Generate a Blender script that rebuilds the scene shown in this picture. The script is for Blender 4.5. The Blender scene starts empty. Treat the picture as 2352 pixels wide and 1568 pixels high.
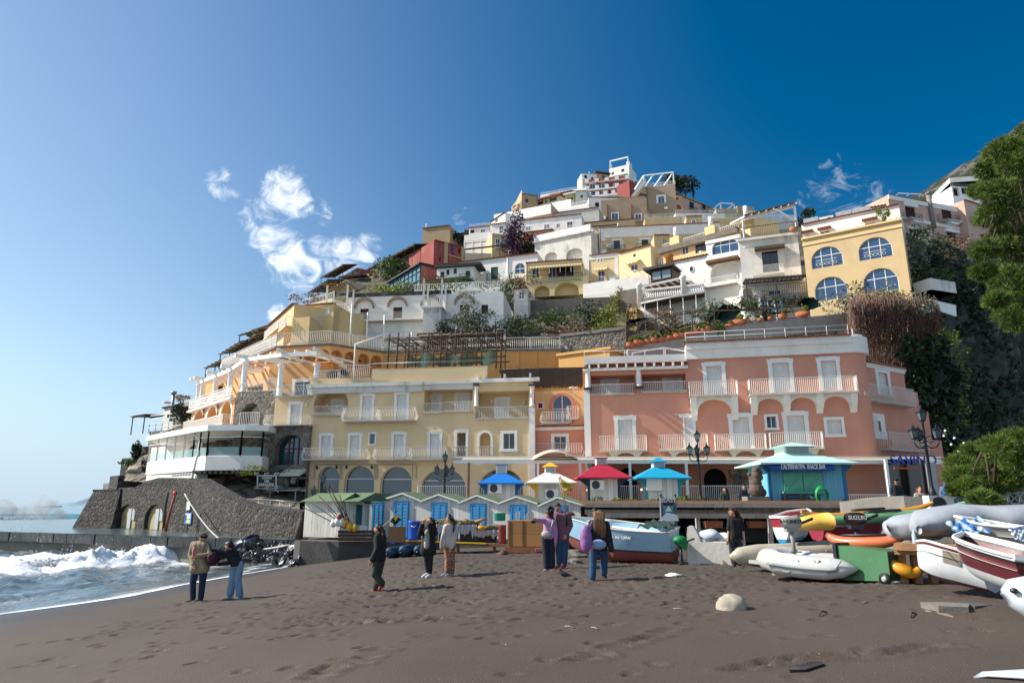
import bpy,math,random
import numpy as np
from mathutils import Vector,noise as mn
R=math.radians
scene=bpy.context.scene
rng=random.Random(7)
# ---- camera, sky, sun, exposure
EYE=3.3
PITCH=R(13.58)
cam_d=bpy.data.cameras.new("camera");cam=bpy.data.objects.new("camera",cam_d)
scene.collection.objects.link(cam);scene.camera=cam
cam_d.lens=24.0;cam_d.sensor_width=36.0;cam_d.clip_start=0.1;cam_d.clip_end=60000
cam.location=(0,0,EYE);cam.rotation_euler=(R(90)+PITCH,0,0)
SUN_AZ,SUN_EL=-87.0,38.0
world=bpy.data.worlds.new("World");scene.world=world;world.use_nodes=True
sun_d=bpy.data.lights.new("sun",'SUN');sun_d.energy=3.9;sun_d.angle=R(0.5);sun_d.color=(1.0,0.94,0.84)
sun=bpy.data.objects.new("sun",sun_d);scene.collection.objects.link(sun)
_sd=Vector((math.sin(R(SUN_AZ))*math.cos(R(SUN_EL)),math.cos(R(SUN_AZ))*math.cos(R(SUN_EL)),math.sin(R(SUN_EL))))
sun.rotation_euler=_sd.to_track_quat('Z','Y').to_euler();sun.location=_sd*400
scene.view_settings.view_transform='Standard';scene.view_settings.look='None'
scene.view_settings.exposure=0.93;scene.view_settings.gamma=1.0
FP=1568.0
CT,ST=math.cos(PITCH),math.sin(PITCH)
def ray(u,v):
 x=(u-1176)/FP;y=(784-v)/FP
 return Vector((x,CT-y*ST,ST+y*CT))
def at(u,v,Y):
 d=ray(u,v);return Vector((0,0,EYE))+d*(Y/d.y)
def atz(u,v,z):
 d=ray(u,v);return Vector((0,0,EYE))+d*((z-EYE)/d.z)
def kz(v):
 d=ray(0,v);return d.z/d.y
def make_world():
 nt=world.node_tree;N=nt.nodes;L=nt.links
 for n in list(N):N.remove(n)
 out=N.new('ShaderNodeOutputWorld');bg=N.new('ShaderNodeBackground')
 sky=N.new('ShaderNodeTexSky');sky.sky_type='NISHITA';sky.sun_disc=False
 sky.sun_elevation=R(SUN_EL);sky.sun_rotation=R(SUN_AZ)
 sky.air_density=1.0;sky.dust_density=0.25;sky.ozone_density=2.2
 tc=N.new('ShaderNodeTexCoord')
 blobs=[(515,422,2.1,.7),(650,432,2.6,.95),(685,465,2.0,.9),(740,490,1.8,.5),(590,498,2.2,.72),(625,545,2.5,.9),(665,580,2.7,.92),(730,590,2.6,.86),(790,588,2.5,.84),(845,575,2.3,.8),(625,625,2.2,.62),(700,640,2.6,.62),(745,655,2.6,.6),(690,690,2.2,.6),(640,722,1.3,1),(1905,418,2.8,.62),(1975,440,3.2,.58),(1830,455,2.8,.46),(1080,512,2.4,.44),(1900,458,2.8,.42)]
 acc=None
 for(u,v,r,s)in blobs:
  c=ray(u,v).normalized()
  d=N.new('ShaderNodeVectorMath');d.operation='DOT_PRODUCT';d.inputs[1].default_value=c
  L.new(tc.outputs['Generated'],d.inputs[0])
  m=N.new('ShaderNodeMapRange');m.interpolation_type='SMOOTHSTEP'
  m.inputs[1].default_value=math.cos(R(r));m.inputs[2].default_value=1.0;m.inputs[3].default_value=0;m.inputs[4].default_value=s
  L.new(d.outputs['Value'],m.inputs[0])
  if acc is None:acc=m.outputs[0]
  else:
   a=N.new('ShaderNodeMath');a.operation='MAXIMUM';L.new(acc,a.inputs[0]);L.new(m.outputs[0],a.inputs[1]);acc=a.outputs[0]
 mp=N.new('ShaderNodeMapping');mp.inputs['Scale'].default_value=(26,26,36);mp.inputs['Rotation'].default_value=(0,R(25),0)
 L.new(tc.outputs['Generated'],mp.inputs[0])
 n1=N.new('ShaderNodeTexNoise');n1.inputs['Scale'].default_value=1.0;n1.inputs['Detail'].default_value=9;n1.inputs['Roughness'].default_value=.62
 n1.inputs['Distortion'].default_value=1.1;L.new(mp.outputs[0],n1.inputs['Vector'])
 a=N.new('ShaderNodeMath');a.operation='MULTIPLY_ADD';a.inputs[1].default_value=.53;L.new(acc,a.inputs[0]);L.new(n1.outputs['Fac'],a.inputs[2])
 mr=N.new('ShaderNodeMapRange');mr.interpolation_type='SMOOTHSTEP';mr.inputs[1].default_value=.74;mr.inputs[2].default_value=1.22
 L.new(a.outputs[0],mr.inputs[0])
 gate=N.new('ShaderNodeMath');gate.operation='MULTIPLY';L.new(mr.outputs[0],gate.inputs[0])
 g2=N.new('ShaderNodeMapRange');g2.inputs[1].default_value=0;g2.inputs[2].default_value=.25;L.new(acc,g2.inputs[0]);L.new(g2.outputs[0],gate.inputs[1])
 hz=N.new('ShaderNodeMixRGB');hz.inputs['Color2'].default_value=(1.75,2.45,3.15,1);hm=N.new('ShaderNodeMapRange');hm.interpolation_type='SMOOTHSTEP';hm.inputs[1].default_value=.22;hm.inputs[2].default_value=-.02;hm.inputs[3].default_value=0;hm.inputs[4].default_value=.9
 mix=N.new('ShaderNodeMixRGB');mix.inputs['Color2'].default_value=(4.6,4.75,5.0,1)
 hs=N.new('ShaderNodeHueSaturation');sp=N.new('ShaderNodeSeparateXYZ');L.new(tc.outputs['Generated'],sp.inputs[0])
 for sock,a,b in(('Saturation',1.02,1.62),('Value',.76,.40)):
  m1=N.new('ShaderNodeMapRange');m1.interpolation_type='SMOOTHERSTEP';m1.inputs[1].default_value=-.95;m1.inputs[2].default_value=.75;m1.inputs[3].default_value=a;m1.inputs[4].default_value=b;L.new(sp.outputs[0],m1.inputs[0]);L.new(m1.outputs[0],hs.inputs[sock])
 sh=N.new('ShaderNodeVectorMath');sh.operation='MULTIPLY_ADD';sh.inputs[1].default_value=(.055,.055,.055);sh.inputs[2].default_value=(1,1,1);L.new(sky.outputs[0],sh.inputs[0])
 dv=N.new('ShaderNodeVectorMath');dv.operation='DIVIDE';L.new(sky.outputs[0],dv.inputs[0]);L.new(sh.outputs[0],dv.inputs[1]);L.new(dv.outputs[0],hs.inputs['Color'])
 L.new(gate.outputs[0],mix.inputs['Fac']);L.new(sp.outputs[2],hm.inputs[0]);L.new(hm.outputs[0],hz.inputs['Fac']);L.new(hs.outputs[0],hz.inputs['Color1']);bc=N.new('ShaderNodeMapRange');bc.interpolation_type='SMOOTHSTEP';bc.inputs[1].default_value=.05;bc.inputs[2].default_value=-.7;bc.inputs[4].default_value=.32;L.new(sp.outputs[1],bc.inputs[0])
 hb=N.new('ShaderNodeMixRGB');hb.inputs['Color2'].default_value=(3.6,4.1,4.7,1);L.new(bc.outputs[0],hb.inputs['Fac']);L.new(hz.outputs[0],hb.inputs['Color1']);L.new(hb.outputs[0],mix.inputs['Color1']);L.new(mix.outputs[0],bg.inputs[0])  # unseen pale sky behind the camera, added to fill the facades with light
 bg.inputs[1].default_value=0.15
 L.new(bg.outputs[0],out.inputs[0])
make_world()
# ---- tagging and mesh building
COL=scene.collection
ORG={}
def nth(i):return '%d%s'%(i,'th' if 4<=i%100<=20 else{1:'st',2:'nd',3:'rd'}.get(i%10,'th'))
def tag(o,label=None,cat=None,group=None,kind=None):
 if label:o['label']=label
 if cat:o['category']=cat
 if group:o['group']=group
 if kind:o['kind']=kind
 return o
def tg(name,label,cat,loc,group=None):
 o=bpy.data.objects.new(name,None);COL.objects.link(o);o.location=loc;o.empty_display_size=.3
 ORG[o.name]=Vector(loc);return tag(o,label,cat,group)
class MB:
 def __init__(s):s.v=[];s.f=[];s.m=[];s.sm=[]
 def add(s,vs,fs,m=0,sm=False):
  b=len(s.v);s.v.extend([tuple(x)for x in vs])
  for f in fs:s.f.append(tuple(b+i for i in f));s.m.append(m);s.sm.append(sm)
 def quad(s,a,b,c,d,m=0):s.add([a,b,c,d],[(0,1,2,3)],m)
 def box(s,lo,hi,m=0):
  (a,b,c),(d,e,f)=lo,hi
  s.add([(a,b,c),(d,b,c),(d,e,c),(a,e,c),(a,b,f),(d,b,f),(d,e,f),(a,e,f)],[(0,3,2,1),(4,5,6,7),(0,1,5,4),(1,2,6,5),(2,3,7,6),(3,0,4,7)],m)
 def obox(s,c,ax,ay,az,m=0):
  c=Vector(c);ax=Vector(ax);ay=Vector(ay);az=Vector(az)
  vs=[c+ax*i+ay*j+az*k for k in(-1,1)for(i,j)in((-1,-1),(1,-1),(1,1),(-1,1))]
  s.add(vs,[(0,3,2,1),(4,5,6,7),(0,1,5,4),(1,2,6,5),(2,3,7,6),(3,0,4,7)],m)
 def bm(s,a,b,w,h,m=0):
  a=Vector(a);b=Vector(b);d=(b-a);L=d.length
  if L<1e-5:return
  d/=L;up=Vector((0,0,1))if abs(d.z)<.95 else Vector((0,1,0))
  x=d.cross(up).normalized();y=x.cross(d)
  s.obox((a+b)/2,d*L/2,x*w/2,y*h/2,m)
 def tb(s,pts,r,n=6,m=0,sm=True,cap=True):
  pts=[Vector(p)for p in pts];rs=r if isinstance(r,(list,tuple))else[r]*len(pts)
  vs=[];fs=[];prev=None
  for i,p in enumerate(pts):
   d=(pts[min(i+1,len(pts)-1)]-pts[max(i-1,0)])
   d=d.normalized()if d.length>1e-9 else Vector((0,0,1))
   if prev is None:prev=Vector((0,0,1))if abs(d.z)<.9 else Vector((1,0,0))
   x=d.cross(prev);x=x.normalized()if x.length>1e-6 else d.orthogonal().normalized()
   y=x.cross(d).normalized();prev=y
   for k in range(n):
    t=2*math.pi*k/n;vs.append(p+(x*math.cos(t)+y*math.sin(t))*rs[i])
  for i in range(len(pts)-1):
   for k in range(n):
    a=i*n+k;b=i*n+(k+1)%n;fs.append((a,a+n,b+n,b))
  if cap:fs.append(tuple(range(n)));fs.append(tuple(reversed(range((len(pts)-1)*n,len(pts)*n))))
  s.add(vs,fs,m,sm)
 def lathe(s,c,prof,n=12,m=0,sm=True,sx=1,sy=1):
  c=Vector(c);vs=[];fs=[]
  for(r,z)in prof:
   for k in range(n):
    t=2*math.pi*k/n;vs.append(c+Vector((r*sx*math.cos(t),r*sy*math.sin(t),z)))
  for i in range(len(prof)-1):
   for k in range(n):
    a=i*n+k;b=i*n+(k+1)%n;fs.append((a,b,b+n,a+n))
  fs.append(tuple(reversed(range(n))));fs.append(tuple(range((len(prof)-1)*n,len(prof)*n)))
  s.add(vs,fs,m,sm)
 def ball(s,c,r,m=0,n=10,sm=True):
  rr=r if isinstance(r,(list,tuple))else(r,r,r);c=Vector(c);vs=[];fs=[]
  k=max(4,n//2)
  for i in range(1,k):
   a=math.pi*i/k
   for j in range(n):
    b=2*math.pi*j/n
    vs.append(c+Vector((rr[0]*math.sin(a)*math.cos(b),rr[1]*math.sin(a)*math.sin(b),rr[2]*math.cos(a))))
  vs.append(c+Vector((0,0,rr[2])));vs.append(c-Vector((0,0,rr[2])));T=len(vs)-2;B=T+1
  for i in range(k-2):
   for j in range(n):
    a=i*n+j;b=i*n+(j+1)%n;fs.append((a,a+n,b+n,b))
  for j in range(n):
   fs.append((T,j,(j+1)%n));fs.append((B,(k-2)*n+(j+1)%n,(k-2)*n+j))
  s.add(vs,fs,m,sm)
 def pm_(s,poly,n,m=0,m2=None):
  poly=[Vector(p)for p in poly];n=Vector(n);k=len(poly)
  s.add(poly,[tuple(range(k))],m);s.add([p+n for p in poly],[tuple(reversed(range(k)))],m if m2 is None else m2)
  for i in range(k):
   a,b=poly[i],poly[(i+1)%k];s.add([a,a+n,b+n,b],[(0,1,2,3)],m if m2 is None else m2)
 def bd(s,name,mats,parent=None,loc=None,label=None,cat=None,group=None,kind=None):
  org=ORG.get(parent.name,Vector())if parent else(Vector(loc)if loc is not None else Vector())
  me=bpy.data.meshes.new(name)
  V=np.array(s.v,dtype=np.float64).reshape(-1,3)-np.array(org)
  me.from_pydata(V.tolist(),[],s.f)
  for mt in(mats if isinstance(mats,(list,tuple))else[mats]):me.materials.append(mt)
  if s.f:
   me.polygons.foreach_set('material_index',s.m);me.polygons.foreach_set('use_smooth',s.sm)
  me.update()
  o=bpy.data.objects.new(name,me);COL.objects.link(o)
  if parent:o.parent=parent;ORG[o.name]=org
  else:
   o.location=org;ORG[o.name]=org
  return tag(o,label,cat,group,kind)
def gdm(mb,P,m=0,sm=True):
 nj=len(P[0]);vs=[p for row in P for p in row]
 fs=[(i*nj+j,i*nj+j+1,(i+1)*nj+j+1,(i+1)*nj+j)for i in range(len(P)-1)for j in range(nj-1)]
 mb.add(vs,fs,m,sm)
def copy_tree(o,dloc=(0,0,0),rotz=None,label=None,parent=None,scale=None):
 c=o.copy();COL.objects.link(c)
 if parent:c.parent=parent
 else:
  c.location=o.location+Vector(dloc)
  if rotz is not None:c.rotation_euler=(c.rotation_euler[0],c.rotation_euler[1],rotz)
  if scale:c.scale=(scale,)*3
  if label:c['label']=label
 for ch in list(o.children):copy_tree(ch,parent=c)
 return c
# ---- materials
MC={}
def srgb(h):
 if isinstance(h,str):
  h=h.lstrip('#');c=[int(h[i:i+2],16)/255 for i in(0,2,4)]
  return tuple((x/12.92 if x<=.04045 else((x+.055)/1.055)**2.4)for x in c)
 return tuple(h)
def nodes(name):
 m=bpy.data.materials.new(name);m.use_nodes=True;nt=m.node_tree
 return m,nt,nt.nodes['Principled BSDF']
def ramp(nt,stops):
 r=nt.nodes.new('ShaderNodeValToRGB');e=r.color_ramp.elements
 while len(e)<len(stops):e.new(.5)
 for i,(p,c)in enumerate(stops):e[i].position=p;e[i].color=(*c,1)if len(c)==3 else c
 return r
def sf(name,col,rough=.8,var=.12,scale=1.2,bump=.15,bscale=None,stain=0,stain_col=(.12,.11,.10),metal=0,fine=0,coat=0,streak=False,emis=None):
 """plain surface with mottling, optional dirt patches and bump"""
 if name in MC:return MC[name]
 c=srgb(col);m,nt,P=nodes(name);N=nt.nodes;L=nt.links
 tc=N.new('ShaderNodeTexCoord');n=N.new('ShaderNodeTexNoise');n.inputs['Scale'].default_value=scale
 n.inputs['Detail'].default_value=6;n.inputs['Roughness'].default_value=.65;L.new(tc.outputs['Object'],n.inputs['Vector'])
 lo=tuple(x*(1-var)for x in c);hi=tuple(min(1,x*(1+var))for x in c)
 r=ramp(nt,[(.3,lo),(.7,hi)]);L.new(n.outputs['Fac'],r.inputs['Fac']);colr=r.outputs['Color']
 if stain:
  mp=N.new('ShaderNodeMapping');mp.inputs['Scale'].default_value=(1,1,.28 if streak else 1);L.new(tc.outputs['Object'],mp.inputs[0])
  n2=N.new('ShaderNodeTexNoise');n2.inputs['Scale'].default_value=scale*1.1;n2.inputs['Detail'].default_value=8;n2.inputs['Roughness'].default_value=.72
  L.new(mp.outputs[0],n2.inputs['Vector'])
  r2=ramp(nt,[(.52,(0,0,0)),(.72,(stain,)*3)]);L.new(n2.outputs['Fac'],r2.inputs['Fac'])
  mx=N.new('ShaderNodeMixRGB');L.new(r2.outputs['Color'],mx.inputs['Fac']);L.new(colr,mx.inputs['Color1']);mx.inputs['Color2'].default_value=(*srgb(stain_col),1)
  colr=mx.outputs['Color']
 L.new(colr,P.inputs['Base Color']);P.inputs['Roughness'].default_value=rough;P.inputs['Metallic'].default_value=metal
 if coat:P.inputs['Coat Weight'].default_value=coat
 if emis:P.inputs['Emission Color'].default_value=(*srgb(emis),1);P.inputs['Emission Strength'].default_value=1
 if bump:
  n3=N.new('ShaderNodeTexNoise');n3.inputs['Scale'].default_value=bscale or scale*8;n3.inputs['Detail'].default_value=5
  L.new(tc.outputs['Object'],n3.inputs['Vector'])
  b=N.new('ShaderNodeBump');b.inputs['Strength'].default_value=bump;b.inputs['Distance'].default_value=.03
  L.new(n3.outputs['Fac'],b.inputs['Height']);L.new(b.outputs[0],P.inputs['Normal'])
 MC[name]=m;return m
def pz(col,stain=.35,sc=.5,sd=(.30,.27,.22)):
 return sf('plaster_'+col.strip('#'),col,.9,.10,sc,.25,9,stain,sd,streak=True)
def stm(name,cols,scale=2.2,mortar=(.10,.095,.085),bump=1.0,wid=.06,dist=.12):
 if name in MC:return MC[name]
 m,nt,P=nodes(name);N=nt.nodes;L=nt.links
 tc=N.new('ShaderNodeTexCoord')
 nz=N.new('ShaderNodeTexNoise');nz.inputs['Scale'].default_value=scale*1.3;nz.inputs['Detail'].default_value=3;L.new(tc.outputs['Object'],nz.inputs['Vector'])
 ad=N.new('ShaderNodeMixRGB');ad.blend_type='ADD';ad.inputs['Fac'].default_value=.34;L.new(tc.outputs['Object'],ad.inputs['Color1']);L.new(nz.outputs['Color'],ad.inputs['Color2'])
 v=N.new('ShaderNodeTexVoronoi');v.inputs['Scale'].default_value=scale;L.new(ad.outputs[0],v.inputs['Vector'])
 v2=N.new('ShaderNodeTexVoronoi');v2.feature='DISTANCE_TO_EDGE';v2.inputs['Scale'].default_value=scale;L.new(ad.outputs[0],v2.inputs['Vector'])
 sx=N.new('ShaderNodeSeparateColor');L.new(v.outputs['Color'],sx.inputs[0])
 r=ramp(nt,[(i/(len(cols)-1),srgb(c))for i,c in enumerate(cols)]);L.new(sx.outputs[0],r.inputs['Fac'])
 n2=N.new('ShaderNodeTexNoise');n2.inputs['Scale'].default_value=scale*5;n2.inputs['Detail'].default_value=6;L.new(tc.outputs['Object'],n2.inputs['Vector'])
 mu=N.new('ShaderNodeMixRGB');mu.blend_type='MULTIPLY';mu.inputs['Fac'].default_value=.7;L.new(r.outputs[0],mu.inputs['Color1'])
 r3=ramp(nt,[(.3,(.55,)*3),(.7,(1.25,)*3)]);L.new(n2.outputs['Fac'],r3.inputs['Fac']);L.new(r3.outputs[0],mu.inputs['Color2'])
 r2=ramp(nt,[(wid*.4,(1,1,1)),(wid,(0,0,0))]);L.new(v2.outputs['Distance'],r2.inputs['Fac'])
 mx=N.new('ShaderNodeMixRGB');L.new(r2.outputs[0],mx.inputs['Fac']);L.new(mu.outputs[0],mx.inputs['Color1']);mx.inputs['Color2'].default_value=(*mortar,1)
 L.new(mx.outputs[0],P.inputs['Base Color']);P.inputs['Roughness'].default_value=.85
 r4=ramp(nt,[(0,(0,0,0)),(.25,(1,1,1))]);L.new(v2.outputs['Distance'],r4.inputs['Fac'])
 a2=N.new('ShaderNodeMath');a2.operation='MULTIPLY_ADD';a2.inputs[1].default_value=.45;L.new(n2.outputs['Fac'],a2.inputs[0]);L.new(r4.outputs[0],a2.inputs[2])
 b=N.new('ShaderNodeBump');b.inputs['Strength'].default_value=bump;b.inputs['Distance'].default_value=dist
 L.new(a2.outputs[0],b.inputs['Height']);L.new(b.outputs[0],P.inputs['Normal'])
 MC[name]=m;return m
def flg(name,dark,light,rough=.6,sc=3.0):
 if name in MC:return MC[name]
 m,nt,P=nodes(name);N=nt.nodes;L=nt.links
 g=N.new('ShaderNodeNewGeometry');tc=N.new('ShaderNodeTexCoord')
 n=N.new('ShaderNodeTexNoise');n.inputs['Scale'].default_value=sc;n.inputs['Detail'].default_value=3;L.new(tc.outputs['Object'],n.inputs['Vector'])
 a=N.new('ShaderNodeMath');a.operation='MULTIPLY_ADD';a.inputs[1].default_value=.45;L.new(g.outputs['Random Per Island'],a.inputs[0]);
 s=N.new('ShaderNodeMath');s.operation='SUBTRACT';s.inputs[1].default_value=.22;L.new(n.outputs['Fac'],s.inputs[0]);L.new(s.outputs[0],a.inputs[2])
 r=ramp(nt,[(.2,srgb(dark)),(.8,srgb(light))]);L.new(a.outputs[0],r.inputs['Fac']);L.new(r.outputs[0],P.inputs['Base Color'])
 P.inputs['Roughness'].default_value=rough
 tr=N.new('ShaderNodeBsdfTranslucent');mx=N.new('ShaderNodeMixShader');mx.inputs[0].default_value=.28
 L.new(r.outputs[0],tr.inputs[0]);L.new(P.outputs[0],mx.inputs[1]);L.new(tr.outputs[0],mx.inputs[2]);L.new(mx.outputs[0],N['Material Output'].inputs[0])
 MC[name]=m;return m
def glass(name,col,rough=.08,spec=.9):
 if name in MC:return MC[name]
 m,nt,P=nodes(name);N=nt.nodes;L=nt.links
 P.inputs['Base Color'].default_value=(*srgb(col),1);P.inputs['Roughness'].default_value=rough;P.inputs['Specular IOR Level'].default_value=spec
 tc=N.new('ShaderNodeTexCoord');n=N.new('ShaderNodeTexNoise');n.inputs['Scale'].default_value=.8;L.new(tc.outputs['Object'],n.inputs['Vector'])
 b=N.new('ShaderNodeBump');b.inputs['Strength'].default_value=.06;L.new(n.outputs['Fac'],b.inputs['Height']);L.new(b.outputs[0],P.inputs['Normal'])
 MC[name]=m;return m
def stripes(name,c1,c2,scale=6,axis=0,rough=.8,thin=.5):
 if name in MC:return MC[name]
 m,nt,P=nodes(name);N=nt.nodes;L=nt.links
 tc=N.new('ShaderNodeTexCoord');s=N.new('ShaderNodeSeparateXYZ');L.new(tc.outputs['Object'],s.inputs[0])
 a=N.new('ShaderNodeMath');a.operation='MULTIPLY';a.inputs[1].default_value=scale;L.new(s.outputs[axis],a.inputs[0])
 f=N.new('ShaderNodeMath');f.operation='FRACT';L.new(a.outputs[0],f.inputs[0])
 g=N.new('ShaderNodeMath');g.operation='GREATER_THAN';g.inputs[1].default_value=thin;L.new(f.outputs[0],g.inputs[0])
 n=N.new('ShaderNodeTexNoise');n.inputs['Scale'].default_value=4;L.new(tc.outputs['Object'],n.inputs['Vector'])
 mx=N.new('ShaderNodeMixRGB');mx.inputs['Color1'].default_value=(*srgb(c1),1);mx.inputs['Color2'].default_value=(*srgb(c2),1);L.new(g.outputs[0],mx.inputs['Fac'])
 mu=N.new('ShaderNodeMixRGB');mu.blend_type='MULTIPLY';mu.inputs['Fac'].default_value=.25;L.new(mx.outputs[0],mu.inputs['Color1']);L.new(n.outputs['Color'],mu.inputs['Color2'])
 L.new(mu.outputs[0],P.inputs['Base Color']);P.inputs['Roughness'].default_value=rough
 MC[name]=m;return m
def board(name,col,width=.12,axis=0,dirt=.25,dcol=(.16,.13,.10),gap=.06):
 """painted or bare boards with dark joints running one way"""
 if name in MC:return MC[name]
 m,nt,P=nodes(name);N=nt.nodes;L=nt.links;c=srgb(col)
 tc=N.new('ShaderNodeTexCoord');s=N.new('ShaderNodeSeparateXYZ');L.new(tc.outputs['Object'],s.inputs[0])
 if axis==3:
  ad0=N.new('ShaderNodeMath');ad0.operation='ADD';L.new(s.outputs[0],ad0.inputs[0]);L.new(s.outputs[1],ad0.inputs[1]);src=ad0.outputs[0]
 else:src=s.outputs[axis]
 a=N.new('ShaderNodeMath');a.operation='MULTIPLY';a.inputs[1].default_value=1/width;L.new(src,a.inputs[0])
 f=N.new('ShaderNodeMath');f.operation='FRACT';L.new(a.outputs[0],f.inputs[0])
 fl=N.new('ShaderNodeMath');fl.operation='FLOOR';L.new(a.outputs[0],fl.inputs[0])
 wn=N.new('ShaderNodeTexWhiteNoise');wn.noise_dimensions='1D';L.new(fl.outputs[0],wn.inputs['W'])
 r1=ramp(nt,[(0,tuple(x*.82 for x in c)),(1,tuple(min(1,x*1.1)for x in c))]);L.new(wn.outputs['Value'],r1.inputs['Fac'])
 r2=ramp(nt,[(gap*.5,(1,1,1)),(gap,(0,0,0))]);L.new(f.outputs[0],r2.inputs['Fac'])
 mx=N.new('ShaderNodeMixRGB');L.new(r2.outputs[0],mx.inputs['Fac']);L.new(r1.outputs[0],mx.inputs['Color1']);mx.inputs['Color2'].default_value=(*[x*.3 for x in c],1)
 mp=N.new('ShaderNodeMapping');sc=[3,3,3];sc[2 if axis!=2 else 0]=.6;mp.inputs['Scale'].default_value=sc;L.new(tc.outputs['Object'],mp.inputs[0])
 n=N.new('ShaderNodeTexNoise');n.inputs['Scale'].default_value=2.2;n.inputs['Detail'].default_value=8;n.inputs['Roughness'].default_value=.75;L.new(mp.outputs[0],n.inputs['Vector'])
 r3=ramp(nt,[(.54,(0,0,0)),(.7,(dirt,)*3)]);L.new(n.outputs['Fac'],r3.inputs['Fac'])
 m2=N.new('ShaderNodeMixRGB');L.new(r3.outputs[0],m2.inputs['Fac']);L.new(mx.outputs[0],m2.inputs['Color1']);m2.inputs['Color2'].default_value=(*srgb(dcol),1)
 L.new(m2.outputs[0],P.inputs['Base Color']);P.inputs['Roughness'].default_value=.75
 MC[name]=m;return m
WHITE=sf('white_paint','#e8e5de',.6,.05,2,.05,stain=.15,stain_col=(.35,.32,.28))
WPL=sf('white_plaster','#e6e1d8',.9,.07,.6,.2,9,.3,(.38,.35,.30),streak=True)
OLDW=sf('weathered_white_plaster','#d2cdc2',.92,.12,.5,.3,8,.85,(.16,.16,.15),streak=True)
IRONW=sf('white_iron','#dcd9d2',.55,.04,3,0)
IRONB=sf('black_iron','#17191b',.45,.1,4,.1)
TILE=sf('roof_tile','#8a5038',.9,.45,5,.3,stain=.6,stain_col=(.13,.11,.09))
GLASSB=glass('window_glass_blue','#2c4a6e');GLASSD=glass('window_glass_dark','#10161b');GLASSG=glass('shop_glass','#3c5058')
GREENSH=sf('green_shutter','#12443a',.6,.1,4,.1);BROWNSH=sf('brown_shutter','#4a2a1c',.6,.2,4,.1)
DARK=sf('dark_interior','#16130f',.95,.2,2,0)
CONC=sf('concrete','#7d7870',.9,.18,1.2,.5,14,.5,(.10,.09,.085),streak=True)
# ---- the ground: one smooth sheet through surveyed points
def anchor(u,v,Y):p=at(u,v,Y);return(p.x,p.y,p.z)
SHORE_Z=EYE-2.5
SEA=0.0
_sh=[atz(u,v,SHORE_Z)for(u,v)in((-160,1438),(0,1412),(150,1392),(300,1369),(450,1338),(560,1319),(655,1303))]
_an=[anchor(*a)for a in((1690,1300,18.5),(450,1380,17.6),(537,1374,17.7),(870,1358,16.7),(983,1326,18.7),(1030,1322,19.0),(1260,1308,19.2),(1295,1306,19.0),(1378,1335,16.2),(1680,1402,10.8),(2000,1331,14.0),(2190,1366,10.8),(2180,1402,9.9),(1176,1568,6.9),(0,1568,9.0),(2352,1568,6.2),(685,1298,32),(880,1276,30.5),(1100,1266,29),(1240,1266,28),(1500,1288,21),(1850,1322,15),(1600,1292,20.5),(500,1500,9.6))]
_an+=[(p.x,p.y,p.z)for p in _sh]
_an+=[(-3,42,EYE-1.9),(6,42,EYE-1.6),(-12,42,EYE-2.9),(-16,30,-.2),(-17.5,20,-.3),(-24,30,-1.2),(-26,18,-1.4),(-40,40,-2.6),(-19,8,-.4),(20,32,EYE-1.6),(20,12,EYE-1.1),(0,-8,EYE-1.5),(24,-6,EYE-1.1),(-20,-8,-.6),(45,20,EYE-1.0),(-60,10,-3.5),(-60,60,-3.5)]
_A=np.array(_an);_X=_A[:,:2]
def _phi(d2):return np.where(d2>0,.5*d2*np.log(np.maximum(d2,1e-12)),0)
_n=len(_X);_d2=((_X[:,None]-_X[None])**2).sum(-1)
_M=np.zeros((_n+3,_n+3));_M[:_n,:_n]=_phi(_d2)+np.eye(_n)*.6
_M[:_n,_n]=1;_M[:_n,_n+1:]=_X;_M[_n,:_n]=1;_M[_n+1:,:_n]=_X.T
_W=np.linalg.solve(_M,np.concatenate([_A[:,2],[0,0,0]]))
def ground_np(x,y):
 s=x.shape;q=np.stack([x.ravel(),y.ravel()],1);out=np.empty(len(q))
 for i in range(0,len(q),20000):
  c=q[i:i+20000];d2=((c[:,None]-_X[None])**2).sum(-1)
  out[i:i+20000]=_phi(d2)@_W[:_n]+_W[_n]+c@_W[_n+1:]
 return out.reshape(s)
def ground(x,y):return float(ground_np(np.array([float(x)]),np.array([float(y)]))[0])
def ong(u,v):
 d=ray(u,v);t=4.0
 for _ in range(400):
  p=Vector((0,0,EYE))+d*t
  if p.z<=ground(p.x,p.y):break
  t+=.1
 return Vector((p.x,p.y,ground(p.x,p.y)))
_shy=np.array([p.y for p in _sh]);_shx=np.array([p.x for p in _sh])
def shore_x(y):
 y=np.asarray(y,float);b=np.interp(y,_shy,_shx)
 b=np.where(y>_shy[-1],_shx[-1]-(y-_shy[-1])*.25,b);b=np.where(y<_shy[0],_shx[0]-(_shy[0]-y)*.12,b)
 return b+.10*np.sin(y*1.3)+.06*np.sin(y*3.1+1)
def vnoise(x,y,s,seed=0):
 r=np.random.RandomState(seed).rand(256,256);xx=x*s;yy=y*s
 xi=np.floor(xx).astype(int);yi=np.floor(yy).astype(int);fx=xx-xi;fy=yy-yi;fx=fx*fx*(3-2*fx);fy=fy*fy*(3-2*fy)
 g=lambda a,b:r[a%256,b%256]
 return(g(xi,yi)*(1-fx)+g(xi+1,yi)*fx)*(1-fy)+(g(xi,yi+1)*(1-fx)+g(xi+1,yi+1)*fx)*fy
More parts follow.
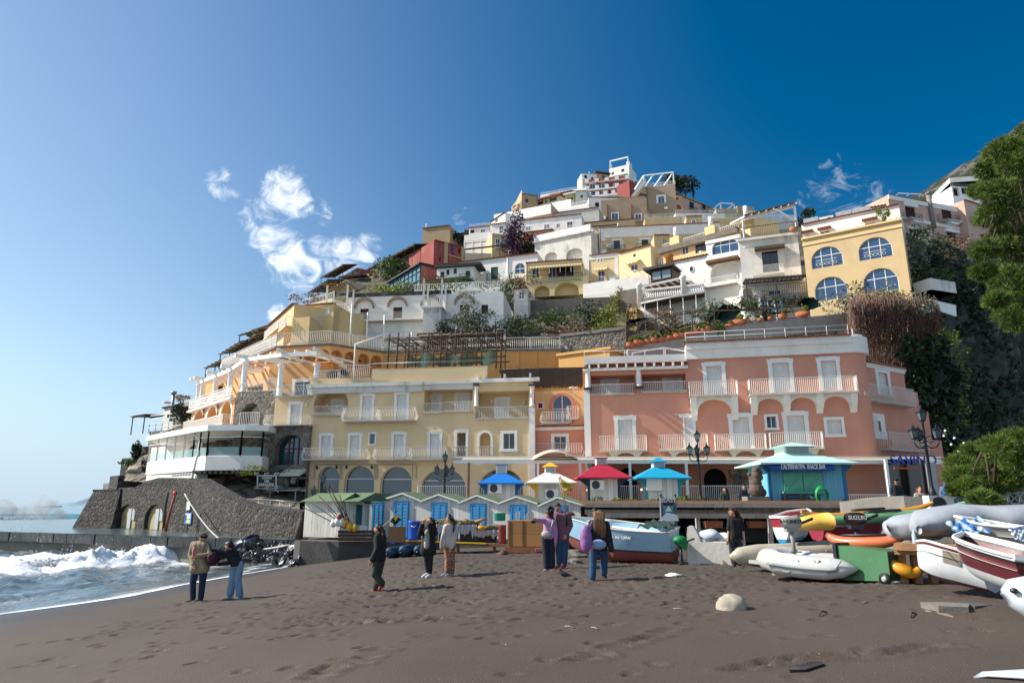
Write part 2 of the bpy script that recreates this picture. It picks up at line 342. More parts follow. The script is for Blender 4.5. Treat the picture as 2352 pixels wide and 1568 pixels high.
def np_mesh(name,X,Y,Z,mat,attrs=None,kind=None,keep=None):
 h,w=X.shape;V=np.stack([X,Y,Z],-1).reshape(-1,3)
 i,j=np.meshgrid(np.arange(h-1),np.arange(w-1),indexing='ij');a=i*w+j
 Fc=np.stack([a,a+1,a+w+1,a+w],-1).reshape(-1,4)
 if keep is not None:Fc=Fc[keep.ravel()]
 me=bpy.data.meshes.new(name);me.vertices.add(len(V));me.vertices.foreach_set('co',V.ravel())
 me.loops.add(len(Fc)*4);me.loops.foreach_set('vertex_index',Fc.ravel())
 me.polygons.add(len(Fc));me.polygons.foreach_set('loop_start',np.arange(len(Fc))*4);me.polygons.foreach_set('loop_total',np.full(len(Fc),4))
 me.polygons.foreach_set('use_smooth',np.ones(len(Fc),bool));me.update(calc_edges=True)
 for k,arr in(attrs or{}).items():
  at_=me.attributes.new(k,'FLOAT','POINT');at_.data.foreach_set('value',arr.ravel().astype(np.float32))
 me.materials.append(mat);o=bpy.data.objects.new(name,me);COL.objects.link(o)
 return tag(o,kind=kind)
def sand_mat():
 m,nt,P=nodes('dark_sand');N=nt.nodes;L=nt.links
 tc=N.new('ShaderNodeTexCoord')
 n1=N.new('ShaderNodeTexNoise');n1.inputs['Scale'].default_value=.35;n1.inputs['Detail'].default_value=5
 n2=N.new('ShaderNodeTexNoise');n2.inputs['Scale'].default_value=55;n2.inputs['Detail'].default_value=3
 n3=N.new('ShaderNodeTexVoronoi');n3.inputs['Scale'].default_value=38
 for n in(n1,n2,n3):L.new(tc.outputs['Object'],n.inputs['Vector'])
 r1=ramp(nt,[(.3,srgb('#443a31')),(.7,srgb('#50453b'))]);L.new(n1.outputs['Fac'],r1.inputs['Fac'])
 r2=ramp(nt,[(.25,(.55,)*3),(.5,(1,1,1)),(.75,(1.5,1.48,1.45))]);L.new(n2.outputs['Fac'],r2.inputs['Fac'])
 mu=N.new('ShaderNodeMixRGB');mu.blend_type='MULTIPLY';mu.inputs['Fac'].default_value=.55;L.new(r1.outputs[0],mu.inputs['Color1']);L.new(r2.outputs[0],mu.inputs['Color2'])
 aw=N.new('ShaderNodeAttribute');aw.attribute_name='wet'
 mw=N.new('ShaderNodeMixRGB');mw.blend_type='MULTIPLY';mw.inputs['Color2'].default_value=(.50,.52,.56,1)
 L.new(aw.outputs['Fac'],mw.inputs['Fac']);L.new(mu.outputs[0],mw.inputs['Color1'])
 sx=N.new('ShaderNodeSeparateColor');L.new(n3.outputs['Color'],sx.inputs[0])
 r3=ramp(nt,[(.975,(0,0,0)),(.985,(.6,)*3)]);L.new(sx.outputs[0],r3.inputs['Fac'])
 r3b=ramp(nt,[(.18,(1,1,1)),(.26,(0,0,0))]);L.new(n3.outputs['Distance'],r3b.inputs['Fac'])
 mm=N.new('ShaderNodeMath');mm.operation='MULTIPLY';L.new(r3.outputs[0],mm.inputs[0]);L.new(r3b.outputs[0],mm.inputs[1])
 mg=N.new('ShaderNodeMixRGB');mg.inputs['Color2'].default_value=(.5,.48,.45,1);L.new(mm.outputs[0],mg.inputs['Fac']);L.new(mw.outputs[0],mg.inputs['Color1'])
 L.new(mg.outputs[0],P.inputs['Base Color'])
 rr=N.new('ShaderNodeMapRange');rr.inputs[3].default_value=.75;rr.inputs[4].default_value=.28;L.new(aw.outputs['Fac'],rr.inputs[0]);L.new(rr.outputs[0],P.inputs['Roughness'])
 b=N.new('ShaderNodeBump');b.inputs['Strength'].default_value=.8;b.inputs['Distance'].default_value=.012;L.new(n2.outputs['Fac'],b.inputs['Height']);L.new(b.outputs[0],P.inputs['Normal'])
 return m
SAND=sand_mat()
def make_beach():
 xs=np.arange(-19,15.01,.055);ys=np.arange(4.5,33.01,.055)
 X,Y=np.meshgrid(xs,ys);
 cx=np.arange(-19.5,15.6,.5);cy=np.arange(4,33.6,.5);CX,CY=np.meshgrid(cx,cy);CZ=ground_np(CX,CY)
 gx=(X-cx[0])/.5;gy=(Y-cy[0])/.5;ix=gx.astype(int);iy=gy.astype(int);fx=gx-ix;fy=gy-iy
 Z=CZ[iy,ix]*(1-fx)*(1-fy)+CZ[iy,ix+1]*fx*(1-fy)+CZ[iy+1,ix]*(1-fx)*fy+CZ[iy+1,ix+1]*fx*fy
 d=X-shore_x(Y)
 tr=np.clip((d-3.5)/5,0,1)*np.clip((Y-7.5)/5,.12,1)
 patch=np.clip((vnoise(X,Y,.22,3)-.28)*2.2,0,1);tr=tr*(.35+.65*patch)
 Z+=(vnoise(X,Y,2.2,5)-.5)*.018*tr+(vnoise(X,Y,6.5,6)-.5)*.022*tr+(vnoise(X,Y,.8,8)-.5)*.035*np.clip(d/6,0,1)
 rs=np.random.RandomState(4);H=np.zeros_like(Z)
 for _ in range(7600):
  px=rs.uniform(-8,14.5);py=5+27*rs.rand()**.9;j=int((px+19)/.055);i=int((py-4.5)/.055)
  if not(8<i<Z.shape[0]-9 and 8<j<Z.shape[1]-9):continue
  if rs.rand()>tr[i,j]*1.15:continue
  a=rs.uniform(0,math.pi);sl=slice(i-6,i+7);sj=slice(j-6,j+7);dx=X[sl,sj]-px;dy=Y[sl,sj]-py
  u=(dx*math.cos(a)+dy*math.sin(a))/.115;w=(-dx*math.sin(a)+dy*math.cos(a))/.06;q=u*u+w*w
  H[sl,sj]+=-rs.uniform(.015,.06)*np.exp(-q**2)+.014*np.exp(-((np.sqrt(q)-1.5)/.35)**2)
 H=np.clip(H,-.075,.045)
 for(u0,v0,u1,v1,n)in((420,1385,700,1372,9),(660,1440,1160,1418,26),(880,1392,1200,1370,14),(1320,1520,1560,1440,12),(1700,1540,2200,1480,16),(720,1560,900,1480,8)):
  for k in range(n):
   p=ong(u0+(u1-u0)*k/n+rs.uniform(-6,6),v0+(v1-v0)*k/n+rs.uniform(-6,6));j=int((p.x+19)/.055);i=int((p.y-4.5)/.055)
   if 8<i<Z.shape[0]-9 and 8<j<Z.shape[1]-9:
    sl=slice(i-5,i+6);sj=slice(j-5,j+6);q=((X[sl,sj]-p.x)/.16)**2+((Y[sl,sj]-p.y)/.08)**2
    H[sl,sj]+=-.05*np.exp(-q**1.5)+.022*np.exp(-((np.sqrt(q)-1.5)/.35)**2)
 Z+=H
 wet=np.clip(1-(d-.05)/(2.4+2.0*np.clip((20-Y)/10,0,1)),0,1)**.8*.85
 np_mesh('beach',X,Y,Z,SAND,{'wet':wet},'structure')
 xs=np.concatenate([np.arange(-300,-60,20),np.arange(-60,60,2.),np.arange(60,320,20)]);ys=np.concatenate([np.arange(-120,-20,10),np.arange(-20,50,2.)])
 X,Y=np.meshgrid(xs,ys);Z=ground_np(np.clip(X,-60,45),np.clip(Y,-8,48))-.0
 ins=(X>-18.2)&(X<14.2)&(Y>5.2)&(Y<32.4);Z=np.where(ins,Z-.5,Z)
 o=np_mesh('ground',X,Y,Z-.02,SAND,{'wet':np.clip(-(X-shore_x(Y))/3,0,1)},'structure')
make_beach()
# ---- sea
def water_mat(name,deep,shallow,foam_on=True):
 m,nt,P=nodes(name);N=nt.nodes;L=nt.links
 tc=N.new('ShaderNodeTexCoord')
 mp=N.new('ShaderNodeMapping');mp.inputs['Scale'].default_value=(1.6,.45,1);mp.inputs['Rotation'].default_value=(0,0,R(8));L.new(tc.outputs['Object'],mp.inputs[0])
 n1=N.new('ShaderNodeTexNoise');n1.inputs['Scale'].default_value=.9;n1.inputs['Detail'].default_value=9;n1.inputs['Roughness'].default_value=.68;n1.inputs['Distortion'].default_value=1.4
 L.new(mp.outputs[0],n1.inputs['Vector'])
 v=N.new('ShaderNodeTexVoronoi');v.feature='DISTANCE_TO_EDGE';v.inputs['Scale'].default_value=2.6
 L.new(n1.outputs['Color'],v.inputs['Vector'])
 v3=N.new('ShaderNodeTexNoise');v3.inputs['Scale'].default_value=9;v3.inputs['Detail'].default_value=6;v3.inputs['Roughness'].default_value=.7;L.new(tc.outputs['Object'],v3.inputs['Vector'])
 af=N.new('ShaderNodeAttribute');af.attribute_name='foam'
 s1=N.new('ShaderNodeMath');s1.operation='MULTIPLY_ADD';s1.inputs[1].default_value=.55;L.new(n1.outputs['Fac'],s1.inputs[0])
 s0=N.new('ShaderNodeMath');s0.operation='MULTIPLY';s0.inputs[1].default_value=.45;L.new(v3.outputs['Fac'],s0.inputs[0]);L.new(s0.outputs[0],s1.inputs[2])
 ad=N.new('ShaderNodeMath');ad.operation='ADD';L.new(s1.outputs[0],ad.inputs[0]);L.new(af.outputs['Fac'],ad.inputs[1])
 mr=N.new('ShaderNodeMapRange');mr.interpolation_type='SMOOTHSTEP';mr.inputs[1].default_value=.76;mr.inputs[2].default_value=1.04;L.new(ad.outputs[0],mr.inputs[0])
 mx=N.new('ShaderNodeMixRGB');mx.inputs['Color1'].default_value=(*srgb(deep),1);mx.inputs['Color2'].default_value=(.86,.89,.92,1)
 n4=N.new('ShaderNodeTexNoise');n4.inputs['Scale'].default_value=.05;L.new(tc.outputs['Object'],n4.inputs['Vector'])
 cm=N.new('ShaderNodeMixRGB');cm.inputs['Color1'].default_value=(*srgb(deep),1);cm.inputs['Color2'].default_value=(*srgb(shallow),1);L.new(n4.outputs['Fac'],cm.inputs['Fac'])
 L.new(cm.outputs[0],mx.inputs['Color1']);L.new(mr.outputs[0],mx.inputs['Fac']);L.new(mx.outputs[0],P.inputs['Base Color'])
 rr=N.new('ShaderNodeMapRange');rr.inputs[3].default_value=.14;rr.inputs[4].default_value=.7;L.new(mr.outputs[0],rr.inputs[0]);L.new(rr.outputs[0],P.inputs['Roughness'])
 n5=N.new('ShaderNodeTexNoise');n5.inputs['Scale'].default_value=3.0;n5.inputs['Detail'].default_value=6;L.new(mp.outputs[0],n5.inputs['Vector'])
 bb=N.new('ShaderNodeMath');bb.operation='ADD';L.new(n5.outputs['Fac'],bb.inputs[0]);L.new(mr.outputs[0],bb.inputs[1])
 b=N.new('ShaderNodeBump');b.inputs['Strength'].default_value=.55;b.inputs['Distance'].default_value=.10;L.new(bb.outputs[0],b.inputs['Height']);L.new(b.outputs[0],P.inputs['Normal'])
 return m
WATER_NEAR=water_mat('shore_water','#4d5a60','#5f6d70')
WATER_FAR=water_mat('open_sea','#1f6470','#2f8286')
def foam_mat():
 m,nt,P=nodes('white_foam');N=nt.nodes;L=nt.links
 tc=N.new('ShaderNodeTexCoord');n=N.new('ShaderNodeTexNoise');n.inputs['Scale'].default_value=2.5;n.inputs['Detail'].default_value=8;n.inputs['Roughness'].default_value=.7;L.new(tc.outputs['Object'],n.inputs['Vector'])
 r=ramp(nt,[(.3,(.45,.50,.53)),(.55,(.80,.83,.86)),(.8,(.9,.92,.94))]);L.new(n.outputs['Fac'],r.inputs['Fac']);L.new(r.outputs[0],P.inputs['Base Color'])
 P.inputs['Roughness'].default_value=.75
 tr=N.new('ShaderNodeBsdfTranslucent');ms=N.new('ShaderNodeMixShader');ms.inputs[0].default_value=.45;L.new(r.outputs[0],tr.inputs[0]);L.new(P.outputs[0],ms.inputs[1]);L.new(tr.outputs[0],ms.inputs[2]);L.new(ms.outputs[0],N['Material Output'].inputs[0])
 b=N.new('ShaderNodeBump');b.inputs['Strength'].default_value=1;b.inputs['Distance'].default_value=.15;L.new(n.outputs['Fac'],b.inputs['Height']);L.new(b.outputs[0],P.inputs['Normal'])
 return m
FOAM=foam_mat()
JF0=at(672,1242,38.2);JF1=at(0,1221,51.0);JETTY_Z=EYE-1.8
def make_water():
 ys=np.concatenate([np.arange(6,34,.12),np.arange(34,58,.3)]);t=np.concatenate([np.arange(0,12,.12),np.arange(12,30,.35),np.arange(30,70,1.5)])
 T,Y=np.meshgrid(t,ys);X=shore_x(Y)-T
 g=ground_np(X,Y)
 crest=7.5+(44-Y)*.55;crest=np.maximum(crest,5.5)
 w=np.exp(-((T-crest)/1.4)**2);w2=np.exp(-((T-crest-5.5)/2.0)**2)
 swell=.14*np.sin(T*.8+Y*.15)+.08*np.sin(T*1.9-Y*.5)
 ch=(vnoise(X,Y,1.1,11)-.5)*.22+(vnoise(X,Y,3.1,12)-.5)*.10
 far=np.clip((T-3)/4,0,1)
 sea=SEA+.22+(swell+ch)*far+w*(.42+.6*(vnoise(X,Y,.5,13)-.4))*np.clip((Y-16)/10,0,1)+w2*.5+w*((vnoise(X,Y,2.3,21)-.5)*.55+(vnoise(X,Y,5.5,22)-.5)*.35)
 film=g+.015+.05*np.clip(T/1.5,0,1)+.02*(vnoise(X,Y,2.0,15)-.5)*np.clip(T,0,1)
 Z=np.maximum(film,sea)
 edge=np.exp(-(T/.16)**2)*.6
 lace=.16+.20*np.clip(1-T/8,0,1)+.12*np.sin(T*2.1+Y*.25+3*vnoise(X,Y,.3,16))*np.exp(-T/9)
 nearb=np.clip(w*1.3+np.exp(-np.clip(crest-T,0,99)/2.6)*(T<crest)*.55+w2*.7,0,1)*.75
 foam=np.clip(edge+lace+nearb,0,1)
 foam=foam+.12*np.clip((26-Y)/12,0,1)*np.clip(T-1.2,0,1)
 np_mesh('shore_water',X,Y,Z,WATER_NEAR,{'foam':foam},'structure')
 r=np.concatenate([np.array([30,60,90,120,160,200,260,330,420,550,750,1000,1500,2500,5000,10000,25000.])]);th=np.linspace(R(-75),R(-12),90)
 Rr,Th=np.meshgrid(r,th);X=Rr*np.sin(Th);Y=Rr*np.cos(Th)
 Z=np.full_like(X,-.12)
 np_mesh('sea',X,Y,Z,WATER_FAR,{'foam':np.where(Rr<900,.06,0.0)},'structure')
 for k,(yy,x0,x1,h)in enumerate(((128,-175,-60,.8),(185,-260,-70,1.0),(255,-360,-110,.9))):
  xs=np.linspace(x0,x1,160);cs=np.linspace(-6,6,16);C,Xg=np.meshgrid(cs,xs)
  amp=h*np.exp(-(C/2.2)**2)*(.4+.9*vnoise(Xg,C*0,.06,30+k))
  np_mesh('sea_swell',Xg,yy+C+3*np.sin(Xg*.03),-.13+amp,WATER_FAR,{'foam':np.clip(amp*.30,0,.5)},'structure')
make_water()
def foam_ridge(name,pts,label,seed=0,spray=200,ssz=.05,rise=1.5):
 """torn white water: lumpy ridge plus droplets thrown above it"""
 r=random.Random(seed);mb=MB();n=0
 for i in range(len(pts)-1):
  (a,ha),(b,hb)=pts[i],pts[i+1];a=Vector(a);b=Vector(b);m=max(2,int((b-a).length/(.12*rise)))
  for k in range(m):
   t=k/m;c=a.lerp(b,t);h=(ha+(hb-ha)*t)*(.55+.75*r.random())
   for q in range(9):
    rr=(.04+.12*r.random()**2)*rise
    p=c+Vector((r.gauss(0,.35)*rise,r.gauss(0,.35)*rise,h*r.random()**1.5*.45))
    mb.ball(p,(rr*1.3,rr,rr*.75),0,6)
 for i in range(spray):
  j=r.randrange(len(pts)-1);(a,ha),(b,hb)=pts[j],pts[j+1];t=r.random();c=Vector(a).lerp(Vector(b),t);h=ha+(hb-ha)*t
  s=ssz*(.4+1.2*r.random());p=c+Vector((r.gauss(0,.6)*rise,r.gauss(0,.6)*rise,h*(.7+abs(r.gauss(0,.35)))))
  mb.ball(p,s,0,4)
 return mb.bd(name,FOAM,label=label,kind='stuff')
cr=[]
for y in np.arange(22,45,.8):
 T=max(7.5+(44-y)*.55,5.5);x=float(shore_x(y))-T;cr.append(((x,y,.42),.2+.45*min(1,(y-20)/14)*(.6+.6*rng.random())))
foam_ridge('breaking_wave',cr,'white breaking wave crest rolling in before the quay',1,260,.022,.8)
cr=[((p.x,p.y,.1),h)for(p,h)in((at(-30,1205,60),1.2),(at(30,1240,52),1.0),(at(60,1235,51),1.3),(at(110,1262,49.5),.5))]
foam_ridge('foam_burst',cr,'white water bursting at the outer end of the quay',2,260,.03,1.0)
pl_=[(at(-60,1188,150),4.5),(at(-10,1188,150),3.8),(at(40,1188,149),3.2),(at(80,1188,148),4.2),(at(98,1188,148),2.6),(at(122,1189,147),.6)]
foam_ridge('foam_burst',[((p.x,p.y,0),h*.5)for p,h in pl_],'white surf breaking far offshore at the left',3,300,.06,2.2)
mb=MB();r_=random.Random(5)
for i in range(len(pl_)-1):
 for k in range(4):
  p=pl_[i][0].lerp(pl_[i+1][0],k/4);h=pl_[i][1]*r_.uniform(.6,1.1);mb.ball((p.x,p.y,h*.35),(r_.uniform(2.5,5),2.5,h),0,12)
m,nt,P=nodes('spray_mist');N=nt.nodes;L=nt.links;N.remove(P);pv=N.new('ShaderNodeVolumePrincipled');pv.inputs['Color'].default_value=(.95,.97,1,1);tc=N.new('ShaderNodeTexCoord');n=N.new('ShaderNodeTexNoise');n.inputs['Scale'].default_value=.5;n.inputs['Detail'].default_value=5;L.new(tc.outputs['Object'],n.inputs['Vector'])
mr=N.new('ShaderNodeMapRange');mr.inputs[1].default_value=.42;mr.inputs[2].default_value=.7;mr.inputs[4].default_value=.55;L.new(n.outputs['Fac'],mr.inputs[0]);L.new(mr.outputs[0],pv.inputs['Density']);L.new(pv.outputs[0],N['Material Output'].inputs['Volume'])
remesh_=mb.bd('spray_cloud',m,label='tall cloud of spray over the breaking swell offshore',kind='stuff');q_=remesh_.modifiers.new('r','REMESH');q_.mode='VOXEL';q_.voxel_size=.5
WET=sf('wet_quay_stone','#3a3b3b',.22,.35,.8,.5,5,.5,(.55,.58,.60))
def make_quay():
 mb=MB();d=(JF1-JF0);d.z=0;d.normalize();z=JETTY_Z
 f=[Vector((JF0.x,JF0.y,z))-d*3,Vector((JF0.x,JF0.y,z)),Vector((JF1.x,JF1.y,z)),Vector((JF1.x,JF1.y,z))+d*45]
 back=[Vector((-75,100,z)),Vector((-48,86,z)),Vector((-30,70,z)),Vector((-8,52,z)),Vector((-6,40,z))]
 poly=f+back;mb.pm_([p for p in poly],(0,0,-4),0)
 L=(f[3]-f[0]).length;nrm=Vector((d.y,-d.x,0));nrm=nrm if nrm.y<0 else-nrm;s=0;r=random.Random(3)
 while s<L-2:
  w=r.uniform(1.1,2.0);c=f[0]+d*(s+w/2)+nrm*(.02+r.random()*.05)+Vector((0,0,-.26+r.random()*.03))
  mb.obox(c,d*(w/2-.03),nrm*.32,Vector((0,0,.30)),1);s+=w
 mb.bd('quay',[CONC,sf('wet_capping_stone','#2b2d2e',.25,.4,1.5,.6,8)],kind='structure')
 mb=MB();zz=z+.05;q=[p+(Vector((0,0,.05))+nrm*.1 if i<4 else Vector((0,0,.05)))for i,p in enumerate(poly)]
 P=[]
 for i in range(60):
  a=f[0]+d*(L*i/59);row=[]
  for j in range(26):row.append(a+nrm*.2+(-nrm)*(j*1.35)+Vector((0,0,.06+.02*r.random())))
  P.append(row)
 gdm(mb,P);o=mb.bd('quay_wash',WATER_NEAR,kind='structure')
 a_=o.data.attributes.new('foam','FLOAT','POINT')
 vals=[.02+.22*max(0,(i-22)/38)+.06*(j<1)for i in range(60)for j in range(26)];a_.data.foreach_set('value',vals)
make_quay()
mb=MB();P=[]
for i in range(30):
 t=i/29;row=[]
 for j in range(6):
  s=j/5;h=60*max(0,math.sin(math.pi*min(1,t*1.15)))**.7*(1+.2*math.sin(t*19))*(1-s*.9)if t<.87 else 5*(1-s)
  row.append(Vector((-3500+t*900*.55-90+0,5600-s*300,h)))
 P.append(row)
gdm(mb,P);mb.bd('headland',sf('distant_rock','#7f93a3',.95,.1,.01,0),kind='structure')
# ---- the hillside
ROCK=stm('hill_rock',['#4d473e','#6b6458','#3a352d','#7a7468'],.9,(.04,.035,.03),1.0,.12,.25)
SCRUB=flg('scrub_leaves','#10180b','#3b4a22',.7,.6)
def loft(name,rows,mat,sub=5,amp=.8,kind='structure',seed=0,sc=.25):
 """surface through rows of (u, v, Y) survey points, roughened"""
 R3=[[at(*p)for p in r]for r in rows];n=max(len(r)for r in R3)*sub
 def res(r):
  L=[0]
  for a,b in zip(r,r[1:]):L.append(L[-1]+(b-a).length)
  out=[]
  for i in range(n):
   s=L[-1]*i/(n-1);k=max(j for j in range(len(L))if L[j]<=s+1e-9);k=min(k,len(r)-2)
   out.append(r[k].lerp(r[k+1],(s-L[k])/max(1e-9,L[k+1]-L[k])))
  return out
 R3=[res(r)for r in R3];P=[]
 for a,b in zip(R3,R3[1:]):
  for k in range(sub):P.append([x.lerp(y,k/sub)for x,y in zip(a,b)])
 P.append(R3[-1]);Q=[]
 for row in P:
  q=[]
  for p in row:
   d=mn.fractal(p*sc+Vector((seed,0,0)),1,2,4)*amp;d2=mn.fractal(p*sc+Vector((9,seed,3)),1,2,4)*amp
   q.append(p+Vector((d2*.6,-d,d*.4)))
  Q.append(q)
 mb=MB();gdm(mb,Q);return mb.bd(name,mat,kind=kind)
def veg_rock(name,g1,g2,rk,sc):
 m,nt,P=nodes(name);N=nt.nodes;L=nt.links;tc=N.new('ShaderNodeTexCoord')
 n=N.new('ShaderNodeTexNoise');n.inputs['Scale'].default_value=sc;n.inputs['Detail'].default_value=9;n.inputs['Roughness'].default_value=.7;L.new(tc.outputs['Object'],n.inputs['Vector'])
 n2=N.new('ShaderNodeTexNoise');n2.inputs['Scale'].default_value=sc*7;n2.inputs['Detail'].default_value=6;n2.inputs['Roughness'].default_value=.75;L.new(tc.outputs['Object'],n2.inputs['Vector'])
 r1=ramp(nt,[(.35,srgb(g1)),(.65,srgb(g2))]);L.new(n2.outputs['Fac'],r1.inputs['Fac'])
 r2=ramp(nt,[(.52,(0,0,0)),(.60,(1,1,1))]);L.new(n.outputs['Fac'],r2.inputs['Fac'])
 mx=N.new('ShaderNodeMixRGB');mx.inputs['Color2'].default_value=(*srgb(rk),1);L.new(r2.outputs[0],mx.inputs['Fac']);L.new(r1.outputs[0],mx.inputs['Color1'])
 L.new(mx.outputs[0],P.inputs['Base Color']);P.inputs['Roughness'].default_value=.95
 b=N.new('ShaderNodeBump');b.inputs['Strength'].default_value=1;b.inputs['Distance'].default_value=1.2/sc*.05;L.new(n2.outputs['Fac'],b.inputs['Height']);L.new(b.outputs[0],P.inputs['Normal'])
 return m
HILLM=veg_rock('hill_scrub','#2c2f1c','#5a5640','#77705f',.25)
hill=[[(230,1215,78),(420,1215,72),(700,1200,66),(1000,1180,66),(1500,1180,62),(2000,1180,60),(2170,1180,62)],[(330,1060,84),(440,1000,80),(700,960,74),(1000,950,70),(1500,930,64),(2000,930,62),(2150,930,66)],[(450,940,92),(560,860,86),(720,820,82),(1000,850,74),(1400,850,70),(1900,830,64),(2090,830,70)],[(560,830,105),(650,770,98),(800,760,92),(1100,770,88),(1400,770,80),(1900,770,76),(2080,740,80)],[(660,740,125),(760,690,118),(900,680,112),(1150,700,100),(1450,700,96),(1850,690,90),(2080,640,92)],[(770,660,150),(880,600,150),(1000,590,145),(1200,620,130),(1500,640,120),(1850,620,112),(2080,560,115)],[(880,620,180),(980,560,175),(1100,550,170),(1300,560,165),(1550,560,155),(1850,550,140),(2080,520,150)],[(1000,560,215),(1100,530,210),(1200,500,205),(1350,500,210),(1600,500,205),(1800,515,190),(2080,500,180)],[(1120,520,260),(1200,480,250),(1300,455,260),(1400,440,270),(1560,450,260),(1700,500,250),(1900,520,230)],[(1200,510,320),(1300,460,330),(1400,425,330),(1500,425,340),(1600,460,340),(1700,510,330),(1850,540,320)]]
loft('hillside',hill,HILLM,4,1.2)
cliff=[[(2085,1190,60),(2150,1190,66),(2230,1190,80),(2330,1190,95),(2500,1180,110)],[(2085,1000,60),(2170,1000,68),(2250,1010,84),(2340,1010,98),(2520,1000,115)],[(2070,860,62),(2160,850,72),(2250,880,90),(2340,900,105),(2540,850,120)],[(2060,760,64),(2150,730,78),(2250,760,98),(2340,780,115),(2560,700,130)],[(2050,690,68),(2130,640,84),(2230,640,105),(2340,650,125),(2560,600,140)],[(2070,590,92),(2120,570,95),(2230,560,120),(2340,560,140),(2560,500,155)]]
loft('cliff',cliff,veg_rock('gorge_scrub','#12170c','#2b3018','#4d463a',.12),8,2.2,seed=4,sc=.14)
mount=[[(1950,640,500),(2100,620,480),(2250,600,460),(2400,560,440),(2600,500,420)],[(2020,520,620),(2120,500,600),(2250,470,580),(2400,430,560),(2600,360,540)],[(2050,462,700),(2130,432,690),(2200,388,680),(2270,338,670),(2352,280,660),(2600,160,640)],[(2070,520,800),(2150,500,800),(2250,460,800),(2400,420,800),(2650,330,800)]]
loft('mountain',mount,veg_rock('mountain_scrub','#181d12','#333a28','#5d5c55',.05),12,14,seed=2,sc=.018)
# ---- facades
TL={'a':(689,488,.2441),'b':(1091,344.5,.2441),'c':(1378,430.6,.2380),'d':(1780,373.2,.2563),'e':(195.2,574.2,.2588),'f':(195.2,861.3,.2564),'g':(677.6,832.6,.2930),'p':(1286.2,735,.2856),'o':(0,0,1)}
def px(t,x,y):a,b,c=TL[t];return a+x*c,b+y*c
class Fac:
 """a vertical wall plane surveyed from its top edge; s runs left to right, d outward"""
 def __init__(s,t,xl,ytl,xr,ytr,yb,Y,Yr=None,zb=None):
  s.t=t;ul,vl=px(t,xl,ytl);ur,vr=px(t,xr,ytr if ytr is not None else ytl)
  A=at(ul,vl,Y);s.z1=A.z
  if Yr is None:Yr=(A.z-EYE)/kz(vr)
  B=at(ur,vr,Yr);s.A=Vector((A.x,A.y,0));D=Vector((B.x-A.x,B.y-A.y,0));s.w=D.length;s.d=D/s.w;s.n=Vector((s.d.y,-s.d.x,0))
  s.z0=zb if zb is not None else EYE+kz(px(t,xl,yb)[1])*Y
  s.Y=Y
 def uv(s,x,y):
  u,v=px(s.t,x,y);r=ray(u,v);o=Vector((0,0,EYE));k=(s.A-o).dot(s.n)/r.dot(s.n);p=o+r*k
  return(p-s.A).dot(s.d),p.z
 def rect(s,x0,y0,x1,y1):
  xm=(x0+x1)/2;ym=(y0+y1)/2
  return s.uv(x0,ym)[0],s.uv(x1,ym)[0],s.uv(xm,y1)[1],s.uv(xm,y0)[1]
 def P(s,a,z,d=0):q=s.A+s.d*a+s.n*d;return Vector((q.x,q.y,z))
 def base(s,depth=0):return s.P(s.w/2,s.z0,-depth/2)
 def sub(s,a0,a1,d=0,z0=None,z1=None):
  f=Fac.__new__(Fac);f.t=s.t;f.A=s.A+s.d*a0+s.n*d;f.w=a1-a0;f.d=s.d;f.n=s.n;f.z0=s.z0 if z0 is None else z0;f.z1=s.z1 if z1 is None else z1;f.Y=s.Y;return f
def fb__(mb,F,s0,s1,z0,z1,d0,d1,m=0):
 c=F.P((s0+s1)/2,(z0+z1)/2,(d0+d1)/2);mb.obox(c,F.d*(s1-s0)/2,F.n*(d1-d0)/2,Vector((0,0,(z1-z0)/2)),m)
def arch_pts(s0,s1,z0,z1,n=10,flat=None):
 """outline of an arched opening: up the left jamb, over, down the right"""
 w=(s1-s0)/2;h=min(w,(z1-z0)*.62)if flat is None else flat;c=(s0+s1)/2
 pts=[(s0,z0)]
 for i in range(n+1):
  t=math.pi*(1-i/n);pts.append((c+w*math.cos(t),z1-h+h*math.sin(t)))
 pts.append((s1,z0));return pts
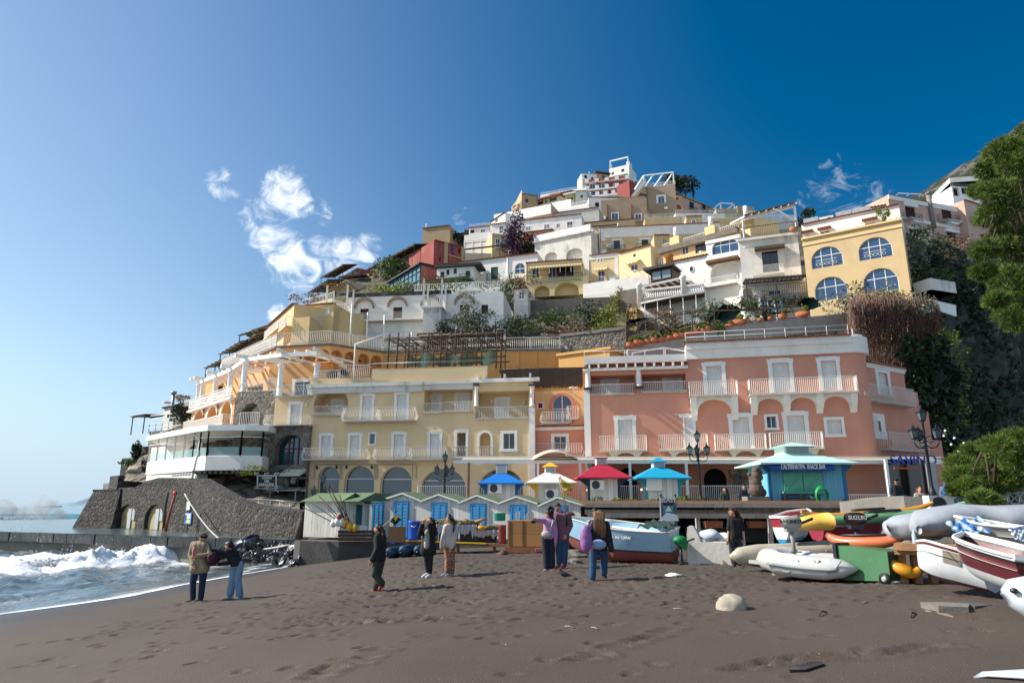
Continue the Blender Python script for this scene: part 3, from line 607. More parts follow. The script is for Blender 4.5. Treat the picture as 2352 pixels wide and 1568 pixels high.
def wall(mb,F,ops,s0=0,s1=None,z0=None,z1=None,rev=.28,m=0):
 """front skin of a wall with real openings and reveals; ops = (s0, s1, z0, z1, arch, depth)"""
 s1=F.w if s1 is None else s1;z0=F.z0 if z0 is None else z0;z1=F.z1 if z1 is None else z1
 ops=[(max(a,s0+.02),min(b,s1-.02),max(c,z0+.02),min(d,z1-.02),e,f)for(a,b,c,d,e,f)in ops]
 ops=[o for o in ops if o[1]>o[0]+.05 and o[3]>o[2]+.05]
 S=sorted({s0,s1,*[o[0]for o in ops],*[o[1]for o in ops]});Z=sorted({z0,z1,*[o[2]for o in ops],*[o[3]for o in ops]})
 for i in range(len(S)-1):
  j=0
  while j<len(Z)-1:
   cs=(S[i]+S[i+1])/2
   hole=lambda jj:any(o[0]<cs<o[1]and o[2]<(Z[jj]+Z[jj+1])/2<o[3]for o in ops)
   if hole(j):j+=1;continue
   k=j
   while k+1<len(Z)-1 and not hole(k+1):k+=1
   mb.quad(F.P(S[i],Z[j]),F.P(S[i+1],Z[j]),F.P(S[i+1],Z[k+1]),F.P(S[i],Z[k+1]),m);j=k+1
 for(a,b,c,d,ar,dp)in ops:
  dp=dp or rev
  if ar:
   pts=arch_pts(a,b,c,d);n=len(pts)
   top=[p for p in pts[1:-1]]
   mid=len(top)//2
   for q in range(mid):mb.add([F.P(a,d),F.P(*top[q]),F.P(*top[q+1])],[(0,1,2)],m)
   for q in range(mid,len(top)-1):mb.add([F.P(b,d),F.P(*top[q]),F.P(*top[q+1])],[(0,1,2)],m)
   for q in range(n-1):mb.quad(F.P(*pts[q]),F.P(*pts[q+1]),F.P(*pts[q+1],-dp),F.P(*pts[q],-dp),m)
   mb.quad(F.P(a,c),F.P(b,c),F.P(b,c,-dp),F.P(a,c,-dp),m)
  else:
   for(p,q)in(((a,c),(a,d)),((a,d),(b,d)),((b,d),(b,c)),((b,c),(a,c))):
    mb.quad(F.P(*p),F.P(*q),F.P(*q,-dp),F.P(*p,-dp),m)
def body(mb,F,depth,z0=None,z1=None,m=0,top=True):
 """sides, back and roof behind a wall skin"""
 z0=F.z0 if z0 is None else z0;z1=F.z1 if z1 is None else z1;w=F.w
 for a in(0,w):mb.quad(F.P(a,z0),F.P(a,z0,-depth),F.P(a,z1,-depth),F.P(a,z1),m)
 mb.quad(F.P(0,z0,-depth),F.P(w,z0,-depth),F.P(w,z1,-depth),F.P(0,z1,-depth),m)
 if top:mb.quad(F.P(0,z1),F.P(w,z1),F.P(w,z1,-depth),F.P(0,z1,-depth),m)
def lvr(mb,F,s0,s1,z0,z1,d,pitch=.09,m=0,fr=.05):
 """a shutter leaf: stiles, rails and tilted slats"""
 fb__(mb,F,s0,s0+fr,z0,z1,d,d+.04,m);fb__(mb,F,s1-fr,s1,z0,z1,d,d+.04,m)
 fb__(mb,F,s0+fr,s1-fr,z0,z0+fr*1.4,d,d+.038,m);fb__(mb,F,s0+fr,s1-fr,z1-fr,z1,d,d+.038,m)
 mb.quad(F.P(s0,z0,d+.001),F.P(s1,z0,d+.001),F.P(s1,z1,d+.001),F.P(s0,z1,d+.001),m)
 n=max(3,int((z1-z0)/pitch))
 for i in range(n):
  z=z0+fr*1.4+(z1-z0-fr*2.4)*i/n;h=(z1-z0-fr*2.4)/n
  mb.quad(F.P(s0+fr,z,d+.034),F.P(s1-fr,z,d+.034),F.P(s1-fr,z+h*.8,d+.006),F.P(s0+fr,z+h*.8,d+.006),m)
def srd(F,root,s0,s1,z0,z1,w=.22,d=.045,mat=None,arch=False,ears=True,name='surround'):
 mb=MB();mat=mat or WHITE
 if arch:
  pi=arch_pts(s0,s1,z0,z1,14);h=min((s1-s0)/2,(z1-z0)*.62);po=arch_pts(s0-w,s1+w,z0,z1+w,14,h+w)
  for i in range(len(pi)-1):
   mb.pm_([F.P(*pi[i],.002),F.P(*pi[i+1],.002),F.P(*po[i+1],.002),F.P(*po[i],.002)],F.n*d)
 else:
  fb__(mb,F,s0-w,s0,z0,z1+w,.002,d);fb__(mb,F,s1,s1+w,z0,z1+w,.002,d);fb__(mb,F,s0,s1,z1,z1+w,.002,d+.001)
  if ears:
   for(a,b)in((s0-w-.05,s0-w),(s1+w,s1+w+.05)):fb__(mb,F,a,b,z1+w-.32,z1+w+.03,.002,d-.004)
   fb__(mb,F,s0-w*.3,s1+w*.3,z1+w,z1+w+.05,.002,d+.02)
 return mb.bd(name,mat,root)
def pns(F,root,s0,s1,z0,z1,d,gl,fr,arch=False,cols=2,rows=2,bar=.05,name='window',transom=None):
 """glazed window; its frame is a part of it"""
 mb=MB();pts=arch_pts(s0,s1,z0,z1,14)if arch else[(s0,z0),(s0,z1),(s1,z1),(s1,z0)]
 mb.add([F.P(a,z,d)for a,z in pts],[tuple(range(len(pts)))]);g=mb.bd(name,gl,root)
 fb=MB();h=min((s1-s0)/2,(z1-z0)*.62);c=(s0+s1)/2;w=(s1-s0)/2
 def ztop(a):
  if not arch:return z1
  q=1-((a-c)/w)**2;return z1-h+h*math.sqrt(max(0,q))
 for i in range(len(pts)-1):fb.bm(F.P(*pts[i],d+.02),F.P(*pts[i+1],d+.02),bar,bar)
 fb.bm(F.P(s0,z0,d+.02),F.P(s1,z0,d+.02),bar,bar)
 for i in range(1,cols):a=s0+(s1-s0)*i/cols;fb.bm(F.P(a,z0,d+.02),F.P(a,ztop(a),d+.02),bar,bar)
 zs=[transom]if transom is not None else[z0+(z1-z0)*i/rows for i in range(1,rows)]
 for z in zs:
  ww=w if(not arch or z<z1-h)else w*math.sqrt(max(0,1-((z-z1+h)/h)**2))
  fb.bm(F.P(c-ww,z,d+.02),F.P(c+ww,z,d+.02),bar,bar)
 fb.bd('window_frame',fr,g);return g
def plt(F,root,s0,s1,z0,z1,d,mat,arch=False,name='back_wall'):
 mb=MB();pts=arch_pts(s0,s1,z0,z1,12)if arch else[(s0,z0),(s0,z1),(s1,z1),(s1,z0)]
 mb.add([F.P(a,z,d)for a,z in pts],[tuple(range(len(pts)))]);return mb.bd(name,mat,root)
CURT=sf('white_curtain','#c9ccd0',.9,.1,3,.1)
def opn(F,root,kind,R_,lod=0,wallm=None,col=None):
 """fills one opening and returns what the wall must leave out"""
 s0,s1,z0,z1=R_;w=s1-s0;h=z1-z0;rv=.28
 def shut(mat,nm='shutter'):
  mb=MB();mid=(s0+s1)/2
  if lod:
   fb__(mb,F,s0+.02,mid-.02,z0,z1,-.16,-.1);fb__(mb,F,mid+.02,s1-.02,z0,z1,-.16,-.1);n=6
   for i in range(n):z=z0+h*(i+.5)/n;fb__(mb,F,s0+.08,s1-.08,z-h/n*.3,z,-.1,-.08)
  else:lvr(mb,F,s0+.01,mid-.008,z0,z1,-.17);lvr(mb,F,mid+.008,s1-.01,z0,z1,-.17)
  return mb.bd(nm,mat,root)
 if kind=='W':
  b=w*.17;s0+=b;s1-=b;z1-=b*.9;w=s1-s0;h=z1-z0
  srd(F,root,s0,s1,z0,z1,b,ears=not lod);shut(WHITE,'shutter_door' if h>1.6*w else 'shutter');
  return(s0,s1,z0,z1,False,.22)
 if kind=='w':
  b=w*.17;s0+=b;s1-=b;z0+=b;z1-=b
  srd(F,root,s0,s1,z0,z1,b,ears=False);mb=MB();fb__(mb,F,s0-b-.04,s1+b+.04,z0-b,z0,.002,.07);mb.bd('window_sill',WHITE,root)
  pns(F,root,s0,s1,z0,z1,-.2,GLASSB if(col or 0)==0 else GLASSD,WHITE,cols=2 if w>.8 else 1,rows=1)
  return(s0,s1,z0,z1,False,.22)
 if kind=='V':
  b=w*.15;s0+=b;s1-=b;z0+=b;z1-=b
  srd(F,root,s0,s1,z0,z1,b,ears=False);mb=MB();fb__(mb,F,s0-b-.04,s1+b+.04,z0-b,z0,.002,.07);mb.bd('window_sill',WHITE,root);shut(WHITE)
  return(s0,s1,z0,z1,False,.22)
 if kind in 'BG':
  shut(BROWNSH if kind=='B' else GREENSH,'shutter_door' if h>1.5*w else 'shutter');return(s0,s1,z0,z1,False,.2)
 if kind=='g':pns(F,root,s0,s1,z0,z1,-.15,GLASSB,WHITE,rows=1 if lod else 2,bar=.08 if lod else .05);return(s0,s1,z0,z1,False,.2)
 if kind=='f':
  b=.2;fbox_=MB();srd(F,root,s0,s1,z0,z1,b,.05,ears=False);pns(F,root,s0,s1,z0,z1,-.15,GLASSB,WHITE,rows=1,bar=.09);return(s0,s1,z0,z1,False,.2)
 if kind=='d':pns(F,root,s0,s1,z0,z1,-.15,GLASSD,BROWNSH,rows=1,bar=.07);return(s0,s1,z0,z1,False,.2)
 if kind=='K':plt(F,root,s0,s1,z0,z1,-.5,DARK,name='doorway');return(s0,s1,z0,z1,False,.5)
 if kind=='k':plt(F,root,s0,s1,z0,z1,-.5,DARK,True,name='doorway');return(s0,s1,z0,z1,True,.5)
 if kind=='A':pns(F,root,s0,s1,z0,z1,-.2,GLASSB,WHITE,True,3,2,.08,transom=z0+h*.58);return(s0,s1,z0,z1,True,.22)
 if kind=='a':pns(F,root,s0,s1,z0,z1,-.2,GLASSB,WHITE,True,2,2,.09);return(s0,s1,z0,z1,True,.22)
 if kind=='S':pns(F,root,s0,s1,z0,z1,-.45,GLASSG,WHITE,True,2 if w>3 else 1,2,.06,name='arched_shop_window',transom=z0+h*.62);return(s0,s1,z0,z1,True,.46)
 if kind=='P':plt(F,root,s0,s1,z0,z1,-1.2,wallm or WPL,True,name='arched_niche');return(s0,s1,z0,z1,True,1.2)
 if kind=='L':plt(F,root,s0,s1,z0,z1,-1.7,wallm or WPL,False,name='loggia_wall');return(s0,s1,z0,z1,False,1.7)
 if kind=='l':plt(F,root,s0,s1,z0,z1,-1.7,wallm or WPL,True,name='loggia_wall');return(s0,s1,z0,z1,True,1.7)
def rlm(mb,pts,h=1.0,sp=.13,r=.013,belly=0,n=None,m=0,knob=False,post=0):
 """bars standing along a path of floor points, with top and bottom rails"""
 pts=[Vector(p)for p in pts];c=Vector((0,0,0))
 for p in pts:c+=p/len(pts)
 for a,b in zip(pts,pts[1:]):
  L=(b-a).length
  if L<.05:continue
  d=(b-a)/L;nn=Vector((d.y,-d.x,0))
  if n is not None and nn.dot(n)<-.2:nn=-nn
  k=max(1,int(L/sp))
  for i in range(k+1):
   p=a+d*(L*i/k)
   if belly:q=[p+Vector((0,0,.04))+nn*belly*.25,p+nn*belly+Vector((0,0,h*.28)),p+nn*belly*.55+Vector((0,0,h*.55)),p+Vector((0,0,h*.82)),p+Vector((0,0,h))]
   else:q=[p+Vector((0,0,.05)),p+Vector((0,0,h))]
   mb.tb(q,r,4,m,False,False)
  mb.bm(a+Vector((0,0,h)),b+Vector((0,0,h)),r*3.2,r*2.4,m);mb.bm(a+Vector((0,0,.05)),b+Vector((0,0,.05)),r*2.6,r*2.2,m)
  if post:
   for i in range(int(L/post)+1):p=a+d*min(L,i*post);mb.bm(p,p+Vector((0,0,h+.02)),r*4,r*4,m)
SLABM=sf('balcony_slab','#b9b4aa',.8,.15,2,.2,stain=.5)
def bcy(root,F,x0,x1,yt,yb,style='belly',out=.85,slab=.08,arch=0,lod=0,mat=None,splay=0,rh=None,slabm=None,r=None):
 """slab with a railing; image coordinates are the outer face of the railing"""
 mat=mat or IRONW;s0=F.uv(x0,yb)[0];s1=F.uv(x1,yb)[0];z=F.uv((x0+x1)/2,yb)[1];zt=F.uv((x0+x1)/2,yt)[1]
 D=F.Y;f=(D-out)/D;cs=F.uv(px_inv(F.t,1176),yb)[0];s0=cs+(s0-cs)*f;s1=cs+(s1-cs)*f;z=EYE+(z-EYE)*f;zt=EYE+(zt-EYE)*f
 h=rh or min(1.25,max(.75,zt-z));mb=MB();fb__(mb,F,s0,s1,z-slab,z,-.02,out);
 b=mb.bd('balcony',slabm or SLABM,root);rb=MB();a=.05
 r=r or(.013 if not lod else .022);sp=.13 if not lod else .26
 if style=='belly':rlm(rb,[F.P(s0+a,z),F.P(s0+a,z,out-a),F.P(s1-a,z,out-a),F.P(s1-a,z)],h,sp,r,.16,F.n)
 else:rlm(rb,[F.P(s0+a,z),F.P(s0+a,z,out-a),F.P(s1-a,z,out-a),F.P(s1-a,z)],h,sp,r)
 rb.bd('railing',mat,b)
 if arch:
  ab=MB();n=arch;w=(s1-s0-.6)/n
  hh=arch_h=min(1.35,w*.42)if n>1 else min(1.4,w*.45)
  for i in range(n):
   a0=s0+.3+w*i;a1=a0+w;pts=[(a0+.14,z-slab)]
   for q in range(13):
    t=math.pi*(1-q/12);pts.append(((a0+a1)/2+(w/2-.22)*math.cos(t),z-slab-arch_h+(arch_h-.12)*math.sin(t)**.8))
   poly=[(a0,z-slab),(a0,z-slab-hh)]+pts[1:]+[(a1,z-slab-hh),(a1,z-slab)]
   inner=pts[1:]
   for q in range(len(inner)-1):
    ab.pm_([F.P(inner[q][0],z-slab,.0),F.P(inner[q+1][0],z-slab,0),F.P(*inner[q+1],0),F.P(*inner[q],0)],F.n*(out*.55))
  for i in range(n+1):
   a0=s0+.3+w*i;ab.pm_([F.P(a0-.22,z-slab,.0),F.P(a0-.22,z-slab,out*.8),F.P(a0-.22,z-slab-.5,out*.62),F.P(a0-.22,z-slab-hh-.35,.1),F.P(a0-.22,z-slab-hh-.35,0)],F.d*.44)
  ab.bd('bracket',WHITE,b)
 return b
def px_inv(t,u):a,b,c=TL[t];return(u-a)/c
def tile_row(mb,F,s0,s1,z,out=.28,w=.24,m=0,back=.4,drop=.08):
 n=max(1,int((s1-s0)/w))
 for i in range(n):
  a=s0+(s1-s0)*(i+.5)/n;ww=(s1-s0)/n*.5;P=[]
  for q in range(5):
   t=math.pi*q/4;P.append((a-ww*math.cos(t),z+ww*.8*math.sin(t)))
  vs=[F.P(x,y-drop,out)for x,y in P]+[F.P(x,y,-back)for x,y in P]
  mb.add(vs,[(q,q+1,q+6,q+5)for q in range(4)]+[(0,1,2,3,4)],m,True)
 fb__(mb,F,s0,s1,z-.08,z-.01,-back,out-.06,m)
def cpg(root,F,s0=0,s1=None,z=None,w=.24,out=.28,band=0,bandm=None,lod=0):
 s1=F.w if s1 is None else s1;z=F.z1 if z is None else z;mb=MB();tile_row(mb,F,s0,s1,z+.09,out if not lod else .3,w if not lod else .42)
 mb.bd('tile_coping',TILE,root)
 if band:mb=MB();fb__(mb,F,s0-.03,s1+.03,z-band,z,0,.10);fb__(mb,F,s0-.05,s1+.05,z-band*.35,z+.004,.10,.2);mb.bd('cornice',bandm or WHITE,root)
def house(t,name,label,fac,mat,ops=(),depth=9,lod=1,cop=0,band=0,parapet=0,group='houses stacked up the hillside',cat='house',balc=(),rails=(),zdown=0,awn=(),sk=5):
 """a hillside house: walls with openings, windows, balconies, tile edge; coordinates read from survey sheet t"""
 F=Fac(t,*fac)if not isinstance(fac,Fac)else fac;F.z0-=zdown
 if isinstance(mat,str):mat=pz(mat)
 root=tg(name,label,cat,F.base(depth),group)
 holes=[]
 for o in ops:
  hl=opn(F,root,o[0],F.rect(*o[1:5]),lod,mat,o[5]if len(o)>5 else None)
  if hl:holes.append(hl)
 mb=MB();wall(mb,F,holes);body(mb,F,depth);fb__(mb,F,0,F.w,F.z0-sk,F.z0,-depth,-.02);mb.bd('wall',mat,root)
 if cop:cpg(root,F,lod=lod)
 rr=random.Random(int(F.A.x*9+F.z1*7))
 if lod and F.w>3 and F.z1-F.z0>2.5 and cat=='house':
  if rr.random()<.55:mb=MB();s=rr.choice((.25,F.w-.25));mb.tb([F.P(s,F.z1-.1,.1),F.P(s,F.z0-sk*.5,.1)],.07,6);mb.bd('drain_pipe',sf('pipe_brown','#6e5f52',.8),root)
  if rr.random()<.6:mb=MB();s=rr.uniform(.3,F.w-.3);h=rr.uniform(.8,1.9);mb.tb([F.P(s,F.z1,-.8),F.P(s,F.z1+h,-.8)],rr.choice((.03,.16)),6);mb.bm(F.P(s-.4,F.z1+h,-.8),F.P(s+.4,F.z1+h,-.8),.05,.05);mb.bd('aerial',OLDW,root)
  if rr.random()<.4:mb=MB();s=rr.uniform(.6,F.w-.6);fb__(mb,F,s-.45,s+.45,F.z0+.4,F.z0+1.1,.02,.4);mb.bd('air_conditioner',WHITE,root)
 if band:mb=MB();fb__(mb,F,-.04,F.w+.04,F.z1-band,F.z1+.01,-.1,.12);mb.bd('cornice',WPL,root)
 if parapet:
  mb=MB();rlm(mb,[F.P(.1,F.z1,-.15),F.P(F.w-.1,F.z1,-.15)],.95,.3,.025);mb.bd('roof_railing',IRONW,root)
 for b in balc:bcy(root,F,*b[:4],style=b[4]if len(b)>4 else 'straight',out=b[5]if len(b)>5 else .8,lod=lod,mat=b[6]if len(b)>6 else None)
 for(x0,y0,x1,y1,om,sm)in awn:
  s0,s1,za,zb=F.rect(x0,y0,x1,y1);mb=MB();mb.pm_([F.P(s0,zb,.02),F.P(s0,za+.15,1.0),F.P(s0,za,1.0),F.P(s0,zb-.08,.02)],F.d*(s1-s0));mb.bd(om,sm,root)
 return root,F
REED=board('reed_matting','#6b4a30',.10,0,.5,(.10,.07,.05),.25)
WOODG=board('grey_weathered_wood','#8a8074',.3,3,.5,(.18,.16,.14),.04)
POLE=sf('rough_pole_wood','#4c4036',.9,.3,4,.5)
def pgl(name,label,F,s0,s1,z,out,tilt=0,posts=True,hp=2.3,mat=None,beams=8,frame=None,cat='pergola',group=None,parent=None,over=None,pr=.06):
 """roof of matting on a pole frame standing out from a wall; d runs from 0 (wall) to out"""
 mat=mat or REED;frame=frame or WHITE
 root=parent or tg(name,label,cat,F.P((s0+s1)/2,z-hp,out/2),group)
 mb=MB();mb.pm_([F.P(s0,z,0),F.P(s1,z,0),F.P(s1,z-tilt,out),F.P(s0,z-tilt,out)],(0,0,.05));mb.bd('matting_roof',mat,root)
 fb=MB()
 for i in range(beams+1):
  a=s0+(s1-s0)*i/beams;fb.bm(F.P(a,z-.08,0),F.P(a,z-tilt-.08,out+.2),pr*1.4,pr*1.6)
 fb.bm(F.P(s0,z-tilt-.17,out-.1),F.P(s1,z-tilt-.17,out-.1),pr*1.8,pr*1.8);fb.bm(F.P(s0,z-.17,.2),F.P(s1,z-.17,.2),pr*1.8,pr*1.8)
 fb.bd('roof_frame',frame,root)
 if posts:
  n=max(1,int((s1-s0)/3.5))
  for i in range(n+1):
   a=s0+.1+(s1-s0-.2)*i/n;p=MB();p.bm(F.P(a,z-tilt-hp,out-.1),F.P(a,z-tilt-.17-pr,out-.1),pr*1.6,pr*1.6);p.bd('post',frame,root)
 return root
def column(mb,c,r,h,m=0,cap=True):
 mb.lathe(c,[(r*1.25,0),(r*1.25,.08),(r,.14),(r*.95,h*.5),(r*.85,h-.2),(r*1.1,h-.14),(r*1.25,h-.08),(r*1.3,h)],14,m)
YEL=pz('#dcc196',.24,.35,(.50,.38,.22));YEL2=pz('#dfbf88',.15,.4,(.5,.4,.25));ORG_=pz('#d3a36e',.2,.35,(.42,.26,.14));PINK=pz('#cf917a',.32,.3,(.36,.19,.13));PEACH=pz('#cf9a86',.15,.4,(.4,.25,.18))
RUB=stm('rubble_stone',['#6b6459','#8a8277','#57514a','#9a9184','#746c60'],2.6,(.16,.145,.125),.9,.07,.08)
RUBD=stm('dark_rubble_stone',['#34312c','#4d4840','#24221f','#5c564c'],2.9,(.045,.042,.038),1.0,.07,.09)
# ---- the long yellow hotel
FY=Fac('g',120,180,1845,None,1040,57,54.2,zb=EYE-.7)
g='g'
root=tg('hotel','long pale yellow hotel with white bellied balconies and a row of arched shop windows','hotel',FY.base(10));YH=root
ops=[]
def op(F,root,kind,x0,y0,x1,y1,lod=0,wm=None,col=None):
 h=opn(F,root,kind,F.rect(x0,y0,x1,y1),lod,wm,col);return h
for r_ in[('l',150,205,418,385),('W',508,243,620,448),('W',778,230,893,444),('L',1012,205,1392,380),('L',1415,222,1833,436),('W',188,557,297,742),('W',413,552,522,742),('w',573,545,637,648),('W',755,545,870,742),('W',1038,540,1152,742),('w',1612,532,1742,697,1),('S',178,812,345,1075),('S',385,808,620,1075),('S',668,812,915,1075),('S',985,830,1338,1075),('S',1440,830,1790,1075)]:
 ops.append(op(FY,root,*r_[:5],wm=YEL,col=r_[5]if len(r_)>5 else None))
R1=FY.rect(1268,548,1338,745);srd(FY,root,*R1,.2);plt(FY,root,*R1,-.9,sf('grey_plaster','#8d8a86',.9),name='recess');ops.append((*R1,False,.9))
R1=FY.rect(1447,548,1533,745);srd(FY,root,*R1,.18,arch=True);plt(FY,root,*R1,-.9,YEL,True,name='recess');ops.append((*R1,True,.9))
zt=FY.z1
mb=MB();wall(mb,FY,ops);body(mb,FY,10);mb.bd('wall',YEL,root)
Fb=FY.sub(0,FY.w,-1.7)
for r_ in[(283,287,383,385),(1065,240,1150,400),(1250,238,1372,392),(1018,262,1056,395),(1563,272,1683,440)]:
 s0,s1,z0,z1=Fb.rect(*r_);srd(Fb,root,s0+.15,s1-.15,z0,z1-.15,.15,.04);mb=MB();m_=(s0+s1)/2
 lvr(mb,Fb,s0+.15,m_,z0,z1-.15,.01);lvr(mb,Fb,m_,s1-.15,z0,z1-.15,.01);mb.bd('shutter_door',WHITE,root)
mb=MB();sA=FY.uv(1005,185)[0]
fb__(mb,FY,-.1,sA,zt-.75,zt,0,.28);fb__(mb,FY,-.15,sA+.05,zt-.25,zt+.06,.28,.42);fb__(mb,FY,sA,FY.uv(1400,180)[0],zt-.65,zt,0,.12);fb__(mb,FY,sA,FY.uv(1400,180)[0],zt-.2,zt+.05,.12,.24)
mb.bd('cornice',OLDW,root)
mb=MB();fb__(mb,FY,0,FY.uv(600,150)[0],zt+.06,zt+.55,-.3,.1);fb__(mb,FY,FY.uv(600,150)[0],FY.uv(1505,150)[0],zt+.06,zt+1.25,-.35,.06);fb__(mb,FY,0,FY.w,zt,zt+.05,-10,-.3);mb.bd('parapet',YEL,root)
for b in[(148,412,370,410,'belly',.2),(380,655,352,455,'belly',.8),(650,946,344,450,'belly',.8),(1000,1165,350,388,'straight',.2),(1170,1392,337,378,'straight',.2),(1420,1835,345,434,'straight',.15),(65,315,667,757,'belly',.8),(288,568,667,757,'belly',.8),(625,912,662,757,'belly',.8),(908,1190,656,757,'belly',.8),(1233,1347,656,750,'belly',.25),(1426,1539,656,750,'straight',.2)]:
 bcy(root,FY,*b[:4],style=b[4],out=b[5])
for(x,y)in((195,315),(1512,285),(1775,290),(330,818),(175,822),(407,818),(606,818)):
 s,z=FY.uv(x,y);mb=MB();mb.ball(FY.P(s,z,.12 if y>400 else-1.5),(.09,.09,.16),0,8);mb.bd('wall_lamp',WHITE if y<400 else IRONB,root)
for x in(160,360,372,628,640,652,925,955):
 s,z=FY.uv(x,800);mb=MB();mb.tb([FY.P(s,z,.08),FY.P(s,FY.uv(x,912)[1],.08)],.02,5);mb.bd('awning_bracket',sf('dull_metal','#7c7a74',.5,.1,3,0),root)
mb=MB();mb.bm(FY.P(*FY.uv(160,798),.1),FY.P(*FY.uv(950,798),.1),.05,.05);mb.bd('awning_bar',MC['dull_metal'],root)
mb=MB();fb__(mb,FY,FY.uv(1835,600)[0],FY.uv(1880,600)[0],FY.z0,FY.uv(1850,350)[1],-.5,.10);mb.bd('pilaster',WHITE,root)
for(x0,x1)in((1402,1445),(1837,1882)):
 s0,z0=FY.uv(x0,345);s1,z1=FY.uv(x1,185);mb=MB();column(mb,FY.P((s0+s1)/2,z0,.1),(s1-s0)*.36,z1-z0);mb.bd('column',WHITE,root)
 mb=MB();fb__(mb,FY,s0,s1,z1,z1+.12,-.2,.45);mb.bd('capital',sf('dark_slate','#3b3a38',.8),root)
mb=MB();s0,z0=FY.uv(1390,175);s1=FY.uv(1918,175)[0];mb.bm(FY.P(s0,z0+.3,.15),FY.P(s1,z0+.3,.15),.22,.3)
for x in(1450,1500,1650,1850):s=FY.uv(x,160)[0];mb.bm(FY.P(s,z0+.62,.5),FY.P(s-.3,z0+.62,-2.2),.16,.28)
mb.bd('roof_beam',WHITE,root)
mb=MB();rlm(mb,[FY.P(FY.uv(165,150)[0],zt+.5,.0),FY.P(FY.uv(345,150)[0],zt+.5,0)],.75,.16,.016,0);rlm(mb,[FY.P(FY.uv(350,150)[0],zt+.3,.25),FY.P(FY.uv(590,150)[0],zt+.3,.25)],1.3,.16,.016,.12);mb.bd('roof_railing',IRONW,root)
mb=MB();s,z=FY.uv(460,150);mb.tb([FY.P(s,z,.1),FY.P(s,z+3.2,.1),FY.P(s+2.9,z+4.1,.1)],.07,6);mb.bd('shower_arm',WHITE,root)
# ---- small house wedged between the two hotels
FC=Fac('g',1850,200,2290,None,760,55,54,zb=EYE-.6)
root=tg('house','narrow pink and yellow house wedged between the yellow hotel and the salmon hotel','house',FC.base(6))
zA=FC.uv(2000,505)[1];zB=FC.uv(2000,200)[1]
F1=FC.sub(0,FC.w,0,FC.z0,zA);F2=FC.sub(0,FC.w,-1.6,zA,zB)
h=[op(F1,root,'w',2008,555,2148,700,col=1)];mb=MB();wall(mb,F1,h);body(mb,F1,6);mb.bd('lower_wall',PINK,root)
h=[op(F2,root,'a',2018,255,2168,470),op(F2,root,'w',1895,308,1950,365,col=1)];mb=MB();wall(mb,F2,h);body(mb,F2,5);mb.bd('upper_wall',YEL2,root)
srd(F2,root,*F2.rect(2018,255,2168,470),.22,.1,PINK,True);cpg(root,F1,0,F1.w,zA,band=.25)
for b in[(1948,2170,382,468,'belly',.9),(2145,2240,340,435,'straight',.9),(1868,2145,662,705,'belly',.2),(2140,2270,632,733,'belly',.7)]:bcy(root,FC,*b[:4],style=b[4],out=b[5])
mb=MB();s,z=FC.uv(2190,215);mb.lathe(FC.P(s,z,.4),[(.02,0),(.25,.05),(.38,.14),(.37,.15),(.2,.07)],12);mb.bm(FC.P(s,z-.6,.3),FC.P(s,z+.05,.4),.04,.04);mb.bd('satellite_dish',WHITE,root)
# ---- salmon pink hotel
root=tg('hotel','salmon pink hotel with white arched balcony brackets and tiled cornice','hotel',at(1750,1140,56));PH=root
FA=Fac('p',195,300,1020,None,1150,51.8,50.6,zb=EYE-.7)
FB=Fac('p',1012,175,2325,112,1150,50.6,None,zb=EYE-.7)
zt=FA.uv(600,350)[1]
oa=[op(FA,root,'L',250,440,605,588,wm=PEACH),op(FA,root,'L',662,430,1015,570,wm=PEACH),op(FA,root,'W',440,773,613,1040),op(FA,root,'W',905,762,1005,1035)if 0 else None,op(FA,root,'k',472,1185,620,1455)]
oa=[o for o in oa if o]
FA1=FA.sub(0,FA.w,0,FA.z0,zt);mb=MB();wall(mb,FA1,oa);body(mb,FA1,10);mb.bd('wall',PINK,root)
mb=MB();fb__(mb,FA,0,FA.w,zt,FA.z1,-.4,.12);mb.bd('parapet',WPL,root)
mb=MB();tile_row(mb,FA,.2,FA.w,FA.uv(600,352)[1],.5,.24);mb.bd('tile_coping',TILE,root)
mb=MB();n=11
zb_=FA.uv(600,372)[1]
for i in range(n):s=.4+(FA.w-.8)*i/(n-1);fb__(mb,FA,s-.07,s+.07,zb_-.16,zb_+.1,.0,.75)
fb__(mb,FA,-.1,FA.w,zb_-.32,zb_-.14,.12,.42);mb.bd('roof_beam',WHITE,root)
Fb=FA.sub(0,FA.w,-1.7)
for r_ in[(322,450,482,590),(820,425,990,572)]:
 s0,s1,z0,z1=Fb.rect(*r_);srd(Fb,root,s0+.25,s1-.25,z0-.4,z1-.22,.22,.04);mb=MB();m_=(s0+s1)/2
 lvr(mb,Fb,s0+.25,m_,z0-.4,z1-.22,.01);lvr(mb,Fb,m_,s1-.25,z0-.4,z1-.22,.01);mb.bd('shutter_door',WHITE,root)
for(x0,x1,ya,yb)in((200,252,395,550),(608,657,378,538)):
 s0,z0=FA.uv(x0,yb);s1,z1=FA.uv(x1,ya);mb=MB();column(mb,FA.P((s0+s1)/2,z0,.12),(s1-s0)*.36,z1-z0);mb.bd('column',WHITE,root)
 mb=MB();fb__(mb,FA,s0-.05,s1+.05,z1,z1+.1,-.2,.5);mb.bd('capital',MC['dark_slate'],root);mb=MB();fb__(mb,FA,s0-.05,s1+.05,z0-.12,z0,-.2,.5);mb.bd('plinth',MC['dark_slate'],root)
mb=MB();fb__(mb,FA,FA.uv(195,800)[0],FA.uv(245,800)[0],FA.z0,FA.uv(220,560)[1],0,.09);mb.bd('pilaster',WHITE,root)
for b in[(248,608,540,592,'straight',.2),(655,1030,520,572,'straight',.2),(335,722,928,1045,'straight',.9)]:bcy(root,FA,*b[:4],style=b[4],out=b[5],r=.016)
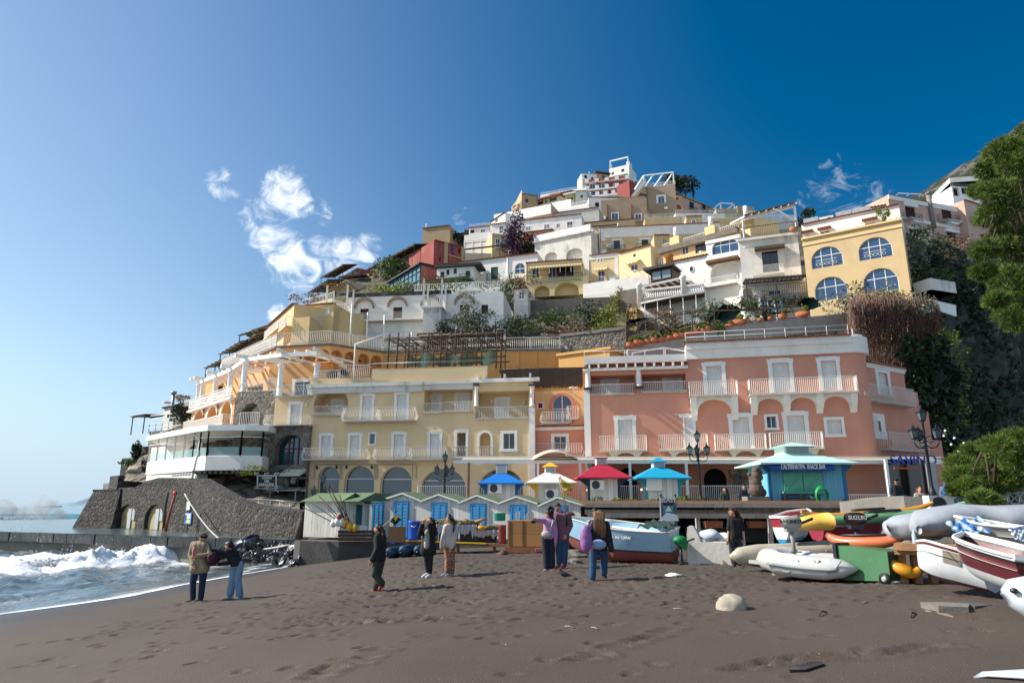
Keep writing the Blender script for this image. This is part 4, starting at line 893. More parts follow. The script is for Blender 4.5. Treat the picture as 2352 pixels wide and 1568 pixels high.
obs=[op(FB,root,*r_[:5])for r_ in[('W',1150,342,1335,595),('W',1678,314,1880,580),('W',2075,300,2258,565),('W',1360,752,1556,1035),('w',1645,755,1758,883),('W',1798,737,2006,1030),('V',2125,778,2290,940),('k',1160,1190,1345,1455)]]
zt=FB.uv(1700,290)[1];FB1=FB.sub(0,FB.w,0,FB.z0,zt);mb=MB();wall(mb,FB1,obs);body(mb,FB1,10);mb.bd('wall',PINK,root)
mb=MB();fb__(mb,FB,-.05,FB.w,zt,zt+1.2,-2,.25);fb__(mb,FB,-.05,FB.w,zt+.7,zt+1.2,.25,.42);mb.bd('cornice',WPL,root)
mb=MB();fb__(mb,FB,0,FB.w,zt+1.2,FB.z1,-.3,.04);fb__(mb,FB,-.0,FB.w,zt+1.2,zt+1.25,-10,-.3);mb.bd('parapet',WPL,root)
mb=MB();tile_row(mb,FB,-.2,FB.w,zt+1.28,.62,.24);mb.bd('tile_coping',TILE,root)
mb=MB();n=9
for i in range(n):s=FB.w*i/(n-1);mb.tb([FB.P(s,FB.z1,-.2),FB.P(s,FB.z1+.75,-.2)],.02,5)
for zz in(.4,.75):mb.tb([FB.P(0,FB.z1+zz,-.2),FB.P(FB.w,FB.z1+zz,-.2)],.018,5)
mb.bd('roof_railing',IRONW,root)
mb=MB();n=6
for i in range(n):s=FA.w*i/(n-1);mb.tb([FA.P(s,FA.z1,-.2),FA.P(s,FA.z1+.5,-.2)],.02,5)
mb.tb([FA.P(0,FA.z1+.5,-.2),FA.P(FA.w,FA.z1+.5,-.2)],.018,5)
s0,z0=FA.uv(585,270);s1=FA.uv(845,270)[0];z1=FA.uv(800,200)[1];z2=FA.uv(585,240)[1]
for(a,b)in(((s0,z0),(s0,z2)),((s0,z2),(s1,z1)),((s1,z1),(s1,z0)),((s1,z1),(s1+2.0,z0+.2)),((s0,z2-.3),(s1+1,z0))):mb.bm(FA.P(*a,-1),FA.P(*b,-1),.09,.09)
mb.bd('roof_railing',IRONW,root)
for b in[(1065,1468,487,600,'straight',1.0,1),(1553,2440,458,582,'straight',1.0,3),(820,1225,918,1040,'straight',.95,0),(1275,1698,914,1036,'straight',.95,0),(1722,2160,898,1028,'straight',.95,0)]:
 bcy(root,FB,*b[:4],style=b[4],out=b[5],arch=b[6],r=.016)
s0,s1,z0,z1=FB.rect(905,762,1095,1035);srd(FB,root,s0+.18,s1-.18,z0,z1-.16,.18);mb=MB();m_=(s0+s1)/2
lvr(mb,FB,s0+.18,m_,z0,z1-.16,.005);lvr(mb,FB,m_,s1-.18,z0,z1-.16,.005);mb.bd('shutter_door',WHITE,root)
mb=MB();fb__(mb,FB,FB.uv(1680,905)[0],FB.uv(1720,905)[0],FB.uv(1700,922)[1],FB.uv(1700,893)[1],0,.15);mb.bd('meter_box',sf('beige_box','#a58a78'),root)
for(x0,x1,y0,y1,F)in((385,670,1055,1130,FA),(865,1140,1048,1120,FA),(1345,1640,1040,1120,FB),(1800,2090,1035,1110,FB)):
 s0,s1,z0,z1=F.rect(x0,y0,x1,y1);mb=MB();n=12;P=[]
 for q in range(n+1):
  t=math.pi*(1-q/n);P.append(((s0+s1)/2+(s1-s0)/2*.62*math.cos(t),z0+(z1-z0)*.8*math.sin(t)))
 for q in range(n):mb.pm_([F.P(P[q][0],z1),F.P(P[q+1][0],z1),F.P(*P[q+1]),F.P(*P[q])],F.n*.4)
 for(a,b)in((s0,P[0][0]),(P[-1][0],s1)):mb.pm_([F.P(a,z1),F.P(b,z1),F.P(P[0][0]if a==s0 else P[-1][0],z0)],F.n*.4)
 mb.bd('bracket',WHITE,root)
s0,s1,z0,z1=FB.rect(1362,1198,1700,1392);mb=MB();fb__(mb,FB,s0,s1,z0,z1,.0,.06)
mb.bd('mosaic_panel',stm('coloured_mosaic',['#8d7a4a','#5b6e86','#a89a70','#3d5578','#9b6a40'],3.5,(.25,.22,.16),.2,.05,.02),root)
FD=Fac('p',2325,320,2760,392,1120,48.9,52.8,zb=EYE-.7)
zc=FB.P(0,0).z
cc=FB.P(FB.w,0,-1.2);P=[]
for zz in(FB.z0,zt):
 row=[]
 for q in range(9):
  a=math.pi/2*q/8;row.append(Vector((cc.x,cc.y,zz))+(FB.n*math.cos(a)+FB.d*math.sin(a))*1.2)
 P.append(row)
mb=MB();gdm(mb,P,0);mb.bd('round_corner',PINK,root)
mb=MB()
for(z0_,z1_,rr)in((zt,zt+1.2,1.45),(zt+1.2,FB.z1,1.22)):
 pts=[Vector((cc.x,cc.y,z0_))+(FB.n*math.cos(math.pi/2*q/8)+FB.d*math.sin(math.pi/2*q/8))*rr for q in range(9)]+[Vector((cc.x,cc.y,z0_))]
 mb.pm_(pts,(0,0,z1_-z0_))
mb.bd('corner_cornice',WPL,root)
h=[op(FD,root,'W',2544,395,2656,600),op(FD,root,'w',2410,745,2612,950),op(FD,root,'W',2372,420,2452,570)]
mb=MB();wall(mb,FD,h);body(mb,FD,9);mb.bd('side_wall',PINK,root);cpg(root,FD,band=.3)
s0,s1,z0,z1=FD.rect(2410,760,2480,930);mb=MB();lvr(mb,FD,s0-.5,s0+.15,z0,z1,.08);lvr(mb,FD,s1+.35,s1+1.1,z0,z1,.08);mb.bd('open_shutter',WHITE,root)
FE=Fac('p',2735,560,2875,585,1120,52.6,53.8,zb=EYE-.7);mb=MB();wall(mb,FE,[]);body(mb,FE,8)
FG=Fac('p',2735,940,3065,955,1120,52.9,55.8,zb=EYE-.7);Fh=Fac('p',2735,700,2960,730,1120,52.5,55,zb=EYE-.7)
h=[op(Fh,root,'W',2728+8,768,2845,1040)];wall(mb,Fh,h);body(mb,Fh,8);wall(mb,FG,[]);body(mb,FG,8);mb.bd('side_wall',PINK,root)
for b in[(2388,2645,525,648,FD),(2645,2815,545,680,FD),(2612,2920,915,1048,FD)]:bcy(root,b[4],*b[:4],style='belly',out=.8)
mb=MB();p0=at(1957,818,49.5);w_=Vector((1,.25,0)).normalized()
TP=at(1957,787,49.5).z
mb.obox(Vector((p0.x,p0.y,(p0.z+TP)/2))+w_*.35,w_*.42,Vector((.25,-1,0)).normalized()*.04,Vector((0,0,(TP-p0.z)/2)),0)
mb.obox(Vector((p0.x,p0.y,TP+.5))+w_*.3,(.03,0,0),(0,.03,0),(0,0,.6),0);sb=mb.bd('roof_sign',WHITE,root)
def text(body_,size,loc,mat,parent=None,xdir=(1,0,0),name='lettering',ext=.006,bold=0,align='CENTER',space=1.0,font_sc=1.0,up=(0,0,1)):
 """real raised lettering, turned into a mesh"""
 cu=bpy.data.curves.new(name,'FONT');cu.body=body_;cu.size=size;cu.extrude=ext;cu.align_x=align;cu.align_y='CENTER';cu.space_character=space;cu.offset=bold;cu.space_line=.95
 ob=bpy.data.objects.new('tmp',cu);me=bpy.data.meshes.new_from_object(ob);me.materials.clear();me.materials.append(mat)
 X=Vector(xdir).normalized();Z=Vector(up).normalized();N_=X.cross(Z).normalized()
 org=ORG.get(parent.name,Vector())if parent else Vector(loc)
 for v in me.vertices:v.co=Vector(loc)+X*v.co.x*font_sc+Z*v.co.y+N_*v.co.z-org
 bpy.data.objects.remove(ob);bpy.data.curves.remove(cu)
 o=bpy.data.objects.new(name,me);COL.objects.link(o)
 if parent:o.parent=parent;ORG[o.name]=org
 else:o.location=org
 return o
BLK=sf('black_lettering','#1b1b1b',.6,.05,2,0)
text('OVO\nDEI\nARACENI',.26,Vector((p0.x,p0.y,(p0.z+TP)/2))+w_*.36+Vector((0,-.09,0)),BLK,sb,w_,bold=.004,ext=.012)
# ---- left side: sea wall, rock, restaurant, orange hotel
def poly_wall(name,label,cat,pts,thick,mat,group=None,ops=()):
 """a wall following surveyed base points (u, v_base, v_top) at height zb"""
 pass
def seg_wall(mb,pts,thick,m=0,cap=True):
 """pts: list of (x, y, zb, zt)"""
 for(a,b)in zip(pts,pts[1:]):
  d=Vector((b[0]-a[0],b[1]-a[1],0)).normalized();n=Vector((-d.y,d.x,0))*thick
  A0=Vector((a[0],a[1],a[2]));A1=Vector((a[0],a[1],a[3]));B0=Vector((b[0],b[1],b[2]));B1=Vector((b[0],b[1],b[3]))
  mb.pm_([A0,B0,B1,A1],n,m)
def surv(u,vb,vt,zb,lean=0):p=atz(u,vb,zb);zt=EYE+kz(vt)*(p.y+lean);return(p.x,p.y,zb-.3,zt)
QZ=JETTY_Z+.05
root=tg('sea_wall','old dark rubble sea wall with two arched doorways standing on the wet quay','wall',atz(320,1216,QZ));SW=root
low=[surv(*a,QZ)for a in((262,1213,1128),(300,1214,1104),(330,1215,1096),(375,1217,1096),(430,1221,1098),(470,1225,1120),(505,1228,1140),(540,1231,1154),(575,1233,1163),(620,1236,1167),(690,1240,1174))]
FW=Fac.__new__(Fac);a,b=low[0],low[4];FW.t='f';FW.A=Vector((a[0],a[1],0));D_=Vector((b[0]-a[0],b[1]-a[1],0));FW.w=D_.length;FW.d=D_/FW.w;FW.n=Vector((FW.d.y,-FW.d.x,0));FW.Y=a[1];FW.z0=QZ-.3;FW.z1=EYE+kz(1103)*54
F1=FW.sub(0,FW.w,.04)
r1=F1.rect(290,1155,455,1372);r2=F1.rect(535,1155,700,1385)
DOORP=sf('flaking_yellow_render','#a8966c',.95,.25,1.5,.3,stain=.9,stain_col=(.20,.19,.18));OLDD=sf('old_white_door','#a9adae',.7,.15,3,.2,stain=.4)
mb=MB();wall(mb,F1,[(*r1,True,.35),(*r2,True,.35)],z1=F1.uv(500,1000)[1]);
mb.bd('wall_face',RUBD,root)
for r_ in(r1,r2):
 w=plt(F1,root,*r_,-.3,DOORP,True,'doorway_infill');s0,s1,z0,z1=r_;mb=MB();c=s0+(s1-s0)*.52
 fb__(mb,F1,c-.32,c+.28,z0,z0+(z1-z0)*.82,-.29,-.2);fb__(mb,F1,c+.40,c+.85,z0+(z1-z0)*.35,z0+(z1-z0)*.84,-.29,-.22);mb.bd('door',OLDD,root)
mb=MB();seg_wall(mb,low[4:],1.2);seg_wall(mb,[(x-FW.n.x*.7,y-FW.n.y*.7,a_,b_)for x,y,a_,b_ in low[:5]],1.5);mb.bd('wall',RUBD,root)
tw=[surv(*a,QZ)for a in((200,1212,1124),(262,1213,1126))]
root2=tg('bastion','rubble corner bastion with leaning wall at the seaward end','wall',Vector((tw[0][0],tw[0][1],QZ)))
mb=MB();a,b=tw;d=Vector((b[0]-a[0],b[1]-a[1],0)).normalized();n=Vector((d.y,-d.x,0));bt=[]
for(z,off,lf)in((a[2],.5,-.9),(a[3]-.2,0,.5),(a[3],.05,.45)):
 bt.append([Vector((a[0],a[1],z))+n*(off+.3)+d*lf,Vector((b[0],b[1],z))+n*(off+.35)+d*.6,Vector((b[0],b[1],z))-n*7+d*.6,Vector((a[0],a[1],z))-n*7+d*(lf+.2)])
for i in range(2):
 for k in range(4):mb.quad(bt[i][k],bt[i][(k+1)%4],bt[i+1][(k+1)%4],bt[i+1][k])
mb.add(bt[2],[(0,1,2,3)]);mb.bd('wall',RUBD,root2)
F2=FW.sub(0,FW.w*3,.05)
Fw2=Fac.__new__(Fac);a,b=low[4],low[7];Fw2.t='f';Fw2.A=Vector((a[0],a[1],0));D_=Vector((b[0]-a[0],b[1]-a[1],0));Fw2.w=D_.length;Fw2.d=D_/Fw2.w;Fw2.n=Vector((Fw2.d.y,-Fw2.d.x,0));Fw2.Y=a[1];Fw2.z0=QZ;Fw2.z1=6
def flat_sign(name,label,F,x0,y0,x1,y1,mat,extra=None,cat='sign'):
 s0,s1,z0,z1=F.rect(x0,y0,x1,y1);r=tg(name,label,cat,F.P((s0+s1)/2,z0,.12));mb=MB();fb__(mb,F,s0,s1,z0,z1,.06,.12);mb.bd('panel',mat,r)
 for(fx0,fy0,fx1,fy1,m)in(extra or()):
  mb=MB();fb__(mb,F,s0+(s1-s0)*fx0,s0+(s1-s0)*fx1,z0+(z1-z0)*fy0,z0+(z1-z0)*fy1,.12,.124);mb.bd('printed_area',m,r)
 return r
SB=sf('sign_blue','#3f7fc0',.5,.05,3,0);SBD=sf('sign_map_blue','#27405e',.5,.3,9,0);SY=sf('sign_yellow','#cfc24a',.5,.05,3,0);SW_=sf('sign_white','#c8cccf',.5,.05,3,0)
flat_sign('information_board','blue and yellow beach information board on the rubble wall',Fw2,858,1233,966,1330,SB,((.06,.3,.62,.78,SBD),(.08,.06,.5,.25,SY),(.66,.5,.94,.8,SW_),(.66,.1,.94,.4,SY),(.06,.84,.94,.95,SW_)),'notice board')
flat_sign('notice','tall white notice sheet high on the rubble wall above the blue board',Fw2,905,1133,955,1207,SW_,((.1,.1,.9,.12,SBD),(.1,.3,.9,.32,SBD),(.1,.5,.9,.52,SBD),(.1,.7,.9,.72,SBD)),'notice')
flat_sign('notice','small square white notice left of the blue board',Fw2,800,1268,823,1295,SW_,((.2,.2,.8,.6,SBD),),'notice')
mb=MB();p=[at(380,1220,48),at(389,1180,48.2),at(402,1135,48.4)];mb.tb(p,[.10,.09,.08],8);pr=mb.bd('mooring_post',sf('rust_red_wood','#8a4a34',.8,.3,3,.4),label='leaning reddish mooring post against the sea wall',cat='post',loc=p[0])
mb=MB();p=[at(376,1212,48.6),at(380,1160,48.6),at(386,1130,48.6)];mb.tb(p,.09,8);mb.bd('mooring_post',POLE,label='weathered grey pole beside the reddish mooring post',cat='post',loc=p[0])
mb=MB();mb.ball(at(402,1132,48.2),(.16,.14,.16),0,10);mb.bd('buoy',sf('buoy_orange','#d2482a',.5,.1,3,0),label='small orange float hung on the head of the mooring post',cat='buoy',loc=at(402,1132,48.2))
A_=at(424,1134,47.5);B_=at(664,1251,33);mb=MB();pts=[A_.lerp(B_,i/24)-Vector((0,0,1.5*math.sin(math.pi*i/24)))for i in range(25)]
mb.tb(pts,.045,5);mb.bd('mooring_rope',sf('pale_rope','#b9b6ab',.9,.1,6,.3),label='long pale mooring rope sagging from the sea wall to the rocks',cat='rope',loc=B_)
mb=MB();rp=[at(378,1078,66),at(430,1090,64),at(465,1104,61),at(505,1138,57),at(545,1158,53),at(620,1163,49),at(690,1170,46)]
for h in(0,.45):mb.tb([p+Vector((0,0,h))for p in rp],.03,5)
for i in range(len(rp)-1):
 for k in range(3):q=rp[i].lerp(rp[i+1],k/3);mb.tb([q-Vector((0,0,.7)),q+Vector((0,0,.45))],.025,4)
mb.bd('handrail',sf('galvanised','#8f9496',.4,.1,3,0,metal=.6),label='thin metal handrail following the stepped path above the sea wall',cat='handrail',loc=rp[3])
mb=MB();hp=[at(365,1078,70),at(420,1088,66),at(450,1096,62),at(478,1120,58)]
for h in(.1,.6):mb.tb([p+Vector((0,0,h))for p in hp],.035,5)
for i in range(4):mb.tb([hp[i]-Vector((0,0,.4)),hp[i]+Vector((0,0,.6))],.03,4)
mb.bd('handrail',IRONW,label='double white handrail on the upper path below the restaurant',cat='handrail',loc=hp[1])
rows=[[(290,1105,70),(360,1108,66),(430,1110,62),(470,1140,58),(520,1165,54),(600,1185,50),(700,1190,50)],[(300,1075,72),(360,1080,70),(440,1085,66),(475,1100,61),(520,1110,58.5),(600,1115,57),(640,1120,57.5),(700,1125,58)],[(320,1050,74),(370,1050,72),(440,1060,68),(478,1065,62),(520,1062,59.5),(600,1062,58.5),(640,1070,58.5),(700,1075,59)],[(330,1025,76),(380,1020,76),(450,1010,70),(480,990,66),(520,985,64),(600,985,62),(640,990,60),(700,990,60)]]
loft('rock_face',rows,stm('sea_rock',['#6f6658','#847a6b','#564e43','#9a8f7e'],.55,(.07,.06,.05),1.0,.10,.35),7,.9,seed=8,sc=.3)
root=tg('stone_tower','rubble stone hotel base with a huge blue glazed arch above a dark glass door','building',at(650,1190,56))
FS=Fac('f',1590,465,2012,None,1230,57.5,56.5)
h=[]
ra=FS.rect(1702,532,1962,802);h.append((*ra,True,.8))
g_=pns(FS,root,*ra,-.7,glass('tall_arch_glass','#123c4c',.04),BROWNSH,True,3,2,.1,'arched_window',transom=ra[2]+(ra[3]-ra[2])*.55)
rb=FS.rect(1822,884,1976,1003);h.append(opn(FS,root,'d',rb));rc=FS.rect(1765,1030,1960,1228);h.append((*rc,False,.4));pns(FS,root,*rc,-.35,GLASSD,sf('teal_metal','#20484a',.4),cols=5,rows=6,bar=.04,name='glass_door')
mb=MB();wall(mb,FS,h);body(mb,FS,6);mb.bd('wall',RUB,root)
s0,s1,z0,z1=FS.rect(1798,842,1978,885);mb=MB();mb.pm_([FS.P(s0,z1),FS.P(s0,z0,.9),FS.P(s0,z0-.2,.9),FS.P(s0,z1-.2)],FS.d*(s1-s0));mb.bd('awning',sf('cream_canvas','#cfc8b4',.8),root)
s0,s1,z0,z1=FS.rect(1720,1000,1982,1030);mb=MB();mb.pm_([FS.P(s0,z1-.2),FS.P(s0,z1-.35,1.5),FS.P(s0,z0,1.5),FS.P(s0,z1-.4)],FS.d*(s1-s0));
for s in(s0+.3,s1-.1):mb.bm(FS.P(s,rc[2],1.4),FS.P(s,z1-.4,1.4),.07,.07)
mb.bd('door_canopy',sf('grey_canvas','#a5a8aa',.8),root)
sg=tg('hanging_sign','black framed hanging sign lettered COVO DEI SARACENI in white','sign',at(612,1118,54.5))
q=lambda x,y:at(*px('f',x,y),54.5)
mb=MB();a,b=q(1550,905),q(1712,990);c=(a+b)/2;X=Vector((1,-.02,0)).normalized();mb.obox(c,X*abs(b.x-a.x)/2,(0,.04,0),(0,0,(a.z-b.z)/2));mb.bd('panel',sf('sign_black','#161719',.5),sg)
fb=MB()
for(p0_,p1_)in(((1540,895),(1722,895)),((1540,1015),(1722,1015)),((1545,895),(1545,1015)),((1716,895),(1716,1015)),((1550,905),(1712,905)),((1550,990),(1712,990)),((1550,905),(1550,990)),((1712,905),(1712,990)),((1700,1015),(1735,1050))):fb.bm(q(*p0_)-Vector((0,.05,0)),q(*p1_)-Vector((0,.05,0)),.035,.035)
for(x,y)in((1540,895),(1722,895),(1540,1015),(1722,1015),(1632,893),(1632,1020)):
 for k in range(2):
  cc_=q(x,y)+Vector((.09*(1 if k else-1),0,.08));fb.tb([cc_+Vector((.09*math.cos(t),-.05,.09*math.sin(t)))for t in[i*.9 for i in range(7)]],.018,4)
fb.bm(q(1540,955),q(1540,955)+Vector((.2,3.0,0)),.05,.05);fb.bd('frame',IRONW,sg)
text('COVO\nDEI\nSARACENI',.25,c+Vector((0,-.06,-.02)),WHITE,sg,X,ext=.01,bold=.004,font_sc=1.0)
root=tg('restaurant','white glass walled restaurant terrace pavilion jutting out over the rock','building',at(520,1060,57))
q=lambda x,y,Y:at(*px('f',x,y),Y)
zR=EYE+kz(px('f',0,515)[1])*56.5;fl=EYE+kz(px('f',0,735)[1])*56.5;fb_=fl-1.0
def xy(x,Y,y=620):p=q(x,y,Y);return Vector((p.x,p.y,0))
pl=[xy(585,63.5),xy(975,57.5),xy(1030,56.3),xy(1100,55.6),xy(1400,55.2),xy(1590,55.6),xy(1680,58.5)]
ctr=Vector((-26,66,0));back=[xy(1680,62),Vector((-36,75,0))]
def slab(mb,pts,z0,z1,grow=0,m=0):
 c=sum(pts,Vector())/len(pts);P=[Vector((p.x,p.y,z0))+(p-c).normalized()*grow for p in pts];mb.pm_(P,(0,0,z1-z0),m)
mb=MB();slab(mb,pl+back,zR,zR+.45,.7);mb.bd('roof',WHITE,root)
mb=MB();slab(mb,pl+back,fb_-.1,fl,.15);mb.bd('floor_band',WPL,root)
mb=MB()
for a,b in zip(pl[:2],pl[1:3]):
 mb.pm_([Vector((a.x,a.y,fb_-1.9)),Vector((b.x,b.y,fb_-1.9)),Vector((b.x,b.y,fb_)),Vector((a.x,a.y,fb_))],(.5,.9,0))
mb.bd('base_wall',WPL,root)
Fq=Fac.__new__(Fac);Fq.t='f';Fq.A=pl[0].copy();D_=pl[1]-pl[0];Fq.w=D_.length;Fq.d=D_/Fq.w;Fq.n=Vector((Fq.d.y,-Fq.d.x,0));Fq.Y=63;Fq.z0=fb_-2;Fq.z1=zR
for r_ in((607,826,773,885),(786,816,966,894)):
 s0,s1,z0,z1=Fq.rect(*r_);mb=MB();fb__(mb,Fq,s0,s1,z0,z1,.01,.05,0)
 for i in range(8):a=s0+(s1-s0)*i/7;fb__(mb,Fq,a-.03,a+.03,z0,z1,.05,.08,1)
 mb.bd('shuttered_window',[sf('grey_panel','#9b9d9e',.7),WHITE],root)
mb=MB();gb=MB();gl=MB()
CG=glass('clear_pane','#33474b',.03);
for i,(a,b)in enumerate(zip(pl,pl[1:])):
 L=(b-a).length;n=max(1,round(L/(1.75 if i==0 else 3.3)))
 for k in range(n+1):
  p=a.lerp(b,k/n);mb.bm(Vector((p.x,p.y,fl)),Vector((p.x,p.y,zR)),.10,.10)
 for z in(zR-.45,fl+.04):mb.bm(Vector((a.x,a.y,z)),Vector((b.x,b.y,z)),.07,.07)
 for k in range(n):
  p0_=a.lerp(b,(k+.06)/n);p1_=a.lerp(b,(k+.94)/n);gb.quad(Vector((p0_.x,p0_.y,fl+.05)),Vector((p1_.x,p1_.y,fl+.05)),Vector((p1_.x,p1_.y,fl+.75)),Vector((p0_.x,p0_.y,fl+.75)))
mb.bd('window_frame',WHITE,root)
def see_through(name,col,a,rough=.1):
 m,nt,P=nodes(name);P.inputs['Base Color'].default_value=(*srgb(col),1);P.inputs['Alpha'].default_value=a;P.inputs['Roughness'].default_value=rough;return m
gb.bd('glass_balustrade',see_through('frosted_glass','#9fc4c0',.55,.3),root)
FBk=Fac.__new__(Fac);FBk.t='f';FBk.A=xy(600,71);D_=xy(1700,60.5)-FBk.A;FBk.w=D_.length;FBk.d=D_/FBk.w;FBk.n=Vector((FBk.d.y,-FBk.d.x,0));FBk.Y=66;FBk.z0=fl-.5;FBk.z1=zR
hs=[]
for r_ in((925,600,1005,735),(1080,570,1150,735),(1190,555,1258,735),(1420,600,1532,735)):
 rr=FBk.rect(*r_);pns(FBk,root,*rr,-.2,GLASSB,WHITE,True,3,2,.09,'arched_window');hs.append((*rr,True,.25))
mb=MB();wall(mb,FBk,hs);mb.bd('inner_wall',WPL,root)
mb=MB();mb.pm_([q(1320,470,58),q(1690,478,60),q(1690,478,60)+Vector((0,-3.2,-.45)),q(1320,495,58)+Vector((0,-2.4,-.35))],(0,0,.06));mb.bd('awning',MC['cream_canvas'],root)
mb=MB();mb.tb([q(985,520,57.0),q(990,550,56.8),q(1035,565,56.6),q(1010,720,56.2),q(985,800,56.4),q(945,1005,56.6)],.10,8);mb.bd('drain_pipe',WHITE,root)
mb=MB()
for x in range(1030,1600,48):p=xy(x,56.3);mb.bm(Vector((p.x,p.y-.6,fb_-.22)),Vector((p.x+.2,p.y+3,fb_-.22)),.25,.25)
mb.bd('floor_beam',CONC,root)
# ---- orange hotel: arcaded lower wing, stone bay, terraces, corbelled upper terrace
root=tg('hotel','orange hotel with corbelled arcade, stone bay and white columned terrace pergola','hotel',at(640,1000,60));OH=root
FO=Fac('e',951,1430,1333,1311,1560,69.2,60.0);FO.z0=zR+.2
hs=[]
for r_ in((966,1425,1052,1560),(1080,1388,1172,1560),(1206,1345,1302,1545)):
 rr=FO.rect(*r_);rr=(rr[0],rr[1],rr[2]-.4,rr[3]);srd(FO,root,*rr,.28,.05,WPL,True);plt(FO,root,*rr,-1.4,WPL,True,'loggia_wall');hs.append((*rr,True,1.4))
mb=MB();wall(mb,FO,hs);body(mb,FO,14);mb.bd('wall',ORG_,root)
for(x0,x1,yt,yb)in((930,1022,1540,1585),(1020,1140,1513,1575),(1140,1290,1478,1560)):bcy(root,FO,x0,x1,yt,yb,'straight',.9,lod=0,slabm=ORG_,r=.02)
mb=MB();rlm(mb,[FO.P(0,FO.z1,.35),FO.P(FO.w,FO.z1,.35)],1.05,.2,.016)
for zz in(.3,.55,.8):mb.bm(FO.P(0,FO.z1+zz,.35),FO.P(FO.w,FO.z1+zz,.35),.02,.12)
mb.bd('terrace_railing',IRONW,root);mb=MB();fb__(mb,FO,-.3,FO.w,FO.z1-.15,FO.z1,0,.45);mb.bd('terrace_edge',WPL,root)
for x in(1066,1188):s=FO.uv(x,1400)[0];mb=MB();mb.tb([FO.P(s,FO.z1,.1),FO.P(s,FO.z0,.1)],.05,6);mb.bd('drain_pipe',BROWNSH,root)
FK=Fac('e',1352,1258,1690,None,1560,59.5,58.8);FK.z0=fl-.8
rr=FK.rect(1382,1355,1552,1553);plt(FK,root,*rr,-1.5,WPL,True,'loggia_wall');mb=MB();wall(mb,FK,[(*rr,True,1.5)]);body(mb,FK,8);mb.bd('stone_bay',RUB,root)
mb=MB();rlm(mb,[FK.P(rr[0],rr[2],.05),FK.P(rr[1],rr[2],.05)],1.1,.16,.018);mb.bd('railing',IRONW,root)
mb=MB();rlm(mb,[FK.P(0,FK.z1,-.1),FK.P(FK.w,FK.z1,-.1)],1.15,.13,.018)
n=9
for i in range(n):
 c_=FK.P(FK.w*(i+.5)/n,FK.z1+.6,-.05);rr_=FK.w/n*.42;mb.tb([c_+FK.d*rr_*math.cos(t)+Vector((0,0,rr_*math.sin(t)))for t in[j*math.pi/5 for j in range(11)]],.02,4)
mb.bd('ornate_railing',IRONW,root)
FL=Fac('e',1690,1300,2012,None,1560,57.5,57.0);FL.z0=FS.z1-.05
hs=[opn(FL,root,'W',FL.rect(1803,1348,1928,1565))];mb=MB();wall(mb,FL,hs);body(mb,FL,7);mb.bd('wall',YEL,root)
bcy(root,FL,1600,1995,1460,1548,'belly',.9);bcy(root,FL,1688,2003,1198,1290,'belly',.7)
mb=MB();s,z=FL.uv(1972,1372);mb.ball(FL.P(s,z,.1),(.1,.1,.2),0,8);mb.bd('wall_lamp',WHITE,root)
FM=Fac('e',1640,1010,2040,None,1300,62.5,61.5);FM.z0=FL.z1-.2
rr=FM.rect(1862,1168,2000,1290);srd(FM,root,*rr,.25);pns(FM,root,*rr,-.2,GLASSB,WHITE,cols=2,rows=1);mb=MB();wall(mb,FM,[(*rr,False,.25)]);body(mb,FM,8);mb.bd('wall',ORG_,root)
FM2=Fac('e',1000,1205,1640,1010,1300,75,63.5);FM2.z0=FO.z1-.2
hs=[]
for r_ in((1015,1290,1085,1350),(1140,1200,1220,1290),(1440,1200,1580,1270)):hs.append(opn(FM2,root,'K',FM2.rect(*r_)))
mb=MB();wall(mb,FM2,hs);body(mb,FM2,8);mb.bd('wall',ORG_,root)
def colat(F,x,yb,yt,d=-.35,r=.26):
 s=F.uv(x,yb)[0];zt_=F.z1+2.75;mb=MB();column(mb,F.P(s,F.z1,d),r,2.75);mb.bd('column',WHITE,root);return F.P(s,zt_,d)
tops=[colat(FO,x,1300,0)for x in(972,1006,1116,1242)]+[colat(FK,1385,1250,0,-.3)]
t2=[colat(FL,1722,1195,0,-.2),colat(FL,2040,1190,0,-.2)]
for i,p in enumerate(t2):p.z=tops[-1].z
mb=MB();allp=[p+Vector((0,0,.18))for p in tops]+[t2[0]+Vector((0,0,.18)),t2[1]+Vector((0,0,.18))]
for a,b in zip(allp,allp[1:]):mb.bm(a,b,.26,.34)
for i,p in enumerate(allp):
 bk=Vector((.69,.72,0))if i<5 else Vector((.1,1,0));mb.bm(p-bk*1.0+Vector((0,0,.25)),p+bk*7+Vector((0,0,.25)),.22,.3)
for a,b in zip(allp,allp[1:]):
 for k in(.33,.66):p=a.lerp(b,k);bk=Vector((.5,.8,0));mb.bm(p+Vector((0,0,.3)),p+bk*6+Vector((0,0,.3)),.12,.2)
mb.bd('terrace_pergola',WHITE,root)
Zc=EYE+.2368*66
def P4(u,v):return atz(u,v,Zc)
cp=[P4(507,850.6),P4(636.4,797.3),P4(759.8,791),P4(880.6,808.3),P4(1085,807),P4(1288,804)]
def fbt(a,b,z0,z1,t='e'):
 f=Fac.__new__(Fac);f.t=t;f.A=Vector((a.x,a.y,0));D_=Vector((b.x-a.x,b.y-a.y,0));f.w=D_.length;f.d=D_/f.w;f.n=Vector((f.d.y,-f.d.x,0));f.z0=z0;f.z1=z1;f.Y=a.y;return f
zl=EYE+kz(832)*66;zbb=EYE+kz(885)*66
